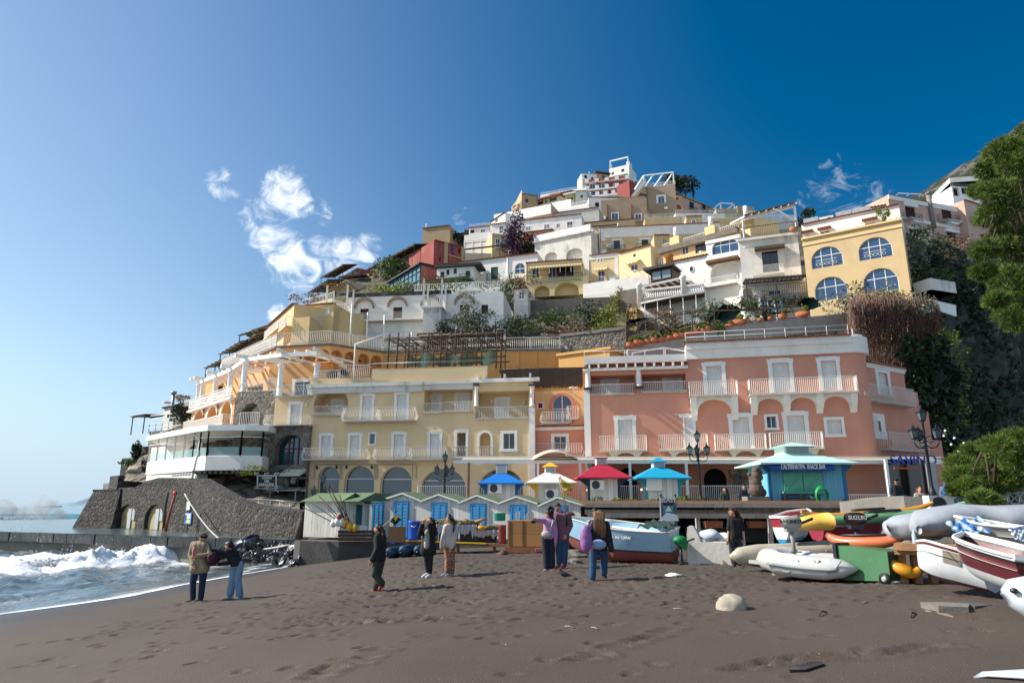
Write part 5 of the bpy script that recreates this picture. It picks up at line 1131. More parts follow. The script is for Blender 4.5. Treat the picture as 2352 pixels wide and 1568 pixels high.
for i,nn in((0,6),(1,4),(2,4)):
 f=fbt(cp[i],cp[i+1],zl,Zc);mb=MB();hs=[];w=f.w/nn
 for k in range(nn):
  a0=w*k+w*.07;a1=w*(k+1)-w*.07;hs.append((a0,a1,zl+.1,Zc-.45,True,1.0))
 f2=f.sub(0,f.w,-.0);wall(mb,f2,hs,rev=1.0);mb.bd('corbel_arcade',ORG_,root)
 for(a0,a1,z0,z1,_,_)in hs:
  mb=MB();fb__(mb,f,(a0+a1)/2-.14,(a0+a1)/2+.14,z0+(z1-z0)*.45,z0+(z1-z0)*.62,-1.0,-.96);mb.bd('slot',BROWNSH,root)
 mb=MB();fb__(mb,f,0,f.w,zl-.2,Zc-.1,-2,-.99);fb__(mb,f,0,f.w,zbb-6,zl-.25,-3,-.9);fb__(mb,f,0,f.w,zl-.25,zl+.12,-2.5,-.75);mb.bd('wall',ORG_,root)
f5=fbt(cp[3],cp[5],zbb-2,Zc);mb=MB();fb__(mb,f5,0,f5.w,zbb-4,Zc-.1,-3,0);
for i in range(7):s=f5.w*(.36+.1*i);fb__(mb,f5,s,s+.16,zl-.6,Zc-.1,0,.12)
mb.bd('wall',pz('#b98e55',.3,.35,(.4,.26,.15)),root)
mb=MB();slab(mb,[Vector((p.x,p.y,0))for p in cp]+[Vector((cp[5].x,cp[5].y+10,0)),Vector((cp[0].x+12,cp[0].y+14,0))],Zc-.1,Zc+.1,.25);mb.bd('terrace_floor',sf('dark_gutter','#6b6965',.7),root)
mb=MB();up=[p+Vector((0,-.25 if i else 0,.1))for i,p in enumerate(cp)];rlm(mb,up,1.25,.19,.018,.10,Vector((0,-1,0)),post=3);mb.bd('terrace_railing',IRONW,root)
mb=MB()
for zz in(.25,.5,.75,1.0):mb.bm(up[0]+Vector((0,0,zz)),up[1]+Vector((0,0,zz)),.02,.13)
mb.bd('railing_screen',WHITE,root)
# ---- upper yellow guest rooms
group='houses stacked up the hillside'
root=tg('hotel_annex','stepped pale yellow guest rooms with white balconies above the orange terrace','building',at(680,790,75))
FN=Fac('e',1640,672,1850,590,830,82,72.5);FN.z0=Zc
hs=[opn(FN,root,'L',FN.rect(1648,690,1705,745),0,ORG_),opn(FN,root,'L',FN.rect(1722,650,1770,720),0,ORG_),opn(FN,root,'P',FN.rect(1765,700,1832,835),0,ORG_)]
mb=MB();wall(mb,FN,hs);body(mb,FN,8);mb.bd('wall',YEL2,root);cpg(root,FN)
FN2=Fac('e',1840,602,1995,None,830,72,71.5);FN2.z0=Zc;mb=MB();wall(mb,FN2,[]);body(mb,FN2,10);mb.bd('wall',YEL2,root)
FN3=Fac('e',1958,497,2210,None,830,75,74);FN3.z0=Zc;hs=[opn(FN3,root,'P',FN3.rect(1975,690,2090,830),0,ORG_),opn(FN3,root,'W',FN3.rect(2115,510,2170,575),1)];mb=MB();wall(mb,FN3,hs);body(mb,FN3,8);mb.bd('wall',YEL2,root);cpg(root,FN3)
FN4=Fac('e',1860,505,1960,None,600,76,75);hs=[opn(FN4,root,'W',FN4.rect(1895,550,1940,608),1)];mb=MB();wall(mb,FN4,hs);body(mb,FN4,6);mb.bd('wall',YEL2,root)
for b in((1645,1770,680,740,FN),(1775,1840,620,700,FN),(1985,2100,580,665,FN3)):bcy(root,b[4],*b[:4],style='straight',out=.9,slabm=YEL2,r=.02)
s0,s1,z0,z1=FN3.rect(1960,668,2085,745);mb=MB();n=10;P=[]
for i in range(n+1):
 row=[]
 for j in range(7):t=math.pi/2*j/6;row.append(FN3.P(s0+(s1-s0)*i/n,z0+(z1-z0)*math.cos(t)*(1 if 0<i<n else .9),.1+1.3*math.sin(t)))
 P.append(row)
gdm(mb,P);mb.bd('canopy_awning',WHITE,root)
sk=[('stone house with grey terrace awnings on the left skyline below the white railing',(1210,1000,1385,905,1075,88,82),'#b7a98c'),('ochre house with solar awning frame on the left skyline',(1330,880,1510,790,900,92,85),'#a89a80'),('small orange vaulted house hugging the left skyline',(1480,830,1650,735,880,90,82),'#c8935a'),('white roof house with hanging plants on the left skyline',(1490,720,1640,745,800,95,92),'#c3c0b6')]
for lb,fc,col in sk:
 r_,F=house('e','skyline_house',lb,fc,col,[('K',fc[0]+40,fc[1]+(10 if fc[1]>fc[3]else 30),fc[0]+75,fc[1]+55)],6,1,1)
 pgl('x','',F,-.5,F.w,F.z1-.3,1.8,.5,True,2.2,sf('grey_canvas_roof','#8d8a82',.8,.2),5,POLE,parent=r_)
r_,F=house('f','skyline_house','small white gabled house with satellite dish above the green wall',(705,300,800,310,420,92,90),'#c9c7bf',[('d',735,345,755,390)],5,1,1);
mb=MB();s,z=F.uv(745,305);mb.lathe(F.P(s,F.z1+.5,.2),[(.03,0),(.4,.08),(.6,.25),(.58,.27),(.3,.12)],12);mb.bd('satellite_dish',WHITE,r_)
mb=MB();mb.tb([F.P(F.w,F.z1-2,.3),F.P(F.w,F.z1+1.6,.3)],.2,8);mb.lathe(F.P(F.w,F.z1+1.6,.3),[(.35,0),(.35,.35),(.1,.45)],10);mb.bd('chimney',sf('steel_flue','#85888a',.5,.1,3,0,metal=.4),r_)
r_,F=house('f','skyline_house','grey terrace house with bare tree high on the left skyline',(835,250,975,235,290,90,88),'#98958c',(),5,1,0,parapet=1)
F=Fac('f',600,445,950,440,520,84,80);r_=tg('terrace','white slatted pergola terrace below the green wall on the left','terrace',F.base(3));mb=MB();fb__(mb,F,0,F.w,F.z0-1.5,F.z0+.2,-3,.2);mb.bd('terrace_wall',RUB,r_)
mb=MB()
for zz in(0,.5,1.0,1.5):mb.bm(F.P(0,F.z0+.6+zz,.3),F.P(F.w,F.z0+.6+zz,.3),.10,.10)
for i in range(7):mb.bm(F.P(F.w*i/6,F.z0,.3),F.P(F.w*i/6,F.z1,.3),.08,.08)
mb.bd('railing',IRONW,r_)
F=Fac('f',598,372,712,360,445,90,88);pgl('pergola','tiny bare pole pergola at the far left of the hillside',F,0,F.w,F.z1,2.5,.2,True,2.4,POLE,6,POLE)
F=Fac('f',810,430,960,380,450,80,74);r_=tg('awning','cream canvas awnings over a terrace beside the orange arches','awning',F.base(2));mb=MB();mb.pm_([F.P(0,F.z1,-1.5),F.P(F.w,F.z1,-1.5),F.P(F.w,F.z1-1.2,1.5),F.P(0,F.z1-1.2,1.5)],(0,0,.06));mb.bd('canvas',MC['cream_canvas'],r_);mb=MB();mb.bm(F.P(.3,F.z0-1,1.3),F.P(.3,F.z1-1.1,1.3),.08,.08);mb.bd('post',WHITE,r_)
r_=tg('ruined_arch','ivy grown ruined stone arch on the headland path','ruin',at(330,1065,82));F=Fac('f',455,645,600,630,780,84,82)
rr=F.rect(508,665,640,760);mb=MB();wall(mb,F,[(rr[0],F.w+1.2,rr[2],rr[3],True,1.4)],s1=F.w+2.2);mb.bd('wall',RUBD,r_)
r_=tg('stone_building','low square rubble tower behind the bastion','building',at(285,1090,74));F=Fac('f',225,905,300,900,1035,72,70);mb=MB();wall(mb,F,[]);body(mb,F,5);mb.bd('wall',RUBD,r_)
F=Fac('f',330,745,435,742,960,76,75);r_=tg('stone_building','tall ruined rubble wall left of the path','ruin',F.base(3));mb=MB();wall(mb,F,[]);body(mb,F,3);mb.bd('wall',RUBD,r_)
F=Fac('f',165,968,225,970,1025,76,75);r_=tg('concrete_box','pale concrete hut above the bastion at the sea end','building',F.base(3));mb=MB();wall(mb,F,[]);body(mb,F,3);mb.bd('wall',CONC,r_)
# ---- the houses of the hill
CREAM='#e0c79a';OCH='#cbaa7c';WH=WPL;GRP='houses stacked up the hillside'
r_,F=house('a','house','long white house with four tiled arches over brown shutters and an arcade below',(445,800,1915,745,1012,86),WPL,[('B',565,905,645,1008),('B',876,890,960,1002),('B',1190,878,1275,990),('B',1504,866,1590,998),('B',1707,868,1770,953)],11,0,0,balc=[(510,1210,935,1010,'straight',1.0),(1225,1600,930,998,'straight',.5)])
mb=MB()
for(x,y,w)in((605,905,88),(918,890,88),(1232,878,88),(1548,866,90)):
 s,z=F.uv(x,y);rr=abs(F.uv(x+w,y)[0]-s);n=22
 for i in range(n):
  t=math.pi*(i+.5)/n;mb.obox(F.P(s+rr*math.cos(t),z+.1+rr*.92*math.sin(t),.12),F.d*.11*math.cos(t)+Vector((0,0,.2*math.sin(t))),F.d*-.13*math.sin(t)+Vector((0,0,.13*math.cos(t))),F.n*.14)
mb.bd('tile_arch',sf('pale_tile','#9c8a76',.9,.3,6,.3),r_)
mb=MB();s1=F.uv(1420,760)[0];fb__(mb,F,0,s1,F.z1,F.z1+.5,-.4,.1);mb.bd('roof_edge',sf('bitumen','#2e2f31',.8,.3,2,.2,stain=.5,stain_col=(.5,.5,.5)),r_)
F2=F.sub(0,F.uv(1215,1000)[0],.15,F.z0-5.2,F.z0-.1);F2.t='a';hs=[]
for q in((507,1060,716,1178),(762,1045,985,1172),(1038,1035,1212,1166)):
 rr=F2.rect(*q);rr=(rr[0],min(rr[1],F2.w-.05),rr[2]-2.2,rr[3]);plt(F2,r_,*rr,-1.6,WPL,True,'arcade_wall');hs.append((*rr,True,1.6))
mb=MB();wall(mb,F2,hs);body(mb,F2,5);mb.bd('arcade',WPL,r_)
F2b=F2.sub(0,F2.w,-1.6)
for q in((505,1140,612,1178),(865,1138,935,1215)):rr=F2b.rect(*q);pns(F2b,r_,rr[0],rr[1],rr[2]-.6,rr[3],.04,GLASSB,WHITE,rows=1,bar=.08)
mb=MB();s,z=F2b.uv(560,1105);fb__(mb,F2b,s-.5,s+.5,z-.4,z+.4,.1,.45);mb.bd('air_conditioner',WHITE,r_)
mb=MB();rlm(mb,[F2.P(0,F2.uv(800,1222)[1],1.0),F2.P(F2.w,F2.uv(800,1222)[1],1.0)],1.1,.3,.025,post=5);mb.bd('railing',IRONW,r_)
for(x0,x1,yt,yb,lb)in((300,490,1010,1235,0),(1200,1368,950,1130,1)):
 s0,s1,z0,z1=F.rect(x0,yt,x1,yb);Ft=F.sub(s0,s1,2.4,z0-2,z1);mb=MB();wall(mb,Ft,[]);body(mb,Ft,3.5);fb__(mb,Ft,-.15,Ft.w+.15,z1,z1+.25,-2.6,.18)
 for i in range(7):fb__(mb,Ft,Ft.w*(i+.2)/7,Ft.w*(i+.5)/7,z1-.5,z1,.0,.14)
 mb.bd('terrace_tower',OLDW,r_);mb=MB();rlm(mb,[Ft.P(0,z1+.25,-2.2),Ft.P(0,z1+.25,.05),Ft.P(Ft.w,z1+.25,.05),Ft.P(Ft.w,z1+.25,-2.2)],1.15,.24,.022);mb.bd('terrace_railing',IRONW,r_)
 for(a,d)in((0,0),(Ft.w,0),(0,-2.2),(Ft.w,-2.2)):mb=MB();mb.bm(Ft.P(a,z1+.2,d),Ft.P(a,z1+4.0,d),.22,.22);mb.bd('post',WHITE,r_)
 mb=MB()
 for i in range(5):mb.bm(Ft.P(Ft.w*i/4,z1+4.1,.9),Ft.P(Ft.w*i/4,z1+4.3,-3),.1,.12)
 for i in range(4):mb.bm(Ft.P(-.7,z1+4.0+.05*i,.4-i),Ft.P(Ft.w+.7,z1+4.0+.05*i,.4-i),.09,.1)
 mb.bd('roof_beam',sf('yellow_wood','#7d6238',.9,.2,3,.2),r_)
F3=F.sub(F.uv(445,900)[0],F.w,1.2,F.z0-12,F.z0-5.2)
mb=MB();fb__(mb,F,F.uv(560,1300)[0],F.uv(1245,1300)[0],F.z0-9.5,F2.uv(800,1222)[1],-2,1.1);mb.bd('terrace_wall',WPL,r_)
A_=at(*px('a',1205,1262),72);B_=at(*px('a',1925,1240),71);Fp=fbt(A_,B_,A_.z-2,A_.z)
T0=at(*px('a',1100,1145),70.0);rt=tg('pergola','large reed roofed pergola on pale poles over the orange terrace','pergola',A_)
q0,q1,q2,q3=at(*px('a',1100,1142),69.5),at(*px('a',1930,1106),69.5),at(*px('a',2010,1190),75.5),at(*px('a',1245,1262),75.5)
mb=MB();mb.pm_([q0,q1,q2,q3],(0,0,.06));mb.bd('matting_roof',REED,rt);mb=MB()
for i in range(9):mb.tb([q0.lerp(q1,i/8)-Vector((0,.1,.1)),q3.lerp(q2,i/8)-Vector((0,-.1,.1))],.09,5)
for k in(0,.33,.66,1):mb.tb([q0.lerp(q3,k)-Vector((.1,0,.22)),q1.lerp(q2,k)-Vector((-.1,0,.22))],.08,5)
mb.bd('roof_frame',WOODG,rt)
for x in(1410,1752,1925):p=at(*px('a',x,1140),69.9);mb=MB();mb.tb([Vector((p.x,p.y,Zc)),p],.13,7);mb.bd('post',WHITE,rt)
for(x,y0,y1)in((492,860,1240),(640,940,1250),(797,965,1300),(1052,1125,1320)):
 p=at(*px('a',x,y0),66.8);mb=MB();mb.tb([Vector((p.x,p.y,Zc)),p],.09,6);mb.bd('flag_pole',IRONW,label='slim white pole rising from the orange terrace railing, number %s from the left'%{492:'one',640:'two',797:'three',1052:'four'}[x],cat='pole',group='white poles on the terrace',loc=(p.x,p.y,Zc))
rt=tg('pergola','bare dark chestnut pole pergola with green netting on the yellow hotel roof','pergola',at(1010,870,60));mb=MB();r=random.Random(5);zr=FY.z1+1.3
XS=[FY.uv(x,100)[0]for x in(690,760,850,1000,1110,1230,1400,1560)]
for j,d in enumerate((-1.0,-3.2,-5.5)):
 for s in XS:
  h=2.9+.5*r.random();mb.tb([FY.P(s,zr-.1,d),FY.P(s+.1*r.random(),zr+h,d)],.07,5)
 for hh in(1.3,2.6,2.75):mb.tb([FY.P(XS[0]-.4,zr+hh+.2*r.random(),d),FY.P(XS[3],zr+hh,d),FY.P(XS[-1]+.4,zr+hh+.1,d)],.06,5)
for s in XS:mb.tb([FY.P(s,zr+2.75,-.6),FY.P(s+.2,zr+2.9,-6)],.055,5)
for i in range(16):s=XS[0]+(XS[-1]-XS[0])*r.random();mb.tb([FY.P(s,zr+2.8,-r.random()*3),FY.P(s+2.2*r.random(),zr+2.9-.6*r.random(),-3-3*r.random())],.035,4)
mb.bd('pole_frame',POLE,rt)
mb=MB();
P=[[FY.P(XS[2]+(XS[-1]-XS[2])*i/20,zr+.2+.5*j+.25*math.sin(i*1.3+j),-.9-.3*math.sin(i*.9))for j in range(3)]for i in range(21)];gdm(mb,P);mb.bd('netting',see_through('green_netting','#1f4a40',.75,.8),rt)
mb=MB();mb.tb([FY.P(XS[0]-1,zr+.4,.1),FY.P(XS[-1]+.6,zr+.4,.1)],.03,5);mb.bd('pipe_rail',MC['galvanised'],rt)
A_=at(1153,850,58);B_=at(1338,845,57.5);Fp=fbt(A_,B_,0,A_.z);rt=tg('reed_screen','dark frayed reed screen hanging between the yellow and salmon hotels','screen',A_)
mb=MB();r=random.Random(9);x=0
while x<Fp.w:
 l=1.45+.25*r.random();mb.obox(Fp.P(x,A_.z-l/2,.3+.05*r.random()),Fp.d*.035,Fp.n*.02,Vector((.02*(r.random()-.5),0,l/2)));x+=.065
mb.bd('reeds',sf('dark_reed','#4b443c',.95,.45,9,0),rt);mb=MB();mb.tb([Fp.P(-.2,A_.z,.3),Fp.P(Fp.w+.2,A_.z+.05,.3)],.07,6);fb__(mb,Fp,-.2,Fp.w+.2,A_.z-3.4,A_.z-.05,-1.5,0,1);mb.bd('backing',[POLE,YEL2],rt)
A_=at(1283,818,66);B_=at(1400,803,63);Fp=fbt(A_,B_,A_.z-9,A_.z);rt=tg('terrace_wall','ochre terrace wall with small bay behind the salmon hotel','wall',A_);mb=MB();wall(mb,Fp,[]);body(mb,Fp,5);fb__(mb,Fp,-.2,Fp.w+.2,Fp.z1,Fp.z1+.25,-5,.2);mb.bd('wall',pz('#c39a5e',.3,.35,(.4,.26,.15)),rt)
H=house
# ---- left red houses
r_,F=H('a','house','long red house stepping down to the left under a reed pergola',(690,575,1255,285,740,150),pz('#a4534a',.6,.4,(.62,.45,.36)),[('P',1090,450,1160,520),('P',1170,430,1245,510),('P',930,560,985,610),('d',1030,590,1070,640)],10,1,balc=[(1000,1250,360,420,'straight',1.5),(760,960,560,620,'straight',1.5)])
pgl('','',F,.3,F.w,F.z1-.2,4.5,1.2,True,2.6,REED,12,POLE,parent=r_,pr=.09)
r_,F=H('a','house','red gable house with a painted blue mermaid and a brown stone edge',(1262,262,1535,285,520,124,128),pz('#8e4840',.5,.4,(.55,.30,.25)),[('P',1490,340,1512,388),('P',1310,420,1325,460)],10,1,1)
mb=MB();s0=F.uv(1355,300)[0];s1=F.uv(1385,300)[0];fb__(mb,F,s0,s1,F.z0,F.z1,0,.35);fb__(mb,F,F.w-.5,F.w+.1,F.z0,F.z1,0,.3);fb__(mb,F,s1,F.w,F.uv(1400,410)[1],F.uv(1400,400)[1],0,.25);mb.bd('stone_edge',pz('#b39b78',.5),r_)
mb=MB();s,z=F.uv(1428,345);B=lambda pts,w:mb.tb([F.P(s+a*.42,z+b*.42,.06)for a,b in pts],[q*.42 for q in w]if isinstance(w,list)else w*.42,6)
B([(0,1.9),(.1,1.2),(.5,.3),(-.1,-.8),(.2,-1.7),(.9,-2.2)],[.25,.5,.5,.45,.3,.2]);B([(0,1.3),(-.9,1.9),(-1.1,2.7)],.16);B([(.2,1.2),(1.2,.6),(1.5,1.2)],.16);B([(.9,-2.2),(1.4,-1.6)],.2);B([(.9,-2.2),(.4,-2.7)],.2)
mb.bd('painted_mermaid',sf('mural_blue','#2b3f86',.8),r_)
r_,F=H('a','house','glass fronted veranda house with dark roof on a red base',(850,665,1140,492,735,118),pz('#a9574c',.6),[],8,1)
mb=MB();n=8
for i in range(n+1):s=F.w*i/n;mb.bm(F.P(s,F.z1-4.2,.1),F.P(s,F.z1,.1),.16,.16)
for dz in(0,-1.1,-2.6,-4.2):mb.bm(F.P(0,F.z1+dz,.1),F.P(F.w,F.z1+dz,.1),.14,.14)
mb.bd('veranda_frame',sf('teal_metal','#20484a',.4),r_);plt(F,r_,0,F.w,F.z1-4.2,F.z1,.05,glass('veranda_glass','#5f7f90',.06),name='veranda_glass');mb=MB();fb__(mb,F,-.5,F.w+.4,F.z1,F.z1+.3,-6,.6);mb.bd('roof',sf('dark_roof','#26282a',.7),r_)
mb=MB();rlm(mb,[F.P(F.w*.4,F.z1-4.3,1),F.P(F.w,F.z1-4.3,1)],1.1,.3,.03);mb.bd('railing',IRONB,r_)
Fs=Fac('a',1140,495,1238,520,700,F.P(F.w,0).y,F.P(F.w,0).y+3);mb=MB();wall(mb,Fs,[],z1=Fs.z1-4.2);mb.bd('side_wall',pz('#a9574c',.6),r_);plt(Fs,r_,0,Fs.w,Fs.z1-4.2,Fs.z1,0,GLASSG,name='veranda_glass')
r_,F=H('a','house','brown roughcast house with sloping tiled gable behind the red house',(1155,155,1412,132,330,150,148),pz('#9a8564',.7,.4,(.25,.22,.18)),[],8,1,1)
Fs=Fac('a',1412,132,1512,235,330,148,156);mb=MB();wall(mb,Fs,[],z1=F.z1-4.5);mb.add([Fs.P(0,F.z1-4.5),Fs.P(Fs.w,F.z1-4.5),Fs.P(0,F.z1)],[(0,1,2)]);mb.bd('gable_wall',pz('#9a8564',.7,.4,(.25,.22,.18)),r_)
r_,F=H('a','house','dark red and cream house on the left skyline with two reed awnings',(325,640,540,520,780,142),pz('#9a4a44',.5),[('P',385,620,420,680),('d',470,560,500,610)],8,1,balc=[(350,530,600,655,'straight',1.2)])
pgl('','',F,0,F.w,F.z1+.8,3.2,.8,True,2.6,REED,8,POLE,parent=r_)
r_,F=H('a','house','cream and red house with arched door under a reed awning, left skyline',(440,600,700,520,780,134,132),pz('#c2a878',.4),[('P',585,580,640,640),('P',570,700,650,780),('K',650,540,690,600)],8,1,0,balc=[(440,640,620,680,'straight',1.0),(470,560,690,720,'straight',1.0)])
pgl('','',F,0,F.w*.8,F.z1-.5,3,.6,True,2.4,REED,8,POLE,parent=r_)
r_,F=H('a','house','grey and white terraces with striped awning cloth on the left slope',(240,760,430,640,850,130),pz('#b9ab93',.5),[('K',300,740,340,790)],6,1,0,balc=[(200,340,810,870,'straight',1.0)])
pgl('','',F,0,F.w,F.z1+.3,3.5,.8,True,2.4,MC['grey_canvas_roof'],8,POLE,parent=r_)
r_,F=H('a','house','white flat roofed house with bare vine trellis at the left slope edge',(0,885,300,850,900,96,92),pz('#c9bda0',.4),[],5,1,0,parapet=1)
# ---- white house with green shutters
r_,F=H('a','house','white house with green shutters, green balcony door and one blue arched window',(1345,492,2238,385,705,110),WPL,[('G',1796,513,1863,632),('a',2020,475,2115,578)],10,1,1,balc=[(1765,1880,572,632,'straight',.9,IRONB),(1970,2110,575,625,'belly',1.0)])
mb=MB();s=F.uv(1955,560)[0];mb.tb([F.P(s,F.z1,.1),F.P(s,F.uv(1955,620)[1],.1),F.P(F.uv(1880,700)[0],F.uv(1880,690)[1],.1)],.12,6);mb.bd('drain_pipe',WHITE,r_)
r_,F=H('a','house','low white wing with four green shuttered openings and a dark eave',(1288,525,1640,500,660,106),WPL,[('G',1320,557,1358,645),('G',1377,538,1406,587),('G',1446,527,1475,577),('G',1557,548,1600,622)],8,1,0,balc=[(1505,1610,575,622,'straight',.8,IRONB)])
mb=MB();fb__(mb,F,-.3,F.w+1.2,F.z1-.1,F.z1+.35,-3,.7);mb.bd('eave',sf('dark_roof','#26282a',.7),r_)
F=Fac('a',1250,620,1640,612,700,103,101);pgl('pergola','dark green framed awning terrace below the green shuttered wing',F,0,F.w,F.z1-1,3.5,.5,True,2.2,sf('black_matting','#3c3731',.9,.3),7,sf('dark_green_metal','#28463f',.5))
r_,F=H('a','terrace','planted white terrace with long balustrade above the long white house',(1075,735,1900,700,760,96),WPL,[],6,1,0,parapet=1,cat='terrace')
# ---- centre, sheet a/b
H('a','house','narrow weathered cream house with tall blue window beside the bougainvillea',(1808,195,1990,215,420,128),pz('#c2ab82',.6),[('f',1843,248,1880,332),('f',1922,252,1940,278)],8,1,0,balc=[(1838,1885,290,332,'straight',.5)])
H('a','house','small white house with french window standing on the narrow cream house',(1790,118,1942,100,215,132),WPL,[('f',1875,128,1914,190)],8,1,1,balc=[(1812,1940,150,214,'straight',.8)])
r_,F=H('a','house','white parapet terrace over a peach arcade with rust coloured ceiling',(1545,215,1785,190,275,134),WPL,[],8,1)
F2=F.sub(0,F.w,-2,F.z0-9,F.z0-.2);rr=F2.rect(1560,320,1670,420);r2=F2.rect(1690,310,1775,410);mb=MB();wall(mb,F2,[(*rr,True,1),(*r2,True,1)]);mb.bd('arcade',pz('#cfae92',.4),r_)
for q in(rr,r2):plt(F2,r_,*q,-1,pz('#cfae92',.4),True)
mb=MB();fb__(mb,F,0,F.w,F.z0-.5,F.z0-.35,-2,0)
for i in range(4):fb__(mb,F,F.w*i/3.1,F.w*i/3.1+.15,F.z0-6,F.z0,-.1,.05,1)
mb.bd('ceiling',[REED,WHITE],r_)
F=Fac('a',1612,385,1945,345,440,122,120);pgl('pergola','black tattered matting awning above the green shuttered house',F,0,F.w,F.z1+1,4,1.6,True,3,sf('black_matting','#3c3731',.9,.3),9,POLE)
H('a','house','plain beige wall house behind the black matting awning',(1535,380,1830,385,480,128),pz('#c3b295',.4),[],6,1)
H('a','house','white peaked terrace house with gable frames on the skyline left of the lilac vine',(1590,150,1785,130,230,146),WPL,[('K',1600,160,1640,195),('f',1700,160,1740,185)],7,1,1,parapet=1)
# ---- sheet b
H('b','house','white house with two french windows and a long railed balcony, centre left',(440,668,1003,605,775,150),WPL,[('f',866,676,918,745),('f',650,700,700,740),('a',768,692,798,726),('f',475,722,522,760)],10,1,1,balc=[(825,945,705,750,'straight',.9),(430,745,700,758,'straight',.8)])
H('b','house','pink arcade house with two big round arches above dark shrubs',(430,785,735,748,895,142),pz('#c98a74',.4),[('P',440,792,556,890),('P',592,776,696,888)],8,1,1)
r_,F=H('b','house','long peach wall house with white lower terrace band',(285,592,722,508,640,170),pz('#d8a98c',.3),[],8,1,1);mb=MB();fb__(mb,F,-3,F.w*1.0,F.z0-1.5,F.z0+1.2,-.3,.8);mb.bd('terrace_band',WPL,r_)
H('b','house','white gabled end house at the left of the peach wall',(150,680,285,590,740,165),WPL,[('K',190,650,215,680)],8,1,1)
r_,F=H('b','house','square brown stone house with curved tiled roof on the left skyline',(440,412,592,435,560,195),pz('#a08c6c',.6,.4,(.25,.22,.18)),[('d',472,460,502,492)],10,1,1)
Fs=Fac('b',335,505,440,412,600,205,195);mb=MB();wall(mb,Fs,[(*Fs.rect(415,470,432,505),False,.3)],z1=Fs.z1-6);mb.add([Fs.P(0,Fs.z1-6),Fs.P(Fs.w,Fs.z1-6),Fs.P(Fs.w,Fs.z1),Fs.P(Fs.w*.6,Fs.z1-1.2)],[(0,1,2,3)]);mb.bd('side_wall',pz('#bda484',.5),r_)
r_,F=H('b','house','cream modern house with two long dark strip windows',(555,490,805,425,530,200),pz('#cfc49a',.3),[('d',578,487,642,512),('d',658,475,684,495),('d',700,452,768,482)],10,1,0);mb=MB();fb__(mb,F,-.5,F.w+.5,F.z1-.1,F.z1+.4,-2,1);mb.bd('roof',TILE,r_)
H('b','house','white block house with one small dark window right of the awning',(945,392,1050,385,515,205),OLDW,[('d',993,423,1015,450)],9,1,1)
r_,F=H('b','house','cream house under a big grey terrace awning',(800,430,945,400,505,208),pz('#cfc49a',.3),[('d',870,450,925,468)],8,1);pgl('','',F,-2,F.w,F.z1+.6,4,1.5,False,2,MC['grey_canvas_roof'],6,POLE,parent=r_)
H('b','house','low white terraces with railings and a curled chimney on the left crest',(615,425,800,395,455,225),WPL,[],6,1,0,parapet=1)
H('b','house','white stepped roof house with railing below the red hotel',(780,395,1050,352,450,235),WPL,[],8,1,0,parapet=1)
H('b','house','long grey white facade house below the peach wall',(490,632,1165,540,672,168),sf('grey_plaster2','#b3b0a8',.9,.1,.5,.2,9,.3,(.3,.28,.25),streak=True),[('P',1100,610,1130,668),('P',1020,620,1050,660)],8,1,1)
r_,F=H('b','house','long white terrace bands with thin railings below the block house',(730,565,1070,500,590,180),WPL,[('K',1040,540,1068,560)],8,1,0,parapet=1)
H('b','house','white vaulted house with a wide white canopy, left centre',(700,510,900,460,555,188),WPL,[],6,1)
RED=pz('#8a4641',.2,.4,(.5,.2,.18))
r_,F=H('b','hotel','dark red hotel with two white balcony bands near the summit',(1040,282,1450,278,450,262,258),RED,[('f',x,322,x+50,357)for x in(1081,1191,1304,1396)]+[('f',x,388,x+50,420)for x in(1084,1197,1310)],12,1,0,cat='hotel')
for(y0,y1,x0,x1)in((300,283,1035,1452),(378,345,1040,1450),(448,408,1060,1400)):
 s0,s1,z0,z1=F.rect(x0,y1,x1,y0);mb=MB();fb__(mb,F,s0,s1,z0,z1-1.0,0,1.4)
 n=5
 for i in range(n):a=s0+(s1-s0-1.6)*i/(n-1);fb__(mb,F,a,a+1.6,z1-1.0,z1+.5,0,1.4)
 mb.bd('balcony_band',WPL,r_)
r_,F=H('b','house','red side block with one small white framed window near the summit',(1450,280,1562,290,442,252,256),RED,[('f',1500,292,1528,320)],10,1,0)
H('b','house','white house with round roof pipe on the summit, left of the cream one',(1000,222,1145,232,300,290),WPL,[('K',1093,255,1113,278),('K',1028,237,1056,266)],8,1,0)
H('b','house','white sloping stair house at the left end of the summit',(965,275,1010,262,345,285),WPL,[],8,1,0)
r_,F=H('b','house','cream house with brown eave between the two white summit houses',(1135,215,1258,232,300,292),pz('#c5a878',.3),[('d',1195,245,1230,278)],8,1,0);mb=MB();fb__(mb,F,-.6,F.w+.6,F.z1-.2,F.z1+.5,-4,1);mb.bd('roof',BROWNSH,r_)
r_,F=H('b','hotel','white tower hotel crowning the summit with a white beam frame on its roof',(1262,178,1448,135,300,305),WPL,[('d',1285,210,1308,235),('d',1377,180,1405,208),('K',1320,255,1345,275)],12,1,0,cat='hotel',balc=[(1258,1440,205,238,'straight',1.0),(1300,1450,240,275,'straight',1.0)])
Fs=Fac('b',1448,140,1540,240,300,F.P(F.w,0).y,F.P(F.w,0).y+18);hs=[opn(Fs,r_,'K',Fs.rect(1480,190,1492,205),1),opn(Fs,r_,'K',Fs.rect(1490,230,1505,250),1)];Fs.z1=F.z1;mb=MB();wall(mb,Fs,hs,z1=F.z1-3);mb.bd('side_wall',OLDW,r_)
mb=MB();Zt=F.z1+4.2;c=[F.P(.5,0,-.5),F.P(F.w-.5,0,-.5)]
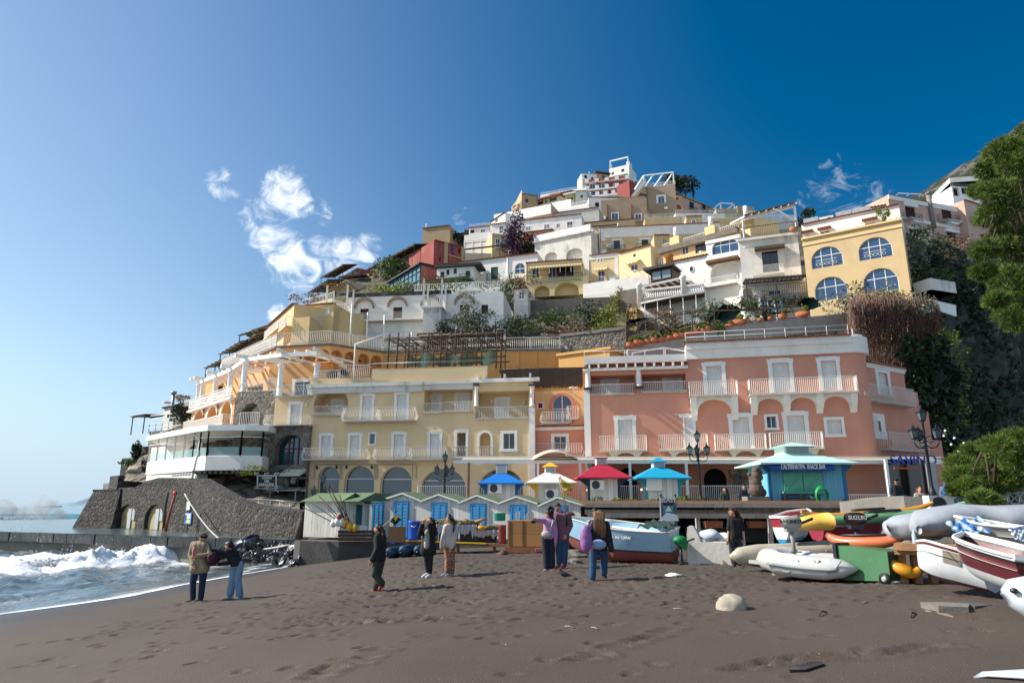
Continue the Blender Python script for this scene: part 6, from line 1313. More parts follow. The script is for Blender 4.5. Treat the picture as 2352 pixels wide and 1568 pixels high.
mb.bm(Vector((c[0].x,c[0].y,F.z1)),Vector((c[0].x,c[0].y,Zt)),.5,.5);mb.bm(Vector((c[1].x,c[1].y,F.z1)),Vector((c[1].x,c[1].y,Zt)),.5,.5);mb.bm(Vector((c[0].x,c[0].y,Zt)),Vector((c[1].x,c[1].y,Zt)),.5,.5)
for q in c:mb.bm(Vector((q.x,q.y,Zt)),Vector((q.x+2,q.y+8,Zt)),.5,.5)
fb__(mb,F,F.w*.85,F.w,F.z1,F.z1+2.2,-5,-1);mb.bd('roof_frame',WHITE,r_)
TAU=pz('#9c8870',.15,.4,(.4,.33,.26))
r_,F=H('b','house','large taupe block house with one white framed window high on the crest',(1610,352,1885,356,590,178,176),TAU,[('f',1724,438,1780,498)],12,1,0)
srd(F,r_,*F.rect(1724,438,1780,498),.5,.08,ears=False)
mb=MB();Z=F.z1+3.6;a,b=F.P(-.5,0,.2),F.P(F.w-.3,0,.2)
for p in(a,b):mb.bm(Vector((p.x,p.y,F.z1)),Vector((p.x,p.y,Z)),.3,.3)
mb.bm(Vector((a.x,a.y,Z)),Vector((b.x,b.y,Z)),.3,.3)
for i in range(4):p=a.lerp(b,i/3);mb.bm(Vector((p.x,p.y,Z)),Vector((p.x-2.2,p.y+3,F.z1+.8)),.28,.28)
mb.bd('roof_frame',WHITE,r_);mb=MB();rlm(mb,[F.P(0,F.z1,-.1),F.P(F.w,F.z1,-.1)],1.1,.4,.035);mb.bd('roof_railing',IRONW,r_)
mb=MB();q=[at(*px('b',x,y),176)for x,y in((1470,432),(1500,432),(1612,300),(1596,262))];mb.pm_(q,(0,5,0));mb.bd('stair_wall',WPL,r_)
r_,F=H('b','house','wide taupe house with two white french windows and two rust drain pipes',(1185,475,1612,478,668,170,168),TAU,[('f',1287,595,1346,655),('f',1509,605,1563,665)],10,1,0,balc=[(1262,1380,635,660,'straight',.7,IRONB),(1500,1580,645,668,'straight',.7,IRONB)])
for x in(1245,1472):s=F.uv(x,520)[0];mb=MB();mb.tb([F.P(s,F.uv(x,512)[1],.15),F.P(s,F.z0,.15)],.13,6);mb.bd('drain_pipe',sf('rust_pipe','#5c2c22',.8),r_)
F=Fac('b',1355,460,1597,437,485,176,174);pgl('pergola','brown curved reed screen on the taupe house roof',F,0,F.w,F.z1,2,1.8,False,2,REED,8,POLE)
H('b','house','small white house with dark door left of the taupe house',(1068,448,1360,452,545,192),WPL,[('K',1130,493,1168,532)],8,1,1)
H('b','house','pale pink house with two tall windows right of the summit pine',(1945,440,2215,495,590,205,214),pz('#c9a794',.4),[('d',2020,492,2060,560),('d',2138,510,2172,562)],9,1,1,balc=[(2015,2090,532,560,'straight',.8,IRONB),(2130,2190,540,565,'straight',.8,IRONB)])
H('b','house','orange topped house with white vaulted terrace under the summit pine',(1885,422,1950,430,590,200),pz('#c79c7a',.4),[('P',1893,515,1940,560),('K',1890,450,1915,468)],8,1,1)
H('b','house','ochre terrace house with black iron roof railing',(1595,640,1950,625,715,158),pz('#ceb083',.3),[],8,1,0,parapet=1)
H('b','house','ochre house with tiny square window right of the terrace railing',(1985,628,2135,622,695,160),pz('#ceb287',.3),[('f',2043,660,2070,687)],8,1,1)
H('b','house','long low ochre roof house below the taupe house',(1010,690,1505,650,735,150),pz('#ceb287',.3),[('K',1090,705,1355,716)],8,1,1)
H('b','house','white terrace wall house right of the crest with thin railings',(1885,595,2352,600,640,170),WPL,[],8,1,0,parapet=1)
H('c','house','stone roof house with white tubular frame right of the crest',(1120,200,1320,195,245,188),pz('#b3a48c',.5),[],6,1,0)
mb=MB();q=lambda x,y:at(*px('c',x,y),186)
for a,b in(((1098,205),(1160,150)),((1160,150),(1290,158)),((1290,158),(1300,210)),((1160,150),(1170,210)),((1230,210),(1290,160))):mb.bm(q(*a),q(*b),.3,.3)
mb.bd('roof_frame',WHITE,label='white tubular awning frame on a roof right of the crest',cat='frame',loc=q(1120,205))
H('c','house','square brown roof hut right of the white tubular frame',(1322,178,1488,188,245,190),pz('#a8977b',.5),[],6,1,0)
H('c','house','low grey white roofs with railing at the right end of the crest',(1410,250,1900,300,330,168),OLDW,[],8,1,0,parapet=1)
H('c','house','cream house with railed roof terrace below the white crest roofs',(1085,300,1375,290,335,155),pz('#cdb182',.4),[],6,1,0,parapet=1)
r_,F=H('b','house','broad ochre house with white cornice, white quoins and dark shuttered balconies',(1165,738,2300,688,945,122),pz('#ccb084',.2),[('d',1305,852,1365,930),('G',1568,843,1632,910)],10,1,1,band=2.0,balc=[(1255,1420,895,932,'straight',.8,IRONB),(1518,1690,882,915,'straight',.8,IRONB)])
for q in((1305,852,1365,930),(1568,843,1632,910)):
 s0,s1,z0,z1=F.rect(*q);w=s1-s0;srd(F,r_,s0,s1,z0,z1,.35,ears=False)
 for a in(s0-w*.55,s1+.05):mb=MB();lvr(mb,F,a,a+w*.5,z0,z1,.12,.2);mb.bd('open_shutter',sf('cream_shutter','#c9c2ac',.7),r_)
mb=MB()
for i in range(9):fb__(mb,F,.05,(.1 if i%2 else 0)+F.uv(1228,800)[0]-(0.9 if i%2 else 0),F.z1-2.6-i*1.55,F.z1-2.0-i*1.55+.75,0,.10)
mb.bd('quoins',WPL,r_)
H('b','house','small ochre annex with arched window under tiles',(1683,805,1830,803,940,117),pz('#ccb084',.2),[('a',1770,836,1806,885)],6,1,1)
r_,F=H('b','house','white house with wide plain terrace parapet over two shallow arches',(615,828,1105,725,890,126),WPL,[('f',700,858,770,900),('f',928,818,990,858)],8,1,1)
F2=F.sub(-.5,F.w+.3,1.5,F.z0-7.5,F.z0-.2);hs=[]
for q in((655,962,770,1040),(858,925,1012,1020)):rr=F2.rect(*q);plt(F2,r_,*rr,-1,WPL,True,'niche_wall');hs.append((*rr,True,1))
mb=MB();wall(mb,F2,hs);body(mb,F2,4);mb.bd('arcade',OLDW,r_);mb=MB();fb__(mb,F2,-.3,F2.w,F2.z1,F2.z1+.3,-2,.4);mb.bd('terrace_slab',OLDW,r_)
mb=MB();fb__(mb,F2,0,F2.w,F2.z1+.3,F2.z1+1.5,.1,.25);mb.bd('parapet',WPL,r_)
H('b','house','narrow ochre house with one white shuttered window between white walls',(1070,862,1176,852,960,124),pz('#ccb084',.2),[('V',1088,865,1162,945)],6,1,1,balc=[(1088,1162,920,948,'straight',.4)])
r_,F=H('b','house','cream house with long glazed balcony, striped awning and two arches below',(478,1068,1010,1030,1215,104),pz('#d0bd8e',.2),[('g',540,1110,606,1205),('g',690,1100,760,1200),('d',765,1090,850,1195),('d',856,1080,925,1190)],9,1,0)
cpg(r_,F,lod=1);bcy(r_,F,505,1030,1160,1240,'straight',1.6,lod=1,mat=IRONB)
mb=MB();s0,s1=F.uv(520,1100)[0],F.w;mb.pm_([F.P(s0,F.z1-.6,.05),F.P(s0,F.z1-1.5,2),F.P(s0,F.z1-1.7,2),F.P(s0,F.z1-.8,.05)],F.d*(s1-s0));mb.bd('awning',stripes('yellow_stripes','#c7a04c','#d9d2bd',2.2,0),r_)
mb=MB()
for i in range(6):s=s0+(s1-s0)*i/5;mb.bm(F.P(s,F.z0+.2,1.6),F.P(s,F.z1-1.6,1.6),.1,.1)
mb.bd('glazing_bars',WHITE,r_)
F2=F.sub(-.2,F.w+.8,1.4,F.uv(700,1400)[1],F.uv(700,1232)[1]);hs=[]
for q in((558,1275,702,1402),(747,1245,975,1398)):rr=F2.rect(*q);plt(F2,r_,*rr,-1.8,WPL,True,'arcade_wall');hs.append((*rr,True,1.8))
mb=MB();wall(mb,F2,hs);body(mb,F2,5);mb.bd('arcade',pz('#d6c08c',.15),r_)
SYS=MC['yellow_stripes']
r_,F=H('b','house','cream house with yellow striped window awning and an air conditioner',(1076,1000,1345,968,1238,106),pz(CREAM,.2),[('f',1156,1027,1174,1048),('f',1180,1024,1198,1046),('g',1158,1140,1218,1240)],8,1,1,band=.7,balc=[(1158,1250,1190,1242,'straight',.7)],awn=[(1125,1105,1248,1150,'awning',SYS)])
mb=MB();s,z=F.uv(1294,1217);fb__(mb,F,s-.5,s+.5,z-.4,z+.4,.1,.5);mb.bd('air_conditioner',WHITE,r_)
mb=MB();fb__(mb,F,F.uv(1040,1100)[0],F.uv(1075,1100)[0],F.z0,F.z1,-1,.1);mb.bd('pilaster',WPL,r_);mb=MB();fb__(mb,F,F.w-.6,F.w,F.z0,F.z1,0,.1);mb.bd('pilaster',WPL,r_)
r_,F=H('b','house','tall cream house with scalloped awning over a white railed window',(1350,975,1650,892,1215,104),pz(CREAM,.2),[('K',1487,977,1512,1005),('g',1466,1078,1528,1135)],8,1,1,balc=[(1428,1555,1135,1198,'straight',.8)],awn=[(1422,1042,1558,1085,'awning',SYS)])
Fs=Fac('b',1650,895,1722,950,1200,F.P(F.w,0).y,F.P(F.w,0).y+5);mb=MB();wall(mb,Fs,[],z1=F.z1-1);mb.bd('side_wall',pz(CREAM,.2),r_)
r_,F=H('b','terrace_wall','long low white terrace wall with glass edge under the cream houses',(1015,1262,1632,1175,1385,99),WPL,[],6,1,0,cat='wall')
r_,F=H('b','house','little white chapel-like house with blue arched window and patched plaster',(365,1312,500,1302,1478,92),OLDW,[('a',412,1332,460,1395)],7,1,1)
Fs=Fac('b',500,1305,625,1400,1480,92,98);mb=MB();wall(mb,Fs,[],z1=Fs.z1-3.5);mb.add([Fs.P(0,Fs.z1-3.5),Fs.P(Fs.w,Fs.z1-3.5),Fs.P(0,Fs.z1)],[(0,1,2)]);mb.bd('side_wall',WPL,r_)
GREYR=sf('grey_render','#6e665c',.95,.25,.6,.5,7,.7,(.05,.045,.04),streak=True)
H('b','retaining_wall','dark grey stained retaining wall between the garden and the cream houses',(490,1415,1345,1378,1600,93),GREYR,[],5,1,0,cat='wall')
H('b','retaining_wall','grey rendered wall block beside the columned terrace',(1335,1330,1525,1300,1480,92),GREYR,[],5,1,0,cat='wall')
# ---- sheet c
r_,F=H('c','house','orange house with teal windows under a long raked railed roof terrace',(600,605,1340,395,745,100),pz('#d4ac7a',.3),[('a',563,680,612,742),('P',632,632,708,738),('g',790,577,850,642),('d',918,533,1028,625)],9,1,0,parapet=1)
mb=MB();fb__(mb,F,-.3,F.w,F.z1-.7,F.z1+.1,-.2,.7);mb.bd('eave_band',sf('eave_grey','#6b6459',.9,.2),r_)
for(x,y)in((720,415),(1060,318),(1400,222)):
 p=F.P(F.uv(x,y+80)[0],0,.2);s=F.uv(x,y+80)[0];mb=MB();fb__(mb,F,s-.7,s+.9,F.z1,F.z1+1.5,-1,.3);mb.bd('parapet_block',YEL2,r_);mb=MB();mb.lathe(F.P(s,F.z1+1.5,-.4),[(.33,0),(.33,1.7)],12);mb.bd('chimney',WHITE,r_)
H('c','house','pale yellow house with white top behind the raked terrace',(1355,360,1440,300,420,118),YEL2,[],6,1,0)
r_,F=H('c','house','white house with large arched picture window over an arched loggia',(1020,520,1352,452,930,91),WPL,[('A',1078,490,1336,628),('P',1062,705,1345,900)],9,1,0,band=.5,balc=[(1045,1368,850,930,'straight',1.0)])
mb=MB();s0,s1,z0,z1=F.rect(1040,640,1352,720);fb__(mb,F,s0,s1,z0-.1,z0+.25,0,1.2);mb.bd('ceiling',REED,r_)
r_,F=H('c','house','big weathered white house with brown balcony door and blackened plaster',(1340,505,1905,435,905,86),OLDW,[('d',1567,612,1722,815)],10,0,0,balc=[(1508,1812,735,828,'straight',1.0)])
mb=MB();s0,s1,z0,z1=F.rect(1490,565,1782,605);fb__(mb,F,s0,s1,z0,z0+.35,0,1.0);mb.bd('door_canopy',sf('weathered_board','#57493a',.9,.3,3,.3),r_)
mb=MB();s,z=F.uv(1430,605);mb.lathe(F.P(s,z,.6),[(.03,0),(.4,.06),(.62,.22),(.6,.24),(.3,.1)],14,sy=.5);mb.bm(F.P(s,z,0),F.P(s,z,.6),.06,.06);mb.bd('satellite_dish',WHITE,r_)
mb=MB();rlm(mb,[F.P(-.1,F.z1,.3),F.P(F.w,F.z1,.3),F.P(F.w+.2,F.z1,-4)],1.5,.22,.022,.1);mb.bd('roof_railing',IRONB,r_)
mb=MB();fb__(mb,F,-.2,F.w+.1,F.z1-.35,F.z1,-.1,.4);mb.bd('roof_edge',OLDW,r_)
pg=MB();A0,B0=F.P(F.w*.1,F.z1+3.0,-.5),F.P(F.w*1.0,F.z1+3.9,-.5)
mb=MB();mb.bm(A0,B0,.22,.3)
for i in range(8):p=A0.lerp(B0,i/7);mb.bm(p+Vector((0,-.8,.15)),p+Vector((0,5,1.6)),.14,.2)
for p in(A0,B0):mb.bm(Vector((p.x,p.y,F.z1)),p,.25,.25)
mb.bm(B0+Vector((-2.5,0,-.4)),Vector((B0.x,B0.y,F.z1+1.8)),.2,.2);mb.bd('roof_pergola',WHITE,r_);mb=MB();mb.pm_([A0+Vector((0,-.8,.35)),B0+Vector((0,-.8,.35)),B0+Vector((0,5,1.8)),A0+Vector((0,5,1.8))],(0,0,.05));mb.bd('reed_roof',REED,r_)
mb=MB();s,_=F.uv(1865,430);mb.lathe(F.P(s,F.z1,.35),[(.28,0),(.42,.1),(.5,.6),(.42,.62)],12);mb.bd('flower_pot',sf('terracotta','#a9694c',.9,.15,3,.1),r_)
r_,F=H('c','house','lower white storey with shuttered windows behind the striped cloth',(1372,915,1990,870,1135,83.5),WPL,[('g',1630,993,1746,1075),('l',1085+300,960,1480,1140)],8,0,0)
for(a,b)in((1560,1625),(1750,1818)):s0,s1,z0,z1=F.rect(a,990,b,1080);mb=MB();lvr(mb,F,s0,s1,z0,z1,.06,.15);mb.bd('open_shutter',MC['cream_shutter']if 'cream_shutter' in MC else WHITE,r_)
mb=MB();rlm(mb,[F.P(-.5,F.z0+.4,2.4),F.P(F.w-.5,F.z0+.4,2.4)],1.3,.25,.02);mb.bd('railing',IRONB,r_)
mb=MB();fb__(mb,F,-.5,F.w,F.z0-.3,F.z0+.35,0,2.5);mb.bd('terrace_floor',CONC,r_)
F=F.sub(F.uv(1378,930)[0],F.w,0);pgl('pergola','bare vine pergola of rough poles before the lower white storey',F,0,F.w-.5,F.z1-.1,3.2,.5,True,4.2,see_through('dead_vine_mat','#4a3e33',.6,.9),14,POLE)
A_=at(*px('c',1520,1075),80.5);B_=at(*px('c',1762,1062),80.3);mb=MB();P=[[A_.lerp(B_,i/24)+Vector((0,-.25*math.sin(i*.9)-.1*j,.3*math.sin(i*.4)-.55*j-.3*math.sin(math.pi*i/24)))for j in range(6)]for i in range(25)];gdm(mb,P);mb.bd('striped_cloth',stripes('blue_white_cloth','#c3c6c8','#3b5273',1.3,0),label='blue and white striped cloth hung over the terrace railing',cat='cloth',loc=A_)
r_,F=H('c','house','white house centre right with a dark oval window and tiled edge',(690,722,1048,652,1000,94),WPL,[('f',748,788,776,820)],9,1,1)
s0,s1,z0,z1=F.rect(865,760,905,818);mb=MB();c_,w_,h_=(s0+s1)/2,(s1-s0)/2,(z1-z0)/2;mb.add([F.P(c_+w_*math.cos(t),(z0+z1)/2+h_*math.sin(t),.03)for t in[i*math.pi/8 for i in range(16)]],[tuple(range(16))]);ov=mb.bd('oval_window',GLASSD,r_)
mb=MB();mb.tb([F.P(c_+w_*math.cos(t),(z0+z1)/2+h_*math.sin(t),.04)for t in[i*math.pi/8 for i in range(17)]],.07,5);mb.bd('window_frame',WHITE,ov)
r_,F=H('c','sunroom','glazed sunroom with dark brown roof edge on the white house',(487,800,690,760,910,91),BROWNSH,[],4,1,0,cat='sunroom');pns(F,r_,.15,F.w-.1,F.z0+.1,F.z1-.3,.03,glass('sunroom_glass','#7f9399',.05),BROWNSH,cols=2,rows=1,bar=.14);mb=MB();fb__(mb,F,-.8,F.w+.3,F.z1-.1,F.z1+.3,-3,.7);mb.bd('roof',MC['dark_roof'],r_)
r_,F=H('c','terrace','white columned terrace with stone balustrade and reed roof',(360,1078,1010,1010,1125,86),WPL,[],8,1,0,cat='terrace')
for(x0,x1,y0,y1)in((355,410,935,1125),(778,835,858,1045)):s0,s1,z0,z1=F.rect(x0,y0,x1,y1);mb=MB();mb.lathe(F.P((s0+s1)/2,z0,.1),[((s1-s0)*.5,0),((s1-s0)*.47,z1-z0-.4),((s1-s0)*.62,z1-z0-.3),((s1-s0)*.62,z1-z0-.1),((s1-s0)*.3,z1-z0+.2)],16);mb.bd('column',WHITE,r_)
mb=MB();n=30
for i in range(n):s=F.w*(i+.5)/n;mb.lathe(F.P(s,F.z1+.05,.1),[(.09,0),(.06,.12),(.14,.35),(.06,.7),(.11,.95)],7)
fb__(mb,F,0,F.w,F.z1+.95,F.z1+1.15,-.1,.3);fb__(mb,F,0,F.w,F.z1-.02,F.z1+.08,-.1,.3);mb.bd('balustrade',WHITE,r_)
q=[at(*px('c',x,y),Y)for x,y,Y in((405,948,86.5),(775,868,85.5),(892,925,91),(470,998,91))];mb=MB();mb.pm_(q,(0,0,.08));mb.bd('reed_roof',REED,r_);mb=MB()
for i in range(7):mb.bm(q[0].lerp(q[1],i/6)-Vector((0,.2,.1)),q[3].lerp(q[2],i/6)-Vector((0,0,.1)),.12,.16)
mb.bm(q[0]-Vector((0,.1,.15)),q[1]-Vector((0,.1,.15)),.2,.25);mb.bd('roof_frame',WHITE,r_)
r_,F=H('c','house','lower white terrace rooms under brown wooden beams and dead vines',(400,1180,1020,1120,1275,86),OLDW,[('k',430,1215,500,1275),('K',760,1180,800,1230)],6,1,0)
q=[at(*px('c',x,y),Y)for x,y,Y in((395,1120,82),(1010,1012,80.5),(1015,1105,86),(440,1190,86.5))];mb=MB();mb.pm_(q,(0,0,.1));mb.bd('beam_roof',board('brown_beams','#5c4330',.45,3,.4,(.10,.07,.05),.3),r_)
mb=MB();mb.tb([q[0],q[0].lerp(q[1],.5)+Vector((0,-.1,.1)),q[1]],.12,6);
for i in range(5):p=q[0].lerp(q[1],(i+.3)/5);mb.tb([Vector((p.x,p.y,p.z-5)),p],.06,5)
rlm(mb,[q[0]+Vector((2,0,-5.2)),q[1]+Vector((-1,0,-4.6))],1.3,.3,.025);mb.bd('frame',IRONW,r_)
r_,F=H('c','house','low yellow wall corner left of the planted terrace',(245,1165,352,1150,1290,84),pz('#d3b070',.3),[],5,1,0)
# ---- sheet d
r_,F=H('d','building','tall yellow building with four huge white framed arched windows',(245,690,1128,512,1300,78),pz('#cfb385',.35,.3,(.34,.27,.16)),[('A',320,752,606,935),('A',742,668,1050,860),('A',352,1022,648,1228),('A',785,945,1106,1158)],12,0,0,cat='building')
mb=MB();fb__(mb,F,-.1,F.w+.1,F.z1-.1,F.z1+.12,-.5,.25);fb__(mb,F,-.05,F.w+.05,F.z1-.9,F.z1-.6,0,.1);mb.bd('cornice',YEL2,r_)
for q in((370,870,560,935),(800,795,1000,855)):
 s0,s1,z0,z1=F.rect(*q);mb=MB();
 for i in range(5):
  c_=F.P(s0+(s1-s0)*(i+.5)/5,(z0+z1)/2,.1);rr=(s1-s0)/11;mb.tb([c_+F.d*rr*math.cos(t)+Vector((0,0,rr*.8*math.sin(t)))for t in[j*.7 for j in range(10)]],.025,4)
 mb.bm(F.P(s0,z1,.1),F.P(s1,z1,.1),.04,.04);mb.bd('scroll_railing',IRONW,r_)
r_,F=H('d','house','white upper storey with tiled edge set back on the yellow building',(235,562,1110,380,690,83),WPL,[('g',405,615,490,650),('g',805,540,900,580),('V',255,632,312,672)],9,0,1)
for(x0,y0,x1,y1)in((385,585,508,605),(782,505,922,525),(240,615,350,635)):s0,s1,z0,z1=F.rect(x0,y0,x1,y1);mb=MB();tile_row(mb,F,s0,s1,(z0+z1)/2,.8,.26,back=0);mb.bd('tile_hood',TILE,r_)
for(x,y)in((320,530),(615,475),(780,437)):s=F.uv(x,y+20)[0];mb=MB();fb__(mb,F,s-.9,s+.9,F.z1+.1,F.z1+.9,-1.6,-.4);mb.bd('roof_unit',MC['grey_panel'],r_)
H('d','house','small white barrel vaulted roof house behind the yellow building',(365,500,520,470,530,96),OLDW,[('K',470,490,500,505)],6,1,0)
H('d','house','white gabled tile roofed house beside the pink palazzo',(855,410,1000,385,470,98),WPL,[],6,1,1)
r_,F=H('d','building','pale pink palazzo with brown shutters and white pilasters above the gorge',(1010,292,1690,328,720,102,108),pz('#c3a08e',.15),[('B',1172,400,1258,503),('B',1497,415,1582,518),('B',1215,608,1293,690),('B',1545,628,1622,705)],12,0,1,cat='building',balc=[(1155,1310,455,510,'straight',1.0,IRONB),(1485,1645,472,525,'straight',1.0,IRONB)])
mb=MB();fb__(mb,F,0,F.w,F.uv(1400,560)[1],F.uv(1400,535)[1],0,.12);fb__(mb,F,0,F.w,F.z1-.7,F.z1,0,.2);mb.bd('pilaster',WPL,r_)
for q in((1150,372,1265,400),(1475,390,1595,418),(1180,585,1305,610),(1515,605,1640,630)):s0,s1,z0,z1=F.rect(*q);mb=MB();fb__(mb,F,s0,s1,z0,z1,0,.35);mb.bd('window_hood',WPL,r_)
for q in((1205,555,1270,585),(1537,572,1600,602)):s0,s1,z0,z1=F.rect(*q);mb=MB();mb.ball(F.P((s0+s1)/2,(z0+z1)/2,0),((s1-s0)/2,.1,(z1-z0)/2),0,14);mb.bd('oval_plaque',WPL,r_)
for(x0,x1,y)in((1175,1300,515),(1500,1640,530)):s0,s1,z0,z1=F.rect(x0,y,x1,y+38);mb=MB();mb.pm_([F.P(s0,z1),F.P(s1,z1),F.P(s1-(s1-s0)*.3,z0),F.P(s0+(s1-s0)*.3,z0)],F.n*.9);mb.bd('balcony_bracket',WPL,r_)
mb=MB();s,z=F.uv(1362,300);mb.tb([F.P(s,F.z1+1.4,.25),F.P(s+.2,F.uv(1405,590)[1],.25)],.38,10);mb.lathe(F.P(s,F.z1+1.4,.25),[(.5,0),(.5,.3),(.2,.5)],10);mb.bd('flue',CONC,r_)
F=F.sub(F.uv(1290,660)[0],F.w+8,2.5);mb=MB();zz=F.uv(1290,690)[1];rlm(mb,[F.P(0,zz,0),F.P(F.w,zz,0)],1.5,.22,.025,.08);mb.bd('railing',BROWNSH,label='long rusty brown railing along the palazzo terrace',cat='railing',loc=F.P(0,zz))
rt=tg('terrace','narrow stone terrace under the rusty railing','terrace',F.P(0,zz-2));mb=MB();fb__(mb,F,-6,F.w,zz-2.5,zz,-3,.3);mb.bd('wall',RUB,rt)
H('d','building','pink building end beyond the palazzo half hidden by the pine',(1690,338,1960,350,740,106,110),pz('#c3a08e',.15),[('B',1850,645,1900,720)],10,0,1,cat='building',balc=[(1775,1930,500,550,'straight',1.0,IRONB)])
H('d','building','white penthouse with dark awning and glass edge above the palazzo',(1580,215,1840,225,335,122),WPL,[('K',1672,225,1825,285),('K',1600,225,1650,300)],9,1,0,cat='building',parapet=1,sk=1)
H('d','house','white raked stair wall rising to the penthouse',(1405,300,1580,228,340,130,122),OLDW,[],5,1,0,sk=0)
rt=tg('roof_frame','white tubular frame on the palazzo roof','frame',at(*px('d',1190,290),104));mb=MB();q=lambda x,y:at(*px('d',x,y),104)
for a,b in(((1085,295),(1108,275)),((1108,275),(1320,285)),((1180,300),(1210,280)),((1290,305),(1320,285)),((1320,285),(1330,305))):mb.bm(q(*a),q(*b),.14,.14)
mb.bd('frame',WHITE,rt)
H('d','hut','white box hut with satellite dish clinging to the gorge edge',(1232,1085,1392,1068,1185,74,72),OLDW,[],4,0,0,cat='hut',sk=0)
q=[at(*px('d',x,y),Y)for x,y,Y in((1392,1225,70),(1622,1278,78),(1628,1378,78),(1395,1300,70))];mb=MB();mb.pm_(q,(.1,.35,.05));mb.bd('parapet_wall',WPL,label='plain white slanting parapet wall jutting from the gorge edge',cat='wall',loc=q[0])
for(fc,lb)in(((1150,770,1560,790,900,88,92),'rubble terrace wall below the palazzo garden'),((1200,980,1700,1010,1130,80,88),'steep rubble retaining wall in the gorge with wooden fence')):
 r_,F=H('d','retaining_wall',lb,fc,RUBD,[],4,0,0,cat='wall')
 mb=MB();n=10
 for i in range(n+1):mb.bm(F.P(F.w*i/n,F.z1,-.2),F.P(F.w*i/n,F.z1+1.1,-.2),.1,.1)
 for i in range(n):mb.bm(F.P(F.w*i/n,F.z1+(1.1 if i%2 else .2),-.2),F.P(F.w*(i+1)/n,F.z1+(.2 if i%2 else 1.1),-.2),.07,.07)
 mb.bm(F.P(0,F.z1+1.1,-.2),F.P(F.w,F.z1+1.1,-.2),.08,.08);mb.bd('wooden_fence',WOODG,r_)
# ---- garden walls above the salmon hotel
q=[('p',0,115,325,62,245,78,76,'pale rubble garden wall left of the pole pergola'),('p',330,75,520,30,245,75,74,'rubble garden wall with a grey plaster pier')]
for(t,x0,y0,x1,y1,yb,Ya,Yb,lb)in q:
 r_,F=H(t,'retaining_wall',lb,(x0,y0,x1,y1,yb,Ya,Yb),RUB,[],3,0,0,cat='wall');mb=MB();fb__(mb,F,-.1,F.w+.1,F.z1-.3,F.z1+.05,-.5,.1);mb.bd('wall_cap',CONC,r_)
W_=[((545,230),(640,205),(800,180),(950,155),(1110,115),(1260,80),(1500,30),(1800,-5),(2350,-60))]
r_=tg('retaining_wall','long curved grey wall under the row of flower pots','wall',at(1700,780,63));mb=MB();pw=[at(*px('p',x,y),64-i*.12)for i,(x,y)in enumerate(W_[0])]
for a,b in zip(pw,pw[1:]):
 mb.pm_([Vector((a.x,a.y,a.z-7)),Vector((b.x,b.y,b.z-7)),Vector((b.x,b.y,b.z-1.6)),Vector((a.x,a.y,a.z-1.6))],(0,2,0),1);mb.pm_([Vector((a.x,a.y-.06,a.z-1.6)),Vector((b.x,b.y-.06,b.z-1.6)),b-Vector((0,.06,0)),a-Vector((0,.06,0))],(0,2,0),0)
mb.bd('wall',[sf('grey_cement','#8f8b84',.95,.2,.6,.4,8,.5,(.12,.11,.10)),stm('boulder_wall',['#7d7568','#9a9082','#655d52','#aaa192'],1.6,(.13,.12,.10),1.0,.1,.15)],r_)
GW=pw
# ---- promenade
TL.update({'h':(1676.6,1119.7,.1648),'i':(1986.7,1119.7,.2014),'j':(1349.4,1119.7,.1953),'k':(1194.3,1136.9,.1391),'l':(815.4,1165.6,.1355),'m':(401.9,1194.3,.1282),'n':(0,1114,.3052)})
def T(t,x,y,Y):return at(*px(t,x,y),Y)
def V(*a):return Vector(a)
PZ=EYE-.6;TZ=EYE+.3
PAVE=sf('paving','#8a847b',.8,.15,1.5,.2,10,.3);BEIGE=sf('beige_canvas','#cbbfa4',.7,.08,1,.1,stain=.3)
mb=MB();mb.pm_([V(-8.5,36.5,PZ),V(3.5,36,PZ),V(3.5,32,PZ),V(40,31,PZ),V(46,62,PZ),V(-12,62,PZ)],(0,0,-3.2));mb.bd('promenade',PAVE,kind='structure')
mb=MB();mb.box((-7.5,46.6,PZ-.02),(27.5,60,TZ));mb.bd('terrace',PAVE,kind='structure')
mb=MB()
for a,b in((T('g',960,1000,46.8),T('g',2290,1000,46.8)),(V(-.2+6.2,46.8,0),V(16.3,46.8,0))):rlm(mb,[V(a.x,a.y,TZ),V(b.x,b.y,TZ)],1.05,.13,.017)
mb.bd('white_railing',IRONW,label='long white bar railing along the edge of the cafe terrace',cat='railing',loc=(3,46.8,TZ));mb=MB();rlm(mb,[V(T('p',2290,1400,42).x,42,PZ+.2),V(T('p',2650,1400,42).x,42,PZ+.2)],1.1,.13,.017)
mb.bd('white_railing',IRONW,label='short white bar railing between the snack bar and the restaurant',cat='railing',loc=(14,42,PZ))
rt=tg('canopy','long cream veranda canopy on thin white posts before both hotels','canopy',V(6,46,TZ));x0=T('g',1300,780,46).x;x1=T('p',3080,1080,46).x
mb=MB();mb.pm_([V(x0,52,EYE+3.55),V(x1,51,EYE+3.5),V(x1,46.3,EYE+2.95),V(x0,46.3,EYE+3.0)],(0,0,.08));mb.bd('canvas',BEIGE,rt)
mb=MB();mb.bm(V(x0-.5,46.2,EYE+2.9),V(x1,46.2,EYE+2.85),.14,.2);mb.bm(V(x0-.6,47.5,EYE+3.3),V(x1+.6,47.2,EYE+3.25),.12,.12);mb.bm(V(x0,49.5,EYE+3.2),V(x1,49.2,EYE+3.2),.10,.12)
n=22
for i in range(n):x=x0+(x1-x0)*i/(n-1);mb.bm(V(x,52,EYE+3.3),V(x,46.2,EYE+2.8),.05,.08)
mb.bd('canopy_frame',IRONW,rt)
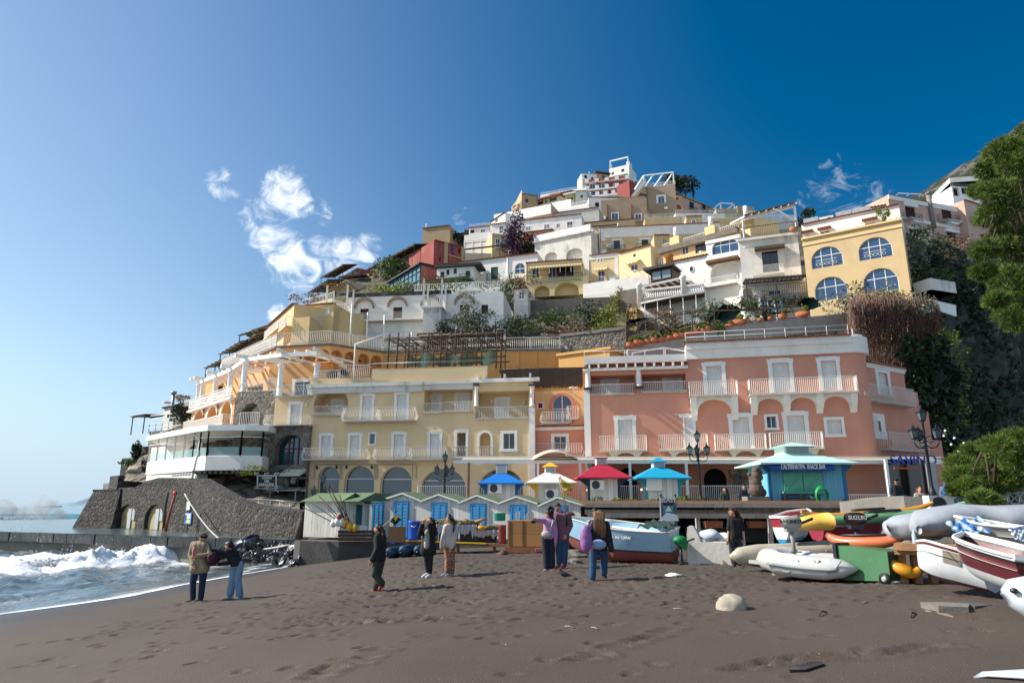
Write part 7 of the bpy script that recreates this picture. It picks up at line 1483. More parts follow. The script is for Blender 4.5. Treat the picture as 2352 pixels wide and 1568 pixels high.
for k,x in enumerate([T('g',q,900,46.2).x for q in(1362,1905,2236)]+[T('p',q,1250,46.2).x for q in(565,1020,1580,2625)]):mb=MB();mb.bm(V(x,46.2,TZ if k<6 else PZ),V(x,46.2,EYE+2.85),.15,.15);mb.bd('post',WHITE if k else sf('rusty_white','#8f5f4a',.8,.4,4),rt)
mb=MB();q=[T('g',1860,800,45.4),T('g',2230,800,45.4)];P=[[q[0].lerp(q[1],i/12)+V(0,j*.9,.12*j+.55*math.sin(math.pi*i/12)+.3)for j in range(4)]for i in range(13)];gdm(mb,P);mb.bd('curved_awning',BEIGE,rt)
WB=board('white_boards','#dcd8cf',.14,0,.25,(.30,.26,.2),.07);WBP=board('peeling_white_boards','#d8d3c8',.16,0,.8,(.24,.20,.15),.08);GRF=sf('green_felt','#5d7350',.95,.15,2,.3,stain=.2)
def fru(mb,c,a,b,z0,z1,ra,rb,m=0):
 lo=[c+V(x*a,y*b,z0)for x,y in((-1,-1),(1,-1),(1,1),(-1,1))];hi=[c+V(x*ra,y*rb,z1)for x,y in((-1,-1),(1,-1),(1,1),(-1,1))]
 mb.add(lo+hi,[(3,2,1,0),(4,5,6,7)]+[(i,(i+1)%4,4+(i+1)%4,4+i)for i in range(4)],m)
def kiosk(lb,t,x0,x1,ex0,ex1,ye,yr,yc,Y,roofc,trimc,wallm,crc=None,dep=1.0,ac=None):
 A=T(t,x0,ye,Y);B=T(t,x1,ye,Y);w=(B.x-A.x)/2;c=V((A.x+B.x)/2,Y+w*dep,0);ew=(T(t,ex1,ye,Y).x-T(t,ex0,ye,Y).x)/2;zE=A.z;zR=T(t,x0,yr,Y+w).z;zC=T(t,x0,yc,Y+w).z
 rt=tg('kiosk',lb,'kiosk',V(c.x,c.y,PZ));RC=sf('roof_'+roofc,roofc,.45,.06,2,.05,stain=.15);TR=sf('trim_'+trimc,trimc,.5,.06,2,0)
 mb=MB();mb.box((c.x-w,Y,PZ),(c.x+w,Y+2*w*dep,zE));mb.bd('wall',wallm,rt)
 mb=MB();ed=w*dep+(ew-w);fru(mb,V(c.x,c.y,0),ew,ed,zE,zR,w*.36,w*.36);fru(mb,V(c.x,c.y,0),ew*1.005,ed*1.005,zE-.07,zE-.003,ew*1.005,ed*1.005);mb.bd('roof',RC,rt)
 cw=w*.36;zc=zC if crc is None else zR+(zC-zR)*.55;mb=MB();mb.box((c.x-cw,c.y-cw,zR-.03),(c.x+cw,c.y+cw,zc));mb.bd('cupola',WHITE,rt)
 mb=MB();n=6
 for i in range(n):z=zR+(zc-zR)*(i+.5)/n;mb.box((c.x-cw*.85,c.y-cw-.03,z-.02),(c.x+cw*.85,c.y-cw,z+.015))
 mb.bd('cupola_louvre',MC['grey_panel'],rt)
 mb=MB();fru(mb,V(c.x,c.y,0),cw*1.15,cw*1.15,zc,zc+.05,cw*1.15,cw*1.15)if crc is None else fru(mb,V(c.x,c.y,0),cw*1.55,cw*1.55,zc,zC,.03,.03);mb.bd('cupola_roof',RC if crc is None else sf('roof_'+crc,crc,.45),rt)
 for s in(-1,1):mb=MB();mb.box((c.x+s*w-.07,Y-.05,PZ),(c.x+s*w+.07,Y+.09,zE));mb.pm_([V(c.x+s*w,Y-.02,zE-.05),V(c.x+s*(ew-.05),Y-.02,zE-.05),V(c.x+s*w,Y-.02,zE-.55)],(0,.07,0));mb.bd('corner_post',TR,rt)
 if ac:ac_unit(T(t,ac[0],ac[1],Y),rt,.8)
 return rt,c,w,zE
def ac_unit(p,par,w=.8):
 h=w*.72;mb=MB();mb.box((p.x-w/2,p.y-.36,p.z-h/2),(p.x+w/2,p.y-.02,p.z+h/2));u=mb.bd('air_conditioner',WHITE,par)
 mb=MB();c=V(p.x-w*.12,p.y-.37,p.z)
 for rr in(.3,.22,.14,.06):mb.tb([c+V(w*rr*math.cos(t),0,w*rr*math.sin(t))for t in[i*math.pi/6 for i in range(13)]],.012,4)
 mb.add([c+V(w*.27*math.cos(t),.004,w*.31*math.sin(t))for t in[i*math.pi/8 for i in range(16)]],[tuple(range(16))],1);mb.bd('fan_grille',[IRONB,sf('fan_grey','#54585c',.6)],u)
kiosk('small white kiosk with a bright blue roof and blue corner posts','g',1498,1735,1437,1800,944,870,806,43,'#1d74c4','#164f92',WB,ac=(1570,985))
kiosk('small white kiosk with white roof, yellow trim and a yellow cupola','g',1893,2120,1815,2215,940,860,781,43,'#dedbd4','#e0a812',WB,'#eab818',ac=(2010,1030))
kiosk('small white kiosk with a dark red roof and navy posts','p',228,470,138,575,1266,1164,1114,42,'#b02a3c','#1f2d42',WB,ac=(295,1325))
rt,c,w,zE=kiosk('small white kiosk with a turquoise roof and turquoise cupola','p',690,952,606,1042,1268,1184,1104,42,'#1d9cc0','#1b8fa0',WB,'#1d9cc0')
a=T('p',692,1262,41.9);b=T('p',822,1370,41.9);mb=MB();mb.box((a.x,41.8,b.z),(b.x,41.95,a.z));mb.bd('hatch_board',WHITE,rt)
LBW=board('light_blue_boards','#6fb4c8',.16,0,.08)
rt,c,w,zE=kiosk('large light blue snack bar with pale aqua roof and blue lettered awning','p',1672,2272,1574,2350,1150,1082,988,33.5,'#b9dcd4','#1c6f9c',LBW,'#b9dcd4',dep=.8)
AWN=sf('navy_canvas','#1b4fa0',.7,.05,2,0);a=T('p',1697,1170,33);b=T('p',2212,1200,33);mb=MB();mb.pm_([V(a.x,33.5,zE-.05),V(a.x,33.0,a.z),V(a.x,33.0,b.z),V(a.x,33.04,b.z),V(a.x,33.5,zE-.2)],(b.x-a.x,0,0))
n=18
for i in range(n):x=a.x+(b.x-a.x)*(i+.5)/n;rr=(b.x-a.x)/n/2;mb.pm_([V(x+rr*math.cos(t),33.0,b.z-rr*.9*abs(math.sin(t)))for t in[math.pi*q/6 for q in range(7)]],(0,.03,0))
mb.bd('awning',AWN,rt);text("L'ALTERNATIVA  SNACK BAR",.30,V((a.x+b.x)/2,32.97,(a.z+b.z)/2+.03),WHITE,rt,ext=.008,bold=.008,font_sc=1.0*(b.x-a.x)*.78/4.4)
GRD=sf('mint_shutter','#63b08f',.6,.06,3,.05);a=T('p',1792,1210,33.4);b=T('p',2118,1372,33.4);mb=MB();mm=(a.x+b.x)/2
for q0,q1 in((a.x,mm-.02),(mm+.02,b.x)):mb.box((q0,33.38,b.z),(q1,33.46,a.z-.12));mb.box((q0+.1,33.34,b.z+.1),(q1-.1,33.38,b.z+.14));mb.box((q0+.1,33.34,a.z-.28),(q1-.1,33.38,a.z-.24));mb.bm(V(q0+.15,33.37,b.z+.15),V(q1-.15,33.37,a.z-.3),.05,.03)
mb.pm_([V(a.x+(b.x-a.x)*i/12,33.38,a.z-.12+.14*math.sin(math.pi*i/12))for i in range(13)],(0,.08,0));mb.bd('hatch_shutter',GRD,rt)
mb=MB();mb.box((a.x-.1,33.3,b.z-.12),(b.x+.1,33.5,b.z-.02));mb.bd('counter',GRD,rt)
a=T('p',1775,1400,32.9);b=T('p',2075,1445,32.9);rt=tg('bench','dark slatted bench in front of the snack bar','bench',V((a.x+b.x)/2,32.9,PZ));mb=MB()
for k in range(3):z=a.z-.13*k;mb.box((a.x,32.85,z-.09),(b.x,32.9,z))
mb.bd('backrest',sf('dark_slats','#2d3238',.6),rt);mb=MB();mb.box((a.x,32.4,PZ+.4),(b.x,32.85,PZ+.45));mb.bd('seat',MC['dark_slats'],rt)
for x in(a.x+.1,(a.x+b.x)/2,b.x-.1):mb=MB();mb.box((x-.03,32.45,PZ),(x+.03,32.88,a.z));mb.bd('leg',IRONB,rt)
p=T('p',2112,1412,32.6);mb=MB()
for k in range(7):mb.tb([p+V((.28+.03*math.sin(k))*math.cos(t),.02*k,(.34+.02*k)*math.sin(t))for t in[i*math.pi/7 for i in range(15)]],.03,5)
mb.bd('hose',sf('green_hose','#1a9a4c',.4,.1,3,0),label='coil of bright green hose hung beside the snack bar bench',cat='hose',loc=p)
SAV=tg('shopfront','dark restaurant front with blue lettering under an orange band','shopfront',T('p',2780,1400,40));a=T('p',2620,1100,45);b=T('p',2930,1420,45)
mb=MB();mb.box((a.x,45,PZ),(b.x,45.1,EYE+3.0));mb.bd('glass_front',glass('dark_front','#15100e',.12),SAV);z=T('p',2700,1190,44.9).z;mb=MB();mb.box((a.x+.4,44.85,z-.06),(b.x-.2,45,z+.06));mb.bd('orange_band',sf('orange_band','#a4542c',.6),SAV)
text('SAVINO',.85,V((a.x+b.x)/2+.6,44.82,z+.5),sf('letter_blue','#1b3f96',.4),SAV,ext=.02,bold=.012)
for x in(2640,2935):q=T('p',x,1300,44);mb=MB();mb.bm(V(q.x,44,PZ),V(q.x,44,EYE+2.9),.16,.16);mb.bd('post',IRONB if x>2700 else WHITE,SAV)
a=T('p',2935,1150,43.5);b=T('p',3045,1400,43.5);mb=MB();mb.box((a.x,43.4,b.z),(b.x,43.5,a.z));mb.bd('glass_screen',glass('pale_screen','#7d868a',.2),SAV)
def lamp(lb,base,H):
 rt=tg('street_lamp',lb,'street lamp',base,'black street lamps on the promenade');mb=MB();z=base.z
 mb.lathe(base,[(.24,0),(.24,.12),(.17,.2),(.2,.35),(.15,.5),(.19,.62),(.12,.8),(.075,1.0),(.06,H*.55),(.09,H*.56),(.055,H*.58),(.045,H-.75),(.07,H-.7),(.03,H-.6)],12);mb.bd('post',IRONB,rt)
 def lantern(c):
  mb=MB();fru(mb,c,.09,.09,0,.34,.15,.15,0);o=mb.bd('lantern',glass('lantern_glass','#59626a',.1),rt);mb=MB();fru(mb,c,.19,.19,.34,.5,.05,.05);mb.lathe(c,[(.05,.5),(.06,.54),(.02,.62),(.03,.66),(.0,.70)],8);fru(mb,c,.07,.07,-.06,.0,.1,.1)
  for x,y in((-1,-1),(1,-1),(1,1),(-1,1)):mb.bm(c+V(.09*x,.09*y,0),c+V(.155*x,.155*y,.34),.02,.02)
  mb.bd('lantern_frame',IRONB,o)
 lantern(base+V(0,0,H-.62))
 for k in range(3):
  t=R(180+120*k)if 1 else 0;d=V(math.cos(t),math.sin(t)*.8,0)
  if k==0:d=V(-1,-.15,0)
  if k==1:d=V(.95,-.3,0)
  if k==2:d=V(.1,1,0)
  mb=MB();c=base+V(0,0,H-1.75);pts=[c,c+d*.2+V(0,0,-.15),c+d*.42+V(0,0,-.12),c+d*.56+V(0,0,.08),c+d*.5+V(0,0,.26)];mb.tb(pts,.028,6)
  mb.tb([c+d*.1+V(0,0,.25)+d*(.16*math.cos(a)+.1)+V(0,0,.16*math.sin(a))for a in[i*.8 for i in range(8)]],.018,5);mb.bd('lamp_arm',IRONB,rt);lantern(c+d*.52+V(0,0,.3))
 return rt
def lpa(lb,ub,vt,Y,H):p=at(ub,vt,Y);return lamp(lb,V(p.x,Y,p.z-H),H)
lpa('black lamp standing before the first wide arch of the yellow hotel',1023,1037,46,4.4)
lpa('black lamp rising at the left end of the bathing huts',743,1085,45,4.2)
lpa('black lamp between the turquoise kiosk and the snack bar',1600,987,41.5,4.9)
lpa('large black lamp in front of the restaurant at the right end',2114,934,31.5,4.6)
A_=at(2150,965,31.5);mb=MB();bulb=MB()
for(vv,e)in((1012,(2265,1020)),(1030,(2240,1035))):
 B_=at(e[0],e[1],27);pts=[A_.lerp(B_,i/16)-V(0,0,.35*math.sin(math.pi*i/16)+(vv-1012)*.01)for i in range(17)];mb.tb(pts,.015,4)
 for i in(3,6,9,12):bulb.ball(pts[i]-V(0,0,.1),.06,1,6)
mb.m=[0]*len(mb.f);mb.add(bulb.v,bulb.f,1,True);mb.bd('light_string',[IRONB,WHITE],label='string of festoon bulbs running from the right lamp to the pine',cat='light string',loc=A_)
# ---- bathing huts
DOORB=sf('door_blue','#3b93c6',.5,.08,3,.05)
HA=T('g',545,1090,35);HB=T('g',2285,1125,32.2);FH=fbt(HA,HB,EYE-2.0,EYE+.4,'g');FH.Y=34
hv=[545,672,985,1290,1592,1905,2285];hp_=[(640,1034,1075),(850,1024,1080),(1130,1034,1088),(1430,1040,1098),(1740,1050,1105),(2060,1054,1125)]
hd=[(612,698,1105),(780,898,1095),(1073,1192,1105),(1376,1500,1113),(1688,1815,1123),(2010,2140,1130)]
nm=['leftmost narrow white hut with a tall blue door beside the peeling hut','white hut behind the black flag with a blue louvred door','white hut behind the two women with a blue louvred door','white hut behind the grey net bins with a blue louvred door','white hut behind the green tub with a blue louvred door','rightmost white hut behind the man in the mauve hoodie']
def door_louvre(F,rt,s0,s1,z0,z1):
 mb=MB();fb__(mb,F,s0-.07,s1+.07,z0,z1+.07,.01,.04);dr=mb.bd('door',DOORB,rt);mb=MB();m_=(s0+s1)/2;lvr(mb,F,s0,m_,z0+.1,z1,.042,.07);lvr(mb,F,m_,s1,z0+.1,z1,.042,.07);mb.bd('door_slats',DOORB,dr)
for i in range(6):
 s0=FH.uv(hv[i],1100)[0];s1=FH.uv(hv[i+1],1100)[0];sp,zp=FH.uv(hp_[i][0],hp_[i][1]);zv=FH.uv(hp_[i][0],hp_[i][2])[1];zb=FH.z0;rt=tg('bathing_hut',nm[i],'hut',FH.P(sp,zb),'white bathing huts in a row')
 mb=MB();mb.pm_([FH.P(s0,zb),FH.P(s1,zb),FH.P(s1,zv),FH.P(sp,zp),FH.P(s0,zv)],-FH.n*2.4);mb.bd('wall',WB,rt)
 mb=MB();o=FH.n*.12;dn=-FH.n*2.6
 for(a,b)in(((s0-.02,zv+.0),(sp,zp+.03)),((sp,zp+.03),(s1+.02,zv+.0))):mb.pm_([FH.P(*a)+o,FH.P(*b)+o,FH.P(b[0],b[1]+.05)+o,FH.P(a[0],a[1]+.05)+o],dn)
 mb.bd('roof',GRF,rt);mb=MB();mb.bm(FH.P(s0,zv,.13),FH.P(sp,zp,.13),.03,.07);mb.bm(FH.P(sp,zp,.13),FH.P(s1,zv,.13),.03,.07);mb.bd('bargeboard',WHITE,rt)
 a,zt_=FH.uv(hd[i][0],hd[i][2]);b=FH.uv(hd[i][1],hd[i][2])[0];door_louvre(FH,rt,a+.05,b-.05,zb+.15,zt_)
rt=tg('bathing_hut','large peeling white hut with green roof at the left end','hut',T('g',220,1300,32),'white bathing huts in a row')
a=T('g',62,1375,32.5);b=T('g',345,1375,31.8);zr=T('g',200,1083,32).z;zk=T('g',200,1020,33.4).z;FL2=fbt(a,b,EYE-1.35,zr,'g');FL2.Y=32
mb=MB();fb__(mb,FL2,0,FL2.w,FL2.z0,zr,-2.4,0);mb.bd('wall',WBP,rt);mb=MB();mb.pm_([FL2.P(-.15,zr-.02,.2),FL2.P(-.15,zk,-1.2),FL2.P(-.15,zr,-2.6)],FL2.d*(FL2.w+1.2));mb.bd('roof',GRF,rt)
c1=FL2.P(FL2.w,0);gx=T('g',545,1090,32.4);FL3=fbt(c1,V(gx.x,32.6,0),EYE-1.35,zr,'g');FL3.Y=32;zt_=FL3.uv(455,1035)[1];sm=FL3.uv(455,1035)[0]
mb=MB();mb.pm_([FL3.P(0,FL3.z0),FL3.P(FL3.w,FL3.z0),FL3.P(FL3.w,zr-.1),FL3.P(sm,zt_),FL3.P(0,zr-.1)],-FL3.n*2);mb.bd('gable_wall',WBP,rt);mb=MB()
for(p_,q_)in(((-.1,zr-.08),(sm,zt_+.04)),((sm,zt_+.04),(FL3.w+.25,zr-.12))):mb.pm_([FL3.P(*p_,.2),FL3.P(*q_,.2),FL3.P(q_[0],q_[1]+.05,.2),FL3.P(p_[0],p_[1]+.05,.2)],-FL3.n*2.2)
mb.bd('gable_roof',GRF,rt);s0,s1,z0,z1=FL3.rect(475,1110,522,1235);mb=MB();lvr(mb,FL3,s0,s1,z0-.2,z1,.02);mb.bd('shutter_door',sf('teal_shutter','#1f5a60',.5),rt)
mb=MB()
for i in range(5):s=FL3.uv(478+10*i,1260)[0];fb__(mb,FL3,s-.03,s+.03,EYE-1.5,EYE-.85,.5,.53)
for z in(EYE-1.3,EYE-1.0):fb__(mb,FL3,FL3.uv(474,1260)[0],FL3.uv(522,1260)[0],z,z+.06,.53,.55)
mb.bd('picket_fence',WHITE,label='tiny white picket fence beside the peeling hut',cat='fence',loc=FL3.P(1,EYE-1.5))
mb=MB();pts=[T('g',-5,1400,31.3),T('g',40,1385,30.9),T('g',345,1400,30.4),T('g',730,1420,31),T('g',1200,1430,32.6),T('g',2300,1430,31)]
for a,b in zip(pts,pts[1:]):mb.pm_([V(a.x,a.y,-.5),V(b.x,b.y,-.5),V(b.x,b.y,EYE-1.45),V(a.x,a.y,EYE-1.45)],(0,3.6,0))
mb.bd('foundation_wall',sf('dark_concrete','#4d4a47',.9,.25,1.2,.5,8,.5),label='dark stained concrete base wall carrying the bathing huts',cat='wall',loc=pts[2])
a=T('g',342,1395,30.2);b=T('g',650,1395,30.4);rt=tg('timber_barrier','weathered dark timber barrier of stacked planks','timber',a);zt_=T('g',400,1310,30.2).z;mb=MB()
for k in range(3):mb.box((a.x,30.0,a.z+(zt_-a.z)*k/3+.01),(b.x+.1*k,30.12,a.z+(zt_-a.z)*(k+1)/3-.01))
mb.bd('plank',sf('dark_timber','#4a3a30',.9,.35,2.5,.4),rt)
def bx(name,lb,cat,t,x0,y0,x1,y1,Y,dep,mat,rot=0,group=None):
 a=T(t,x0,y1,Y);b=T(t,x1,y0,Y);c=(a+b)/2;mb=MB();X=V(math.cos(R(rot)),math.sin(R(rot)),0);mb.obox(V(c.x,Y+dep/2,c.z),X*abs(b.x-a.x)/2,V(-X.y,X.x,0)*dep/2,V(0,0,abs(b.z-a.z)/2));return mb.bd(name,mat,label=lb,cat=cat,loc=(c.x,Y,a.z),group=group)
bx('plywood_board','rough brown chipboard sheet left of the blue barrel','board','g',727,1282,868,1408,29.6,.04,sf('chipboard','#8a6a4a',.9,.3,14,.3))
bx('blue_box','small bright blue box on the kerb below the chipboard','box','g',747,1402,780,1421,29.3,.15,sf('plastic_blue','#1b55b0',.4))
mb=MB();mb.tb([T('g',22,1385,30.3),T('g',35,1300,30.4),T('g',50,1220,30.5)],[.17,.16,.13],8);mb.bd('log_post',POLE,label='thick old log post at the corner of the hut wall',cat='post',loc=T('g',22,1385,30.3))
rt=tg('reed_shelter','long low shelter with frayed reed roof on bleached posts','shelter',V(7,29,EYE-1.7));mb=MB();a=T('j',-30,240,29.5);b=T('j',3550,185,27.5)
mb.pm_([V(a.x,29.5,EYE+.02),V(b.x,27.5,EYE-.03),V(b.x,31.5,EYE+.2),V(a.x,32.5,EYE+.2)],(0,0,.06));mb.bd('reed_roof',REED,rt)
mb=MB();r=random.Random(2)
for i in range(420):t=r.random();p=V(a.x+(b.x-a.x)*(.45+.55*t),29-1.5*t,EYE+.02-.03*t);mb.obox(p+V(0,0,-.09),V(.012,0,0),V(0,.01,0),V(.05*(r.random()-.2),.02,-.10-.07*r.random()))
mb.bd('reed_fringe',sf('bleached_reed','#a0988a',.9,.4,9,0),rt);mb=MB()
for(Y_,z,w)in((29.6,EYE-.22,.2),(28.6,EYE-.35,.18)):mb.bm(V(a.x,Y_,z),V(b.x,Y_-1.6,z-.02),.12,w)
mb.bm(V(a.x,29.4,EYE+.05),V(b.x,27.3,EYE+.03),.1,.16);mb.bd('beam',WOODG,rt)
for x in(1290,1800,2130,2700,3300):p=T('j',x,300,28.4);mb=MB();mb.bm(V(p.x,28.4,EYE-1.9),V(p.x,28.4,EYE-.3),.16,.16);mb.bd('post',sf('pale_post','#b5aea2',.85,.2,3,.2),rt)
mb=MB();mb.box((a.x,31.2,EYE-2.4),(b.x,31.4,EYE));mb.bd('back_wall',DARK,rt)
bx('counter_wall','dark stone parapet inside the reed shelter','wall','j',1180,465,2160,640,29.3,.3,sf('dark_parapet','#3a3733',.95,.2,2,.4))
for i,(x0,x1)in enumerate(((1372,1578),(1885,2085))):
 a=T('j',x0,470,28.9);b=T('j',x1,392,28.9);pl2=tg('planter','long terracotta planter with dry twigs, %s in the shelter'%('left one' if i==0 else 'right one behind the woman in black'),'planter',a,'terracotta planters');mb=MB();fru(mb,V((a.x+b.x)/2,28.9,0),(b.x-a.x)*.45,.18,a.z,b.z,(b.x-a.x)*.5,.22);mb.bd('planter_box',sf('terracotta','#a9694c',.9,.15,3,.1),pl2)
 mb=MB();r=random.Random(i)
 for k in range(26):x=r.uniform(a.x+.1,b.x-.1);mb.tb([V(x,28.9,b.z),V(x+r.gauss(0,.08),28.9,b.z+.25),V(x+r.gauss(0,.16),28.9+r.gauss(0,.1),b.z+.3+.3*r.random())],.008,3)
 mb.bd('twigs',sf('dry_twig','#6b5240',.9),pl2)
rt=tg('sign_column','tall sign column of five stacked panels between two grey posts','sign',T('j',945,520,24));q=lambda x,y:T('j',x,y,24)
for x in(857,1027):mb=MB();a=q(x,85);mb.tb([V(a.x,24,EYE-2.0),a],.045,8);mb.ball(a,.06,0,8);mb.bd('post',sf('grey_metal','#4c5056',.5),rt)
for(y0,y1,col,tx,sz,tc)in((138,215,'#1c2740','SEASY',.20,WHITE),(222,287,'#2a8f94','',0,0),(290,360,'#3f78b4','',0,0),(362,428,'#a5352c','Mineromi',.11,WHITE),(430,508,'#c25a2c','MISSONI',.14,BLK)):
 a,b=q(885,y1),q(1010,y0);mb=MB();mb.box((a.x,23.97,a.z),(b.x,24.03,b.z));pn=mb.bd('panel',sf('panel_'+col,col,.5,.04),rt)
 if tx:text(tx,sz,V((a.x+b.x)/2,23.95,(a.z+b.z)/2+(.08 if sz>.15 else 0)),tc,pn,ext=.004,bold=.002)
 else:mb=MB();c=V((a.x+b.x)/2,23.955,(a.z+b.z)/2);mb.pm_([c+V(-.12,0,-.06),c+V(.12,0,-.06),c+V(.02,0,.12)]if y0<250 else[c+V(-.35,0,-.18),c+V(.35,0,-.18),c+V(.3,0,.02),c+V(-.05,0,.1)],(0,.01,0));mb.bd('emblem',WHITE,pn)
p=T('p',1590,1420,33);rt=tg('statue','weathered brown seated animal statue on a wooden plinth','statue',p);mb=MB();mb.box((p.x-.55,32.8,p.z-.9),(p.x+.5,33.6,p.z+.02));mb.bd('plinth',WOODG,rt)
mb=MB()
for(x,z,rr)in((0,.3,.38),(-.02,.65,.30),(.02,.95,.26),(.05,1.22,.2),(-.22,.25,.2),(.28,.2,.2),(-.2,.85,.13),(-.28,1.05,.1),(.25,.9,.13),(.28,1.12,.1),(.2,1.3,.11),(-.02,1.38,.08),(.14,1.41,.06)):mb.ball(V(p.x+x,33.1,p.z+z),rr,0,12)
o=mb.bd('body',sf('carved_wood','#5e5045',.9,.3,6,.8,20),rt);md=o.modifiers.new('r','REMESH');md.mode='VOXEL';md.voxel_size=.04;md.use_smooth_shade=True
mb=MB();a=[T('i',-120,160,26),T('i',200,110,25),T('i',440,92,24),T('i',940,130,23.5),T('i',1100,100,24)]
for p_,q_ in zip(a,a[1:]):mb.pm_([V(p_.x,p_.y,EYE-1.6),V(q_.x,q_.y,EYE-1.6),q_,p_],(0,1.2,0))
mb.bd('promenade_wall',CONC,label='grey rendered promenade wall behind the boats',cat='wall',loc=a[2])
rt=tg('air_conditioner','white air conditioner standing before the grey promenade wall','air conditioner',T('i',800,240,22));ac_unit(T('i',800,192,22),rt,.72*210/200)
b=bx('banner','white banner with blue lettering TOU half hidden by the low pine','banner','i',945,158,1240,238,22.6,.04,WHITE);text('TOURS',.33,T('i',1090,197,22.57),sf('letter_blue2','#2b5fa8',.5),b,ext=.006,bold=.01)
rt=tg('railing','grey cross braced railing at the far right of the promenade','railing',T('i',1600,150,21));mb=MB();A_=T('i',1490,60,21);B_=T('i',1900,60,21);z=T('i',1500,180,21).z
for zz in(A_.z,z):mb.bm(V(A_.x,21,zz),V(B_.x,21,zz),.05,.06)
for i in range(4):
 xa=A_.x+(B_.x-A_.x)*i/3;mb.bm(V(xa,21,z-.4),V(xa,21,A_.z),.05,.05)
 if i<3:xb=A_.x+(B_.x-A_.x)*(i+1)/3;mb.bm(V(xa,21,z),V(xb,21,A_.z),.03,.03);mb.bm(V(xa,21,A_.z),V(xb,21,z),.03,.03)
mb.bd('bars',MC['grey_panel'],rt)
# ---- things on the beach
def g_at(t,x,y):return ong(*px(t,x,y))
def rock(c,r,seed,sx=1,sy=1,sz=.7,n=14,amp=.35):
 mb=MB();mb.ball(V(0,0,0),1,0,n);rr=random.Random(seed);o=V(seed*3.7,0,0)
 for i,v in enumerate(mb.v):v=Vector(v);k=1+amp*mn.noise(v*1.6+o)+amp*.5*mn.noise(v*4+o);mb.v[i]=tuple(c+V(v.x*k*sx*r,v.y*k*sy*r,v.z*k*sz*r))
 mb.sm=[n>20]*len(mb.sm);return mb
WETR=sf('wet_black_rock','#26262a',.25,.4,3,.8,8);GREYK=sf('grey_rock','#6f6a62',.9,.25,3,.6,8)
rocks=[rock(V(0,0,0),.5,s,1.2,1,.6).bd('boulder',WETR,label='wet black boulder in the rock pile',cat='rock',group='wet black rocks by the quay')for s in range(5)]
r=random.Random(12);spots=[]
for i in range(64):
 u=r.uniform(545,690);v=r.uniform(1248,1296)-(690-u)*.05;Y=38-(v-1246)*.14-(u-545)*.012;p=at(u,v,Y);spots.append((p,r.uniform(.25,.62)))
spots+=[(at(560,1252,36.5),1.4),(at(585,1262,35),1.1),(at(480,1272,36),1.0),(at(505,1270,36),.9),(at(455,1271,37),.8),(at(680,1256,32),1.0)]
for i,(p,s)in enumerate(spots):
 o=rocks[i]if i<5 else rocks[i%5].copy()
 if i>=5:COL.objects.link(o)
 o['label']='%s wet black boulder, %s in line from the left of the rock pile'%('big' if s>.8 else 'small',nth(1+sum(q[0].x<p.x for q in spots)));o.location=p;o.scale=(s,s,s*.8);o.rotation_euler=(r.random(),r.random(),r.random()*6)
def one_rock(lb,t,x,y,rad,mat,seed,**k):p=g_at(t,x,y);mb=rock(p+V(0,0,rad*.12),rad,seed,**k);return mb.bd('rock',mat,label=lb,cat='rock',loc=p)
one_rock('large pale cream boulder half buried in the dark sand','o',1680,1400,.23,sf('cream_rock','#a39a88',.9,.2,3,.5,9,.3),21,n=24,sz=.85,amp=.22)
one_rock('grey stone lying behind the man in red trainers','k',875,1040,.42,GREYK,5,sx=1.2,sz=.5);one_rock('small grey stone near the pigeon','k',890,1128,.22,GREYK,6,sx=1.2,sz=.5)
one_rock('small white stone under the middle of the beach','j',1005,1040,.13,WHITE,8,sx=1.4,sz=.4);one_rock('brown clump on the sand left of the pointing woman','g',1627,1508,.2,sf('brown_clump','#5a4436',.9),9)
def slabrock(lb,pts,th,mat,nm='stone_slab'):
 P=[ong(*px('i',x,y))for x,y in pts];z=max(p.z for p in P);mb=MB();mb.pm_([V(p.x,p.y,z-.03)for p in P],(0,0,th));return mb.bd(nm,mat,label=lb,cat='slab',loc=P[0])
slabrock('grey stone slab lying nearest the bow of the white rowboat',[(640,1385),(850,1450),(1190,1440),(1200,1395),(900,1370)],.09,GREYK);slabrock('thin dark slab behind the grey slab',[(1060,1345),(1260,1392),(1455,1370),(1200,1330)],.05,sf('dark_slab','#4a4a4c',.8,.2))
slabrock('broken pale plank beside the grey slab',[(590,1395),(700,1420),(1010,1490),(960,1455),(640,1375)],.03,WOODG,'plank')
mb=MB();P=[ong(*q)for q in((1812,1540),(1860,1532),(1888,1530),(1893,1536),(1850,1545),(1815,1549))];mb.pm_([p+V(0,0,.0)for p in P],(0,0,.03));mb.bd('slate',WETR,label='long dark wet slate at the bottom edge of the beach',cat='slab',loc=P[0])
for i,(x0,y0,x1,y1)in enumerate(((530,1505,585,1465),(-520,1478,-430,1450))):
 a=ong(*px('i',x0,y0));b=ong(*px('i',x1,y1));mb=MB();mb.tb([a+V(0,0,.02),a.lerp(b,.5)+V(0,.05,.05),b+V(0,0,.02)],.012,5);mb.bd('twig',POLE,label=('curved dark twig on the sand before the slabs','thin driftwood twig farther left on the sand')[i],cat='twig',loc=a)
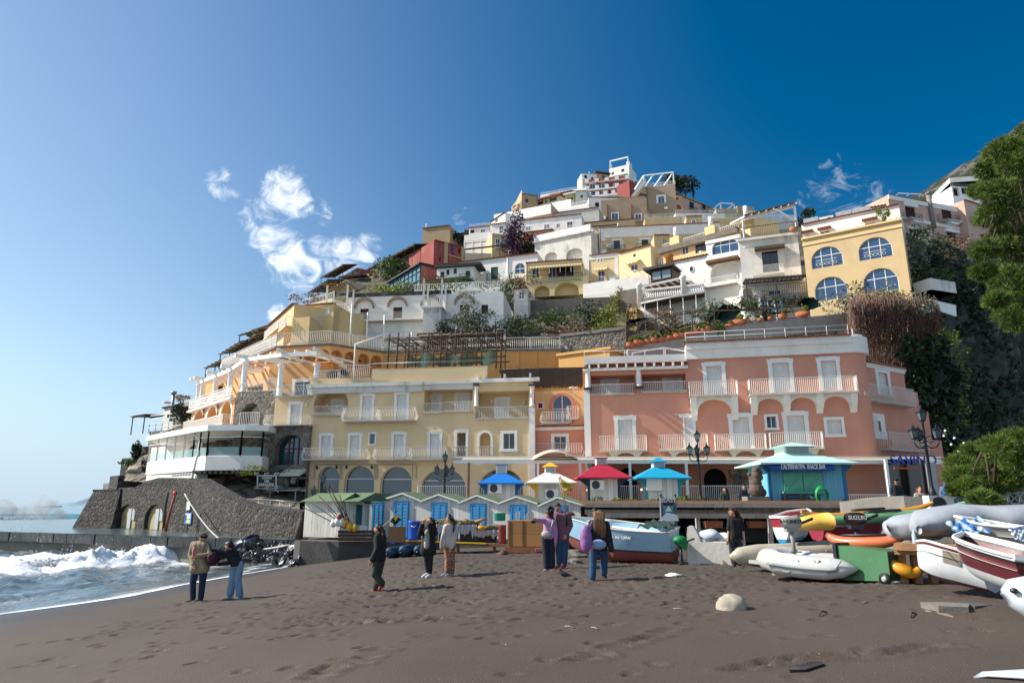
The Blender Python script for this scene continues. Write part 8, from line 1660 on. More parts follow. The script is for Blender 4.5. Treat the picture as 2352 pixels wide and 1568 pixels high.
# ---- hulls
def hull(name,lb,stern,bow,bm,keel,sheer,bands,lean=0,inner=None,rise=.25,tr=.75,cat='boat',rail=None,full=.5,flat=.35):
 """stern and bow as ground points; bands = [(up to fraction, material)]"""
 A=Vector(stern);B=Vector(bow);L=(B-A).length;f=(B-A)/L;s=V(f.y,-f.x,0).normalized();up=s.cross(f);rt=tg(name,lb,cat,A);n=22;m=14
 if lean:c_,s_=math.cos(R(lean)),math.sin(R(lean));s,up=s*c_+up*s_,up*c_-s*s_
 def sec(t,q):
  b=bm/2*(tr+(1-tr)*min(1,t*2.5))*(1-max(0,(t-full)/(1-full))**2.2);k=keel+rise*max(0,(t-.55)/.45)**2.2;h=sheer+rise*.9*t**2;a=abs(q)
  return A+f*(L*t+.12*L*max(0,(t-.8)/.2)**2*a)+s*(b*math.copysign(a**flat,q)if a>0 else 0)+up*(k+(h-k)*a**1.5)
 for bi,(lo,hi,mt)in enumerate([(0 if i==0 else bands[i-1][0],b[0],b[1])for i,b in enumerate(bands)]):
  mb=MB()
  for sg in(-1,1):
   P=[[sec(i/n,sg*(lo+(hi-lo)*j/5))for j in range(6)]for i in range(n+1)];gdm(mb,P)
  q=[sec(0,-(lo+(hi-lo)*j/5))for j in range(6)]+[sec(0,lo+(hi-lo)*j/5)for j in range(5,-1,-1)];mb.add(q,[tuple(range(12))]);mb.bd('hull' if bi==0 else 'hull_side',mt,rt)
 mb=MB()
 P=[[sec(i/n,sg*.985)*.5+sec(i/n,-sg*.985)*.5+(sec(i/n,sg*.9)-sec(i/n,-sg*.9))*(w_*.5)-up*(.14)for sg,w_ in((1,1),(1,-1))]for i in range(n+1)];gdm(mb,P);mb.bd('deck',inner or WHITE,rt)
 rb=MB()
 for sg in(-1,1):rb.tb([sec(i/n,sg)for i in range(n+1)],.022,6)
 rb.bm(sec(0,-1),sec(0,1),.06,.06);rb.bd('gunwale',rail or WHITE,rt)
 return rt,sec,f,s,up
def spd(mb,st,n=16,m=0,p=1.0,caps=True):
 """body through stations (centre, half width, half height)"""
 vs=[];fs=[]
 for i,(c,w,h)in enumerate(st):
  c=Vector(c);a=Vector(st[max(0,i-1)][0]);b=Vector(st[min(len(st)-1,i+1)][0]);f=(b-a).normalized();s=V(f.y,-f.x,0).normalized();u=s.cross(f)
  for k in range(n):t=2*math.pi*k/n;ct_,st_=math.cos(t),math.sin(t);vs.append(c+s*w*math.copysign(abs(ct_)**p,ct_)+u*h*math.copysign(abs(st_)**p,st_))
 for i in range(len(st)-1):
  for k in range(n):a=i*n+k;b=i*n+(k+1)%n;fs.append((a,b,b+n,a+n))
 if caps:fs+=[tuple(range(n)),tuple(reversed(range((len(st)-1)*n,len(st)*n)))]
 mb.add(vs,fs,m,True)
def kayak(lb,a,b,w,h,mat,nm='kayak',well=True,group=None,p=.8):
 a=Vector(a);b=Vector(b);rt=tg(nm,lb,'kayak',a,group);st=[];L=b-a
 for i in range(19):t=i/18;k=max(.03,math.sin(math.pi*t))**.55;st.append((a+L*t+V(0,0,.16*(2*t-1)**4),w/2*k,h/2*(.35+.65*k)))
 mb=MB();spd(mb,st,16,0,p);mb.bd('hull',mat,rt)
 if well:mb=MB();c=a+L*.5+V(0,0,h*.36);f=L.normalized();s=V(f.y,-f.x,0);mb.tb([c+f*.42*math.cos(t)+s*w*.32*math.sin(t)+V(0,0,.05)for t in[i*math.pi/8 for i in range(17)]],.025,5);mb.bd('cockpit_rim',IRONB,rt)
 return rt
def pl_mat(n,c,rough=.4,coat=.2):return sf(n,c,rough,.10,1.5,.06,12,.25,coat=coat)
RED2=pl_mat('antifouling_red','#7d3f3a',.7,0);LB=pl_mat('boat_light_blue','#8fb6cf',.45);BW=pl_mat('boat_white','#cfd2d6',.35);BLKB=pl_mat('boat_black','#191c22');MAR=pl_mat('boat_maroon','#5a1c24')
a=g_at('j',1120,865);a=V(T('j',1040,860,20.0).x,20.0,ground(5,20.0));b=V(a.x-2.75,21.4,ground(3,21.4)+.1)
rt,sec,f,s,up=hull('fishing_boat','light blue and red wooden fishing boat hauled up on the sand',a,b,1.55,0,.92,[(.52,RED2),(.56,BLKB),(1,LB)],lean=6,rise=.3,flat=.42,rail=sf('cream_rubbing_strake','#c9c2ae',.6))
c=sec(.50,.84)if sec(.5,.84).y<sec(.5,-.84).y else sec(.5,-.84);text("M'ABBALLANO  PA' CAPA!",.10,c+V(-.1,-.06,.0),WHITE,rt,-f if f.x<0 else f,ext=.004,bold=.002)
mb=MB();q=sec(.72,0)+up*.9;mb.obox(q+up*.05,f*.3,s*.25,up*.13);mb.bd('cabin_box',BW,rt);mb=MB();P=[[sec(.02+.26*i/8,-1+2*j/6)*1 for j in range(7)]for i in range(9)]
P=[[sec(.02+.26*i/8,1).lerp(sec(.02+.26*i/8,-1),j/8)+V(0,0,.12+.06*math.sin(i*2+j*1.7))for j in range(9)]for i in range(9)];gdm(mb,P);mb.bd('net_pile',sf('dark_green_net','#27423c',.95,.5,14,.8,40),rt)
def outboard(lb,t,x,y,Y,hgt,col,txt=None,cover=None,tcol=None,low=None,ang=0):
 p=T(t,x,y,Y);rt=tg('outboard_motor',lb,'outboard motor',p);k=hgt;M1=pl_mat('motor_'+col,col,.35);M2=low or sf('motor_grey','#8d8c84',.5,.15,4,.1)
 X=V(math.cos(R(ang)),math.sin(R(ang)),0);mb=MB();st=[(p+X*(k*q),k*.17*w_,k*.2*h_)for q,w_,h_ in((-.32,.5,.45),(-.28,.9,.8),(-.1,1,1),(.12,1,1.0),(.28,.9,.85),(.34,.5,.5))];spd(mb,st,14,0,.7);mb.bd('cowling',M1,rt)
 mb=MB();mb.obox(p-V(0,0,k*.24),X*k*.2,V(-X.y,X.x,0)*k*.12,V(0,0,k*.07));mb.tb([p-V(0,0,k*.28),p-V(0,0,k*1.05)+X*k*.05],[k*.08,k*.05],8);mb.bm(p-V(0,0,k*.95)-X*k*.1,p-V(0,0,k*.95)+X*k*.28,k*.05,k*.04);mb.ball(p-V(0,0,k*1.12)+X*k*.05,(k*.2,k*.06,k*.07),0,10);mb.obox(p-V(0,0,k*1.25),X*k*.05,V(0,.012,0),V(0,0,k*.12));mb.bd('leg',M2,rt)
 mb=MB();mb.tb([p+X*k*.3-V(0,0,k*.05),p+X*k*.75+V(0,0,k*.12)],k*.045,8);mb.bd('tiller',IRONB,rt)
 if txt:text(txt,k*.17,p+V(-.0,-k*.2,k*.03),tcol or WHITE,rt,X,ext=.003,bold=.002)
 if cover:mb=MB();mb.ball(p+V(0,0,.02),(k*.38,k*.26,k*.24),0,14);mb.pm_([p+V(-k*.38,-k*.2,0),p+V(k*.4,-k*.2,0),p+V(k*.25,-k*.15,-k*.5),p+V(k*.0,-k*.15,-k*.3)],(0,.05,0));mb.bd('cover',sf(cover+'bag',cover,.5,.1,5,.3),rt)
 return rt
outboard('outboard motor wrapped in a bright green cover on the blue boat','j',1090,625,19.3,.52,'#20242a',cover='#0f7a40',low=sf('dark_leg','#262c33',.5))
# ---- tables with nets
rt=tg('work_table','long low fishing table with a yellow edge carrying nets and barrels','table',T('g',1270,1460,29));a=T('g',870,1393,28.6);b=T('g',1905,1430,27.2);mb=MB();mb.pm_([a,b,b+V(0,1.4,0),a+V(0,1.4,0)],(0,0,-.10));mb.bd('table_top',sf('brown_timber','#6e4a34',.9,.3,3,.3),rt)
mb=MB();mb.bm(a+V(0,-.03,.0),a.lerp(b,.62)+V(0,-.03,.0),.05,.05);mb.bd('yellow_edge',sf('yellow_edge','#c9a414',.5),rt)
for x in(925,985,1290,1575,1820):p=a.lerp(b,(x-870)/1035);mb=MB();mb.bm(V(p.x,p.y+.15,p.z-.1),V(p.x,p.y+.15,ground(p.x,p.y)-.1),.11,.11);mb.bd('leg',MC['brown_timber'],rt)
def barrel(nm,lb,t,x0,x1,y0,y1,Y,mat,taper=.95,handle=True):
 a=T(t,x0,y1,Y);b=T(t,x1,y0,Y);c=V((a.x+b.x)/2,Y+.3,a.z);rr=(b.x-a.x)/2;h=b.z-a.z;rt=tg(nm,lb,nm.split('_')[-1],c);mb=MB();mb.lathe(c,[(rr*taper,0),(rr*.98,h*.1),(rr,h*.9),(rr*1.04,h*.93),(rr*1.04,h*.98),(rr*.98,h),(rr*.93,h),(rr*.9,h*.8)],20);mb.bd('shell',mat,rt)
 if handle:mb=MB();mb.tb([c+V(-.1,-rr*1.03,h*.75),c+V(0,-rr*1.1,h*.68),c+V(.1,-rr*1.03,h*.75)],.012,5);mb.bd('handle',WHITE,rt)
 return rt
barrel('barrel','tall bright blue plastic barrel on the left end of the table','g',872,985,1240,1390,28.3,pl_mat('barrel_blue','#1752b4'));barrel('barrel','dark red metal drum at the right end of the net bins','g',1592,1655,1272,1418,27.6,pl_mat('barrel_red','#7c2a2c'),handle=False)
barrel('green_tub','round emerald green tub on top of the nets','g',1560,1650,1176,1240,28.6,pl_mat('tub_green','#1f9a7a'),.85,False)
NET=sf('net_olive','#77735c',.95,.5,12,1,45);NET2=sf('net_tan','#a08c68',.95,.4,12,1,45);TARP=sf('grey_tarp','#a9acac',.7,.12,2,.4,6,.2)
for i,(x0,x1,y0,lb)in enumerate(((990,1110,1268,'black net bin under pale tarp behind the woman taking a photo'),(1120,1275,1268,'black net bin under pale tarp behind the woman in leopard print'),(1283,1420,1272,'black net bin with hanging grey tarp corner, third from the left'),(1410,1590,1312,'wide low net bin under dirty grey tarp beside the red drum'))):
 a=T('g',x0,1415,28.3);b=T('g',x1,y0,28.3);c=V((a.x+b.x)/2,28.8,a.z);w=(b.x-a.x)/2;h=b.z-a.z;rt=tg('net_bin',lb,'bin',c,'black fishing net bins');mb=MB();fru(mb,c,w*.85,.42,0,h,w,.5);mb.bd('tub',BLKB,rt);mb=MB();r=random.Random(i)
 P=[[V(c.x+w*1.06*(-1+2*k/14),28.26-.04*math.sin(k*2.3),a.z+h*(1.02-(j/4)*(.5+.4*mn.noise(V(k*.5,i*3,0)))))for j in range(5)]for k in range(15)];gdm(mb,P);P=[[V(c.x+w*1.05*(-1+2*k/8),28.27+j*.25,a.z+h*1.02+.03*math.sin(k+j))for j in range(5)]for k in range(9)];gdm(mb,P);mb.bd('tarp',TARP,rt)
 mb=MB()
 for k in range(9):mb.ball(V(c.x+r.uniform(-.8,.8)*w,28.7+r.uniform(-.2,.2),b.z+.02+r.random()*.1),(r.uniform(.12,.3),.2,r.uniform(.07,.17)),k%2,9)
 for k in range(12):x=c.x+r.uniform(-.8,.8)*w;mb.tb([V(x+.25*math.cos(t),28.45+.1*math.sin(t),b.z+.12+.06*math.sin(t*2+k))for t in[q*.7 for q in range(8)]],.015,4,k%2)
 mb.bd('fishing_net',[NET,NET2],rt)
mb=MB();mb.tb([T('g',1410,1245,28.2),T('g',1505,1222,28.2)],.055,10);mb.bd('cardboard_tube',sf('cardboard','#a67c5a',.9),label='brown cardboard tube lying on the nets',cat='tube',loc=T('g',1410,1245,28.2))
mb=MB();p=T('g',1463,1295,28.0);spd(mb,[(p+V(-.16,0,0),.03,.03),(p+V(-.12,0,0),.09,.09),(p+V(.1,0,0),.09,.09),(p+V(.16,0,0),.03,.03)]);mb.bd('float',sf('float_amber','#c98a24',.5),label='amber jerrycan float on the low net bin',cat='float',loc=p)
for i,(x,y)in enumerate(((1735,1170),(1758,1165),(1800,1195),(1820,1180))):a=T('g',x,y,28.4);mb=MB();mb.bm(a,a+V(-.02,0,-.62),.07,.05);mb.bd('chair_leg',WHITE,label='white plastic chair leg, %s from the left behind the wooden box'%nth(i+1),cat='chair leg',group='upturned white plastic chair legs',loc=a)
rt=tg('wooden_box','big varnished plywood box standing on the right end of the table','box',T('g',1780,1440,27));a=T('g',1668,1438,27);b=T('g',2148,1238,26.4);FBx=fbt(V(a.x,27,0),V(b.x,26.4,0),a.z,b.z)
WBX=board('varnished_boards','#96693a',.45,2,.3,(.25,.16,.08),.03);mb=MB();fb__(mb,FBx,0,FBx.w,a.z,b.z,-1.1,0);mb.bd('panel',WBX,rt)
for s in(0,FBx.w*.22,FBx.w*.6,FBx.w-.08):mb=MB();fb__(mb,FBx,s,s+.07,a.z,b.z,0,.03);mb.bd('batten',sf('batten','#8a5f36',.8,.2),rt)
mb=MB();fb__(mb,FBx,-.1,FBx.w,a.z-.22,a.z-.02,-1.1,.05);mb.bd('sill_beam',sf('brown_timber2','#7a4f30',.9,.3,3,.3),rt)
for s in(.4,FBx.w*.45,FBx.w*.85):mb=MB();p=FBx.P(s,0,-.2);mb.bm(V(p.x,p.y,a.z-.2),V(p.x,p.y,ground(p.x,p.y)-.1),.12,.12);mb.bd('leg',MC['brown_timber2'],rt)
bx('crate','small pink plastic crate under the wooden box','crate','g',1886,1455,1945,1480,26.5,.3,sf('pink_crate','#b86a78',.6))
FEN=pl_mat('fender_navy','#16324a',.45,.3)
for i,(x0,y0,x1,y1,rr,lb)in enumerate(((712,1530,838,1500,.22,'long navy boat fender lying left of the table leg'),(825,1515,925,1498,.24,'short navy boat fender against the table leg'),(950,1500,1012,1485,.22,'navy boat fender half hidden behind the woman in black'))):
 a,b=T('g',x0,y0,27.5),T('g',x1,y1,28.2);z=ground(a.x,a.y);a.z=z+rr;b.z=ground(b.x,b.y)+rr;f=(b-a).normalized();mb=MB();spd(mb,[(a,.05,.05),(a+f*.05,rr*.6,rr*.6),(a+f*.16,rr*.95,rr*.95),(a+f*.3,rr,rr),(b-f*.3,rr,rr),(b-f*.16,rr*.95,rr*.95),(b-f*.05,rr*.6,rr*.6),(b,.05,.05)]);mb.bd('boat_fender',FEN,label=lb,cat='fender',group='navy boat fenders',loc=V(a.x,a.y,z))
rt=tg('marker_poles','bundle of leaning fishing marker poles with white, red and yellow floats','poles',T('g',430,1310,29.6));b0=T('g',430,1300,29.6);mb=MB();r=random.Random(6)
for(x,y)in((185,1040),(115,1090),(60,1130),(250,990),(300,1035),(350,1035),(380,1078),(215,1095),(275,990),(330,1080)):mb.tb([b0+V(r.gauss(0,.12),r.gauss(0,.1),0),T('g',x,y,29.2+r.random()*.6)],.02,4)
mb.bd('pole',POLE,rt);FW_=sf('float_white','#d3d3cf',.5);FY_=sf('float_yellow','#c8991c',.5);FR_=sf('float_red','#8e3424',.6)
for(x,y,m_,w)in((300,1262,FW_,.13),(336,1248,FW_,.16),(368,1248,FW_,.15),(345,1215,FR_,.13),(352,1232,FR_,.12),(395,1255,FY_,.14),(430,1287,FY_,.15),(468,1295,FY_,.13),(392,1235,FR_,.1)):p=T('g',x,y,29.3);mb=MB();mb.ball(p,(w,w,w*1.2),0,10);mb.bd('float',m_,rt)
def flag(lb,t,a,b,Y,cloth,cm,nm='flag'):
 A_,B_=T(t,*a,Y),T(t,*b,Y);rt=tg(nm,lb,'flag',A_);mb=MB();mb.tb([A_,B_],.022,5);mb.bd('pole',sf('pale_pole','#a08c70',.8,.2,4),rt);q=[T(t,x,y,Y+.02)for x,y in cloth];n=8;P=[[q[0].lerp(q[1],i/n).lerp(q[3].lerp(q[2],i/n),j/n)+V(0,.09*math.sin(i*1.2+j*.6),0)for j in range(n+1)]for i in range(n+1)];mb=MB();gdm(mb,P);mb.bd('cloth',cm,rt);return rt
rt=flag('black flag with a yellow mark leaning before the second hut','g',(690,1282),(798,1188),28.8,[(742,1245),(796,1190),(830,1232),(785,1272)],sf('flag_black','#1b1d22',.8));q=[T('g',x,y,28.7)for x,y in((775,1215),(800,1192),(806,1215),(786,1243))];mb=MB();mb.pm_(q,(0,.02,0));mb.bd('yellow_mark',sf('flag_yellow','#c9b41e',.8),rt)
flag('yellow torn flag on two tall bamboo poles right of the huts','g',(2135,1180),(2078,885),26.0,[(2072,895),(2095,995),(2180,1005),(2150,950)],sf('flag_pale_yellow','#c4ae3c',.8));mb=MB();mb.tb([T('g',2122,1175,26.1),T('g',2068,900,26.1)],.02,5);mb.bd('bamboo_pole',MC['pale_pole'],label='second bamboo pole beside the torn yellow flag',cat='pole',loc=T('g',2122,1175,26.1))
# ---- white block wall and things behind it
p0=g_at('j',1215,868);A_=T('j',1190,870,19.6);z=ground(A_.x,19.6)-.1;F=fbt(V(T('j',1185,870,19.6).x,19.6,0),V(T('j',1700,870,19.2).x,19.2,0),z,1,'j');F.Y=19.5;zt_=F.uv(1500,640)[1];zh=F.uv(1240,450)[1];rt=tg('block_wall','thick whitewashed block wall with a curved high end','wall',F.P(1,z))
s1=F.uv(1330,600)[0];prof=[(0,z),(F.w,z),(F.w,zt_),(s1+.12,zt_)]+[(s1*(1-t),zt_+(zh-zt_)*math.sin(math.pi/2*min(1,t*1.6)))for t in(0,.1,.2,.35,.5,.65,.8)]+[(s1*.08,zh-.03),(0,zh-.25)];mb=MB();mb.pm_([F.P(a,b)for a,b in prof],-F.n*.45);mb.bd('wall',OLDW,rt)
for i,(x0,x1,y0,lb,mt)in enumerate(((1365,1550,500,'rolled pale tarpaulin behind the block wall',BW),(1545,1680,540,'crumpled white sacks behind the block wall',WHITE))):a=T('j',x0,640,20.6);b=T('j',x1,y0,20.6);c=(a+b)/2;mb=MB();spd(mb,[(V(a.x,20.6,c.z-.1),.2,.2),(V(a.x+.1,20.6,c.z),.34,(b.z-a.z)/1.8),(V(c.x,20.7,c.z+.02),.38,(b.z-a.z)/1.7),(V(b.x-.1,20.7,c.z-.05),.3,(b.z-a.z)/2),(V(b.x,20.8,c.z-.2),.1,.1)],12);mb.bd('tarpaulin',mt,label=lb,cat='tarpaulin',loc=c)
# ---- inflatables, bin, boats on the right
def tube_boat(lb,a,b,w,r_,mat,lift=.0,split=.35,nose='a',grey=None):
 a=Vector(a);b=Vector(b);f=(b-a).normalized();s=V(f.y,-f.x,0);L=(b-a).length;rt=tg('inflatable_boat',lb,'boat',a);pts=[];up=V(0,0,1)
 for sg in(1,-1):
  seq=[(L,0),(L*.8,0),(L*.5,0),(L*.25,0),(.35,.0)];P=[a+f*q+s*sg*(w/2-r_)+up*(r_+lift*(1-q/L)**2)for q,_ in seq];pts.append(P)
 bow=[a+f*(.35-.35*math.sin(t))*1+s*(w/2-r_)*math.cos(t)+up*(r_+lift)for t in[math.pi*k/8 for k in range(1,8)]]
 path=pts[0]+bow+list(reversed(pts[1]));mb=MB();rs=[r_]*len(path);rs[0]=rs[-1]=r_*.25;path=[path[0]+f*.25,path[0]]+path[1:-1]+[path[-1],path[-1]+f*.25];rs=[r_*.15,r_*.75]+[r_]*(len(path)-4)+[r_*.75,r_*.15];mb.tb(path,rs,18);mb.bd('tube',mat,rt)
 mb=MB();c=a+f*L*.55;mb.obox(c+up*r_*.6,f*L*.42,s*(w/2-r_),up*.04);mb.bd('floor',grey or MC['grey_panel'],rt);mb=MB()
 for sg in(1,-1):
  o=s*sg*(w/2+.004);mb.tb([a+f*(L*q)+o+up*(r_*.95+lift*(1-q)**2)for q in[.12+.85*i/10 for i in range(11)]],.03,6)
  for k in range(3):mb.tb([a+f*(L*(.2+.25*k)+.5*i/8)+s*sg*(w/2-r_*.15)+up*(r_*1.75-.22*math.sin(math.pi*i/8))for i in range(9)],.014,5)
 mb.bd('grab_line',sf('grey_rope','#8d9092',.7),rt);return rt
INF=pl_mat('inflatable_grey','#b9b9b6',.5);INF2=pl_mat('inflatable_cream','#b3aa98',.55)
a=g_at('h',640,1160);tube_boat('pale grey inflatable dinghy with rope loops lying left of the bin',V(T('h',590,1000,14.6).x,14.7,ground(5.9,14.7)),V(T('h',1720,1100,13.6).x,13.7,ground(7.9,13.6)),1.45,.215,INF,.16)
tube_boat('cream inflatable boat with pointed grey tube ends behind the dinghy',V(T('h',1500,1000,17.5).x,17.0,ground(8,17)),V(T('h',300,990,16.3).x,16.2,ground(6,16.3)+.06),1.5,.26,INF2,.1)
rt=tg('wheelie_bin','green wheeled bin lying on its side beside the dinghy','bin',V(T('h',1900,1300,13.2).x,13.2,ground(8.3,13.2)));GB=pl_mat('bin_green','#3c6e46',.5);DG=pl_mat('bin_dark','#22392a',.6)
c=T('h',1700,1290,13.6);z=ground(c.x,13.5)+.02;f=V(.42,-.907,0);s=V(.907,.42,0);A0=V(T('h',1690,1200,13.7).x,13.7,z);st=[(0,.30,.62),(.12,.30,.62),(1.0,.235,.5)];rings=[]
for(q,hw,h)in st:cc=A0+f*q;rings.append([cc-s*hw+V(0,0,.02+(.62-h)*.5),cc+s*hw+V(0,0,.02+(.62-h)*.5),cc+s*hw+V(0,0,.02+(.62+h)*.5),cc-s*hw+V(0,0,.02+(.62+h)*.5)])
mb=MB()
for i in range(2):
 for k in range(4):mb.quad(rings[i][k],rings[i][(k+1)%4],rings[i+1][(k+1)%4],rings[i+1][k])
mb.add(rings[2],[(0,1,2,3)],1);o=mb.bd('body',[GB,DG],rt);bv=o.modifiers.new('b','BEVEL');bv.width=.03;bv.segments=2
mb=MB();mb.obox(A0-f*.03+V(0,0,.33),f*.035,s*.35,V(0,0,.36));mb.bd('lid',BLKB,rt);mb=MB();mb.tb([A0+f*1.0-s*.27+V(0,0,.06),A0+f*1.0+s*.27+V(0,0,.06)],.02,6);mb.bd('axle',IRONW,rt)
for sg in(-1,1):p=A0+f*.93+s*sg*.28+V(0,0,.11);mb=MB();mb.tb([p-s*.03,p+s*.03],.105,16);w_=mb.bd('wheel',BLKB,rt);mb=MB();mb.tb([p-s*.034,p+s*.034],.05,12);mb.bd('hub',MC['grey_panel'],w_)
a=T('i',1440,1190,10.4);b=T('i',610,990,11.3)
rt,sec,f,s,up=hull('rowing_boat','white rowing boat with maroon gunwale and a grey wooden repair patch',a,b,.95,.0,.42,[(.12,MAR),(.92,BW),(1,MAR)],lean=-18,rise=.10,full=.6,tr=.8,flat=.55,inner=BW)
sd=1 if sec(.4,1).y<sec(.4,-1).y else-1;mb=MB();q=[sec(.28,sd*.62),sec(.5,sd*.62),sec(.5,sd*.9),sec(.28,sd*.9)];mb.pm_([p+V(0,-.03,0)for p in q],(0,.03,0));mb.bd('wooden_patch',WOODG,rt)
a=T('i',2150,1330,8.2);b=T('i',1200,990,10.0)
hull('rowing_boat','white rowing boat with a broad maroon stripe nearest the right edge',a,b,1.0,.0,.46,[(.5,BW),(.88,MAR),(.93,BLKB),(1,BW)],lean=-8,rise=.10,full=.6,tr=.85,flat=.5)
kayak('red plastic kayak bow resting on the maroon striped boat',T('i',1080,775,10.9),T('i',1900,860,10.0),.5,.22,pl_mat('kayak_red','#c01f1c'),well=False)
rt=tg('surfboard','white board nose standing at the right edge close to the camera','board',ong(2420,1560));mb=MB();a=T('i',1548,1190,5.6);spd(mb,[(a+V(0,0,0),.02,.02),(a+V(.05,-.02,-.0),.12,.1),(a+V(.16,-.06,-.02),.2,.16),(a+V(.4,-.2,-.10),.28,.2),(a+V(.9,-.5,-.32),.34,.22),(a+V(2.2,-1.2,-.75),.36,.22)],20);mb.bd('hull',pl_mat('board_white','#c9d4dc',.3),rt);mb=MB();mb.ball(T('i',1700,1172,5.45),(.03,.03,.022),0,10);mb.bd('hole',BLKB,rt)
kayak('long kayak fading from yellow to green on top of the stack',T('h',935,510,15.2),T('i',1150,262,15.8),.5,.24,sf('kayak_green','#6f9a6c',.4,.3,.5,0),group='kayaks in the stack')
kayak('orange yellow kayak just behind the green kayak',T('h',1000,430,16.2),T('i',780,248,16.8),.5,.16,pl_mat('kayak_orange','#d0892a'),group='kayaks in the stack')
mb=MB();a=T('h',925,500,15.0);spd(mb,[(a,.03,.03),(a+V(.06,0,0),.16,.12),(a+V(.35,0,.02),.27,.17),(a+V(.7,.02,.05),.3,.185)],14);mb.bd('kayak_nose',pl_mat('kayak_yellow','#dcb048'),label='yellow moulded nose cap of the long kayak',cat='kayak',loc=a)
kayak('coral orange kayak lying low under the covered boat',T('h',1350,760,14.2),T('i',480,620,13.2),.5,.24,pl_mat('kayak_coral','#cf6a44'),group='kayaks in the stack')
kayak('amber kayak on the sand under the pallet boards',T('i',250,850,12.9),T('i',640,1020,12.6),.45,.22,pl_mat('kayak_amber','#c98a14'),well=False,group='kayaks in the stack')
rt,sec,f,s,up=hull('dinghy','upturned white dinghy with red and blue trim behind the inflatable boats',T('h',730,780,16.4),T('h',1080,700,17.6),.62,0,.6,[(.3,pl_mat('trim_blue','#2b87c0')),(.72,BW),(1,pl_mat('trim_red','#9c2330'))],lean=0,rise=.1,full=.7,flat=.6)
hull('dinghy','maroon dinghy with peeling patches in the middle of the boat stack',T('h',1220,740,15.6),T('h',2100,700,15.9),.8,0,.34,[(.9,pl_mat('hull_crimson','#8c2236')),(1,BW)],rise=.1,full=.8)
outboard('small silver grey outboard motor marked HONDA','h',845,480,14.6,.62,'#9b9a92','HONDA',tcol=BLK);outboard('black outboard motor marked SUZUKI on the boat stack','h',1740,430,14.0,.62,'#1d1e22','SUZUKI',low=sf('dark_leg','#262c33',.5));outboard('dark blue outboard motor marked YAMAHA behind the green bin','h',1850,800,14.4,.55,'#27323f','YAMAHA',low=sf('dark_leg','#262c33',.5))
rt=tg('pallet','weathered timber pallet beams under the covered boats','pallet',T('i',700,720,12.8))
for i,(y,Y)in enumerate(((665,12.8),(712,12.9))):a,b=T('i',355,y,Y),T('i',1110,y+15,Y-.6);mb=MB();mb.bm(a,b,.5,.12);mb.bd('beam',sf('fresh_timber','#9a7350',.85,.3,3,.3),rt)
for x in(400,560,740,950):a=T('i',x,740,12.8);mb=MB();mb.bm(V(a.x,a.y,ground(a.x,a.y)),a,.12,.12);mb.bd('block',MC['fresh_timber'],rt)
COV=sf('boat_cover','#9a9fa6',.75,.08,1.2,.6,3,.15)
def cover(lb,st,mat=COV,nm='covered_boat'):
 mb=MB();spd(mb,[(T('i',x,y,Y),w,h)for x,y,Y,w,h in st],24,0,.8);r_=random.Random(3)
 for i,v in enumerate(mb.v):v=Vector(v);k=mn.noise(V(v.x*2,v.y*2,v.z*5))*.05+abs(mn.noise(V(v.x*6,v.z*2,3)))*-.05;mb.v[i]=(v.x,v.y+k,v.z+k)
 rt=tg(nm,lb,'boat',T('i',*st[0][:3]));mb.bd('cover',mat,rt);return rt
cover('small boat shrouded in a light grey cover, left of the striped towel',[(282,480,13.2,.05,.06),(310,468,13.2,.2,.15),(420,455,13.3,.4,.22),(600,445,13.4,.45,.25),(760,440,13.4,.45,.24),(850,450,13.4,.1,.1)])
cover('long boat under a slate grey cover behind the striped towel',[(600,450,12.4,.05,.08),(650,425,12.5,.25,.18),(800,385,12.8,.45,.25),(1100,365,13,.5,.27),(1500,365,13,.55,.28),(2000,350,12.6,.5,.28),(2100,350,12.5,.1,.1)])
rt,sec,f,s,up=hull('motor_boat','grey hull with square hatch and two bow hooks under the striped towel',T('i',1850,770,11.2),T('i',1130,700,11.9),.9,0,.42,[(.97,sf('hull_grey','#a39f98',.6,.08,2,.1,stain=.4)),(1,BW)],rise=.12,full=.55,flat=.6)
mb=MB();q=[T('i',x,y,Y)for x,y,Y in((1490,640,11.0),(1650,640,10.9),(1700,745,10.8),(1500,745,10.9))];
TOW=stripes('striped_towel','#c9d6de','#2f78c0',5.0,0)
def cloth(lb,q,mat,n=16,amp=.025,nm='towel'):
 q=[T('i',*a)for a in q];P=[[q[0].lerp(q[1],i/n).lerp(q[3].lerp(q[2],i/n),j/n)+V(0,amp*math.sin(i*1.7+j),amp*math.sin(i*.9)*math.cos(j*.8))for j in range(n+1)]for i in range(n+1)];mb=MB();gdm(mb,P);return mb.bd(nm,mat,label=lb,cat='towel',loc=q[0])
cloth('blue and white striped towel draped over the grey hull',((920,400,11.4),(1300,335,11.6),(1520,480,11.2),(1080,560,11.0)),TOW);cloth('blue towel heap at the right edge above the maroon boat',((1640,470,10.6),(1850,460,10.6),(1900,640,10.3),(1720,590,10.3)),stripes('blue_cloth','#24529a','#c3cdd8',2.0,2))
p=T('i',575,650,12.5);mb=MB();mb.lathe(p,[(.035,0),(.04,.02),(.04,.17),(.015,.23),(.015,.26)],12);mb.bd('water_bottle',glass('bottle_plastic','#a9c0cc',.05),label='clear plastic water bottle on the pallet beam',cat='bottle',loc=p)
mb=MB();p=ong(2250,1560);spd(mb,[(p+V(-.05,0,.0),.01,.01),(p+V(.05,0,.03),.06,.02),(p+V(.5,-.1,.05),.2,.03),(p+V(1.5,-.4,.06),.3,.04)]);mb.bd('board_tip',MC['board_white'],label='white board tip poking in at the bottom right corner',cat='board',loc=p)
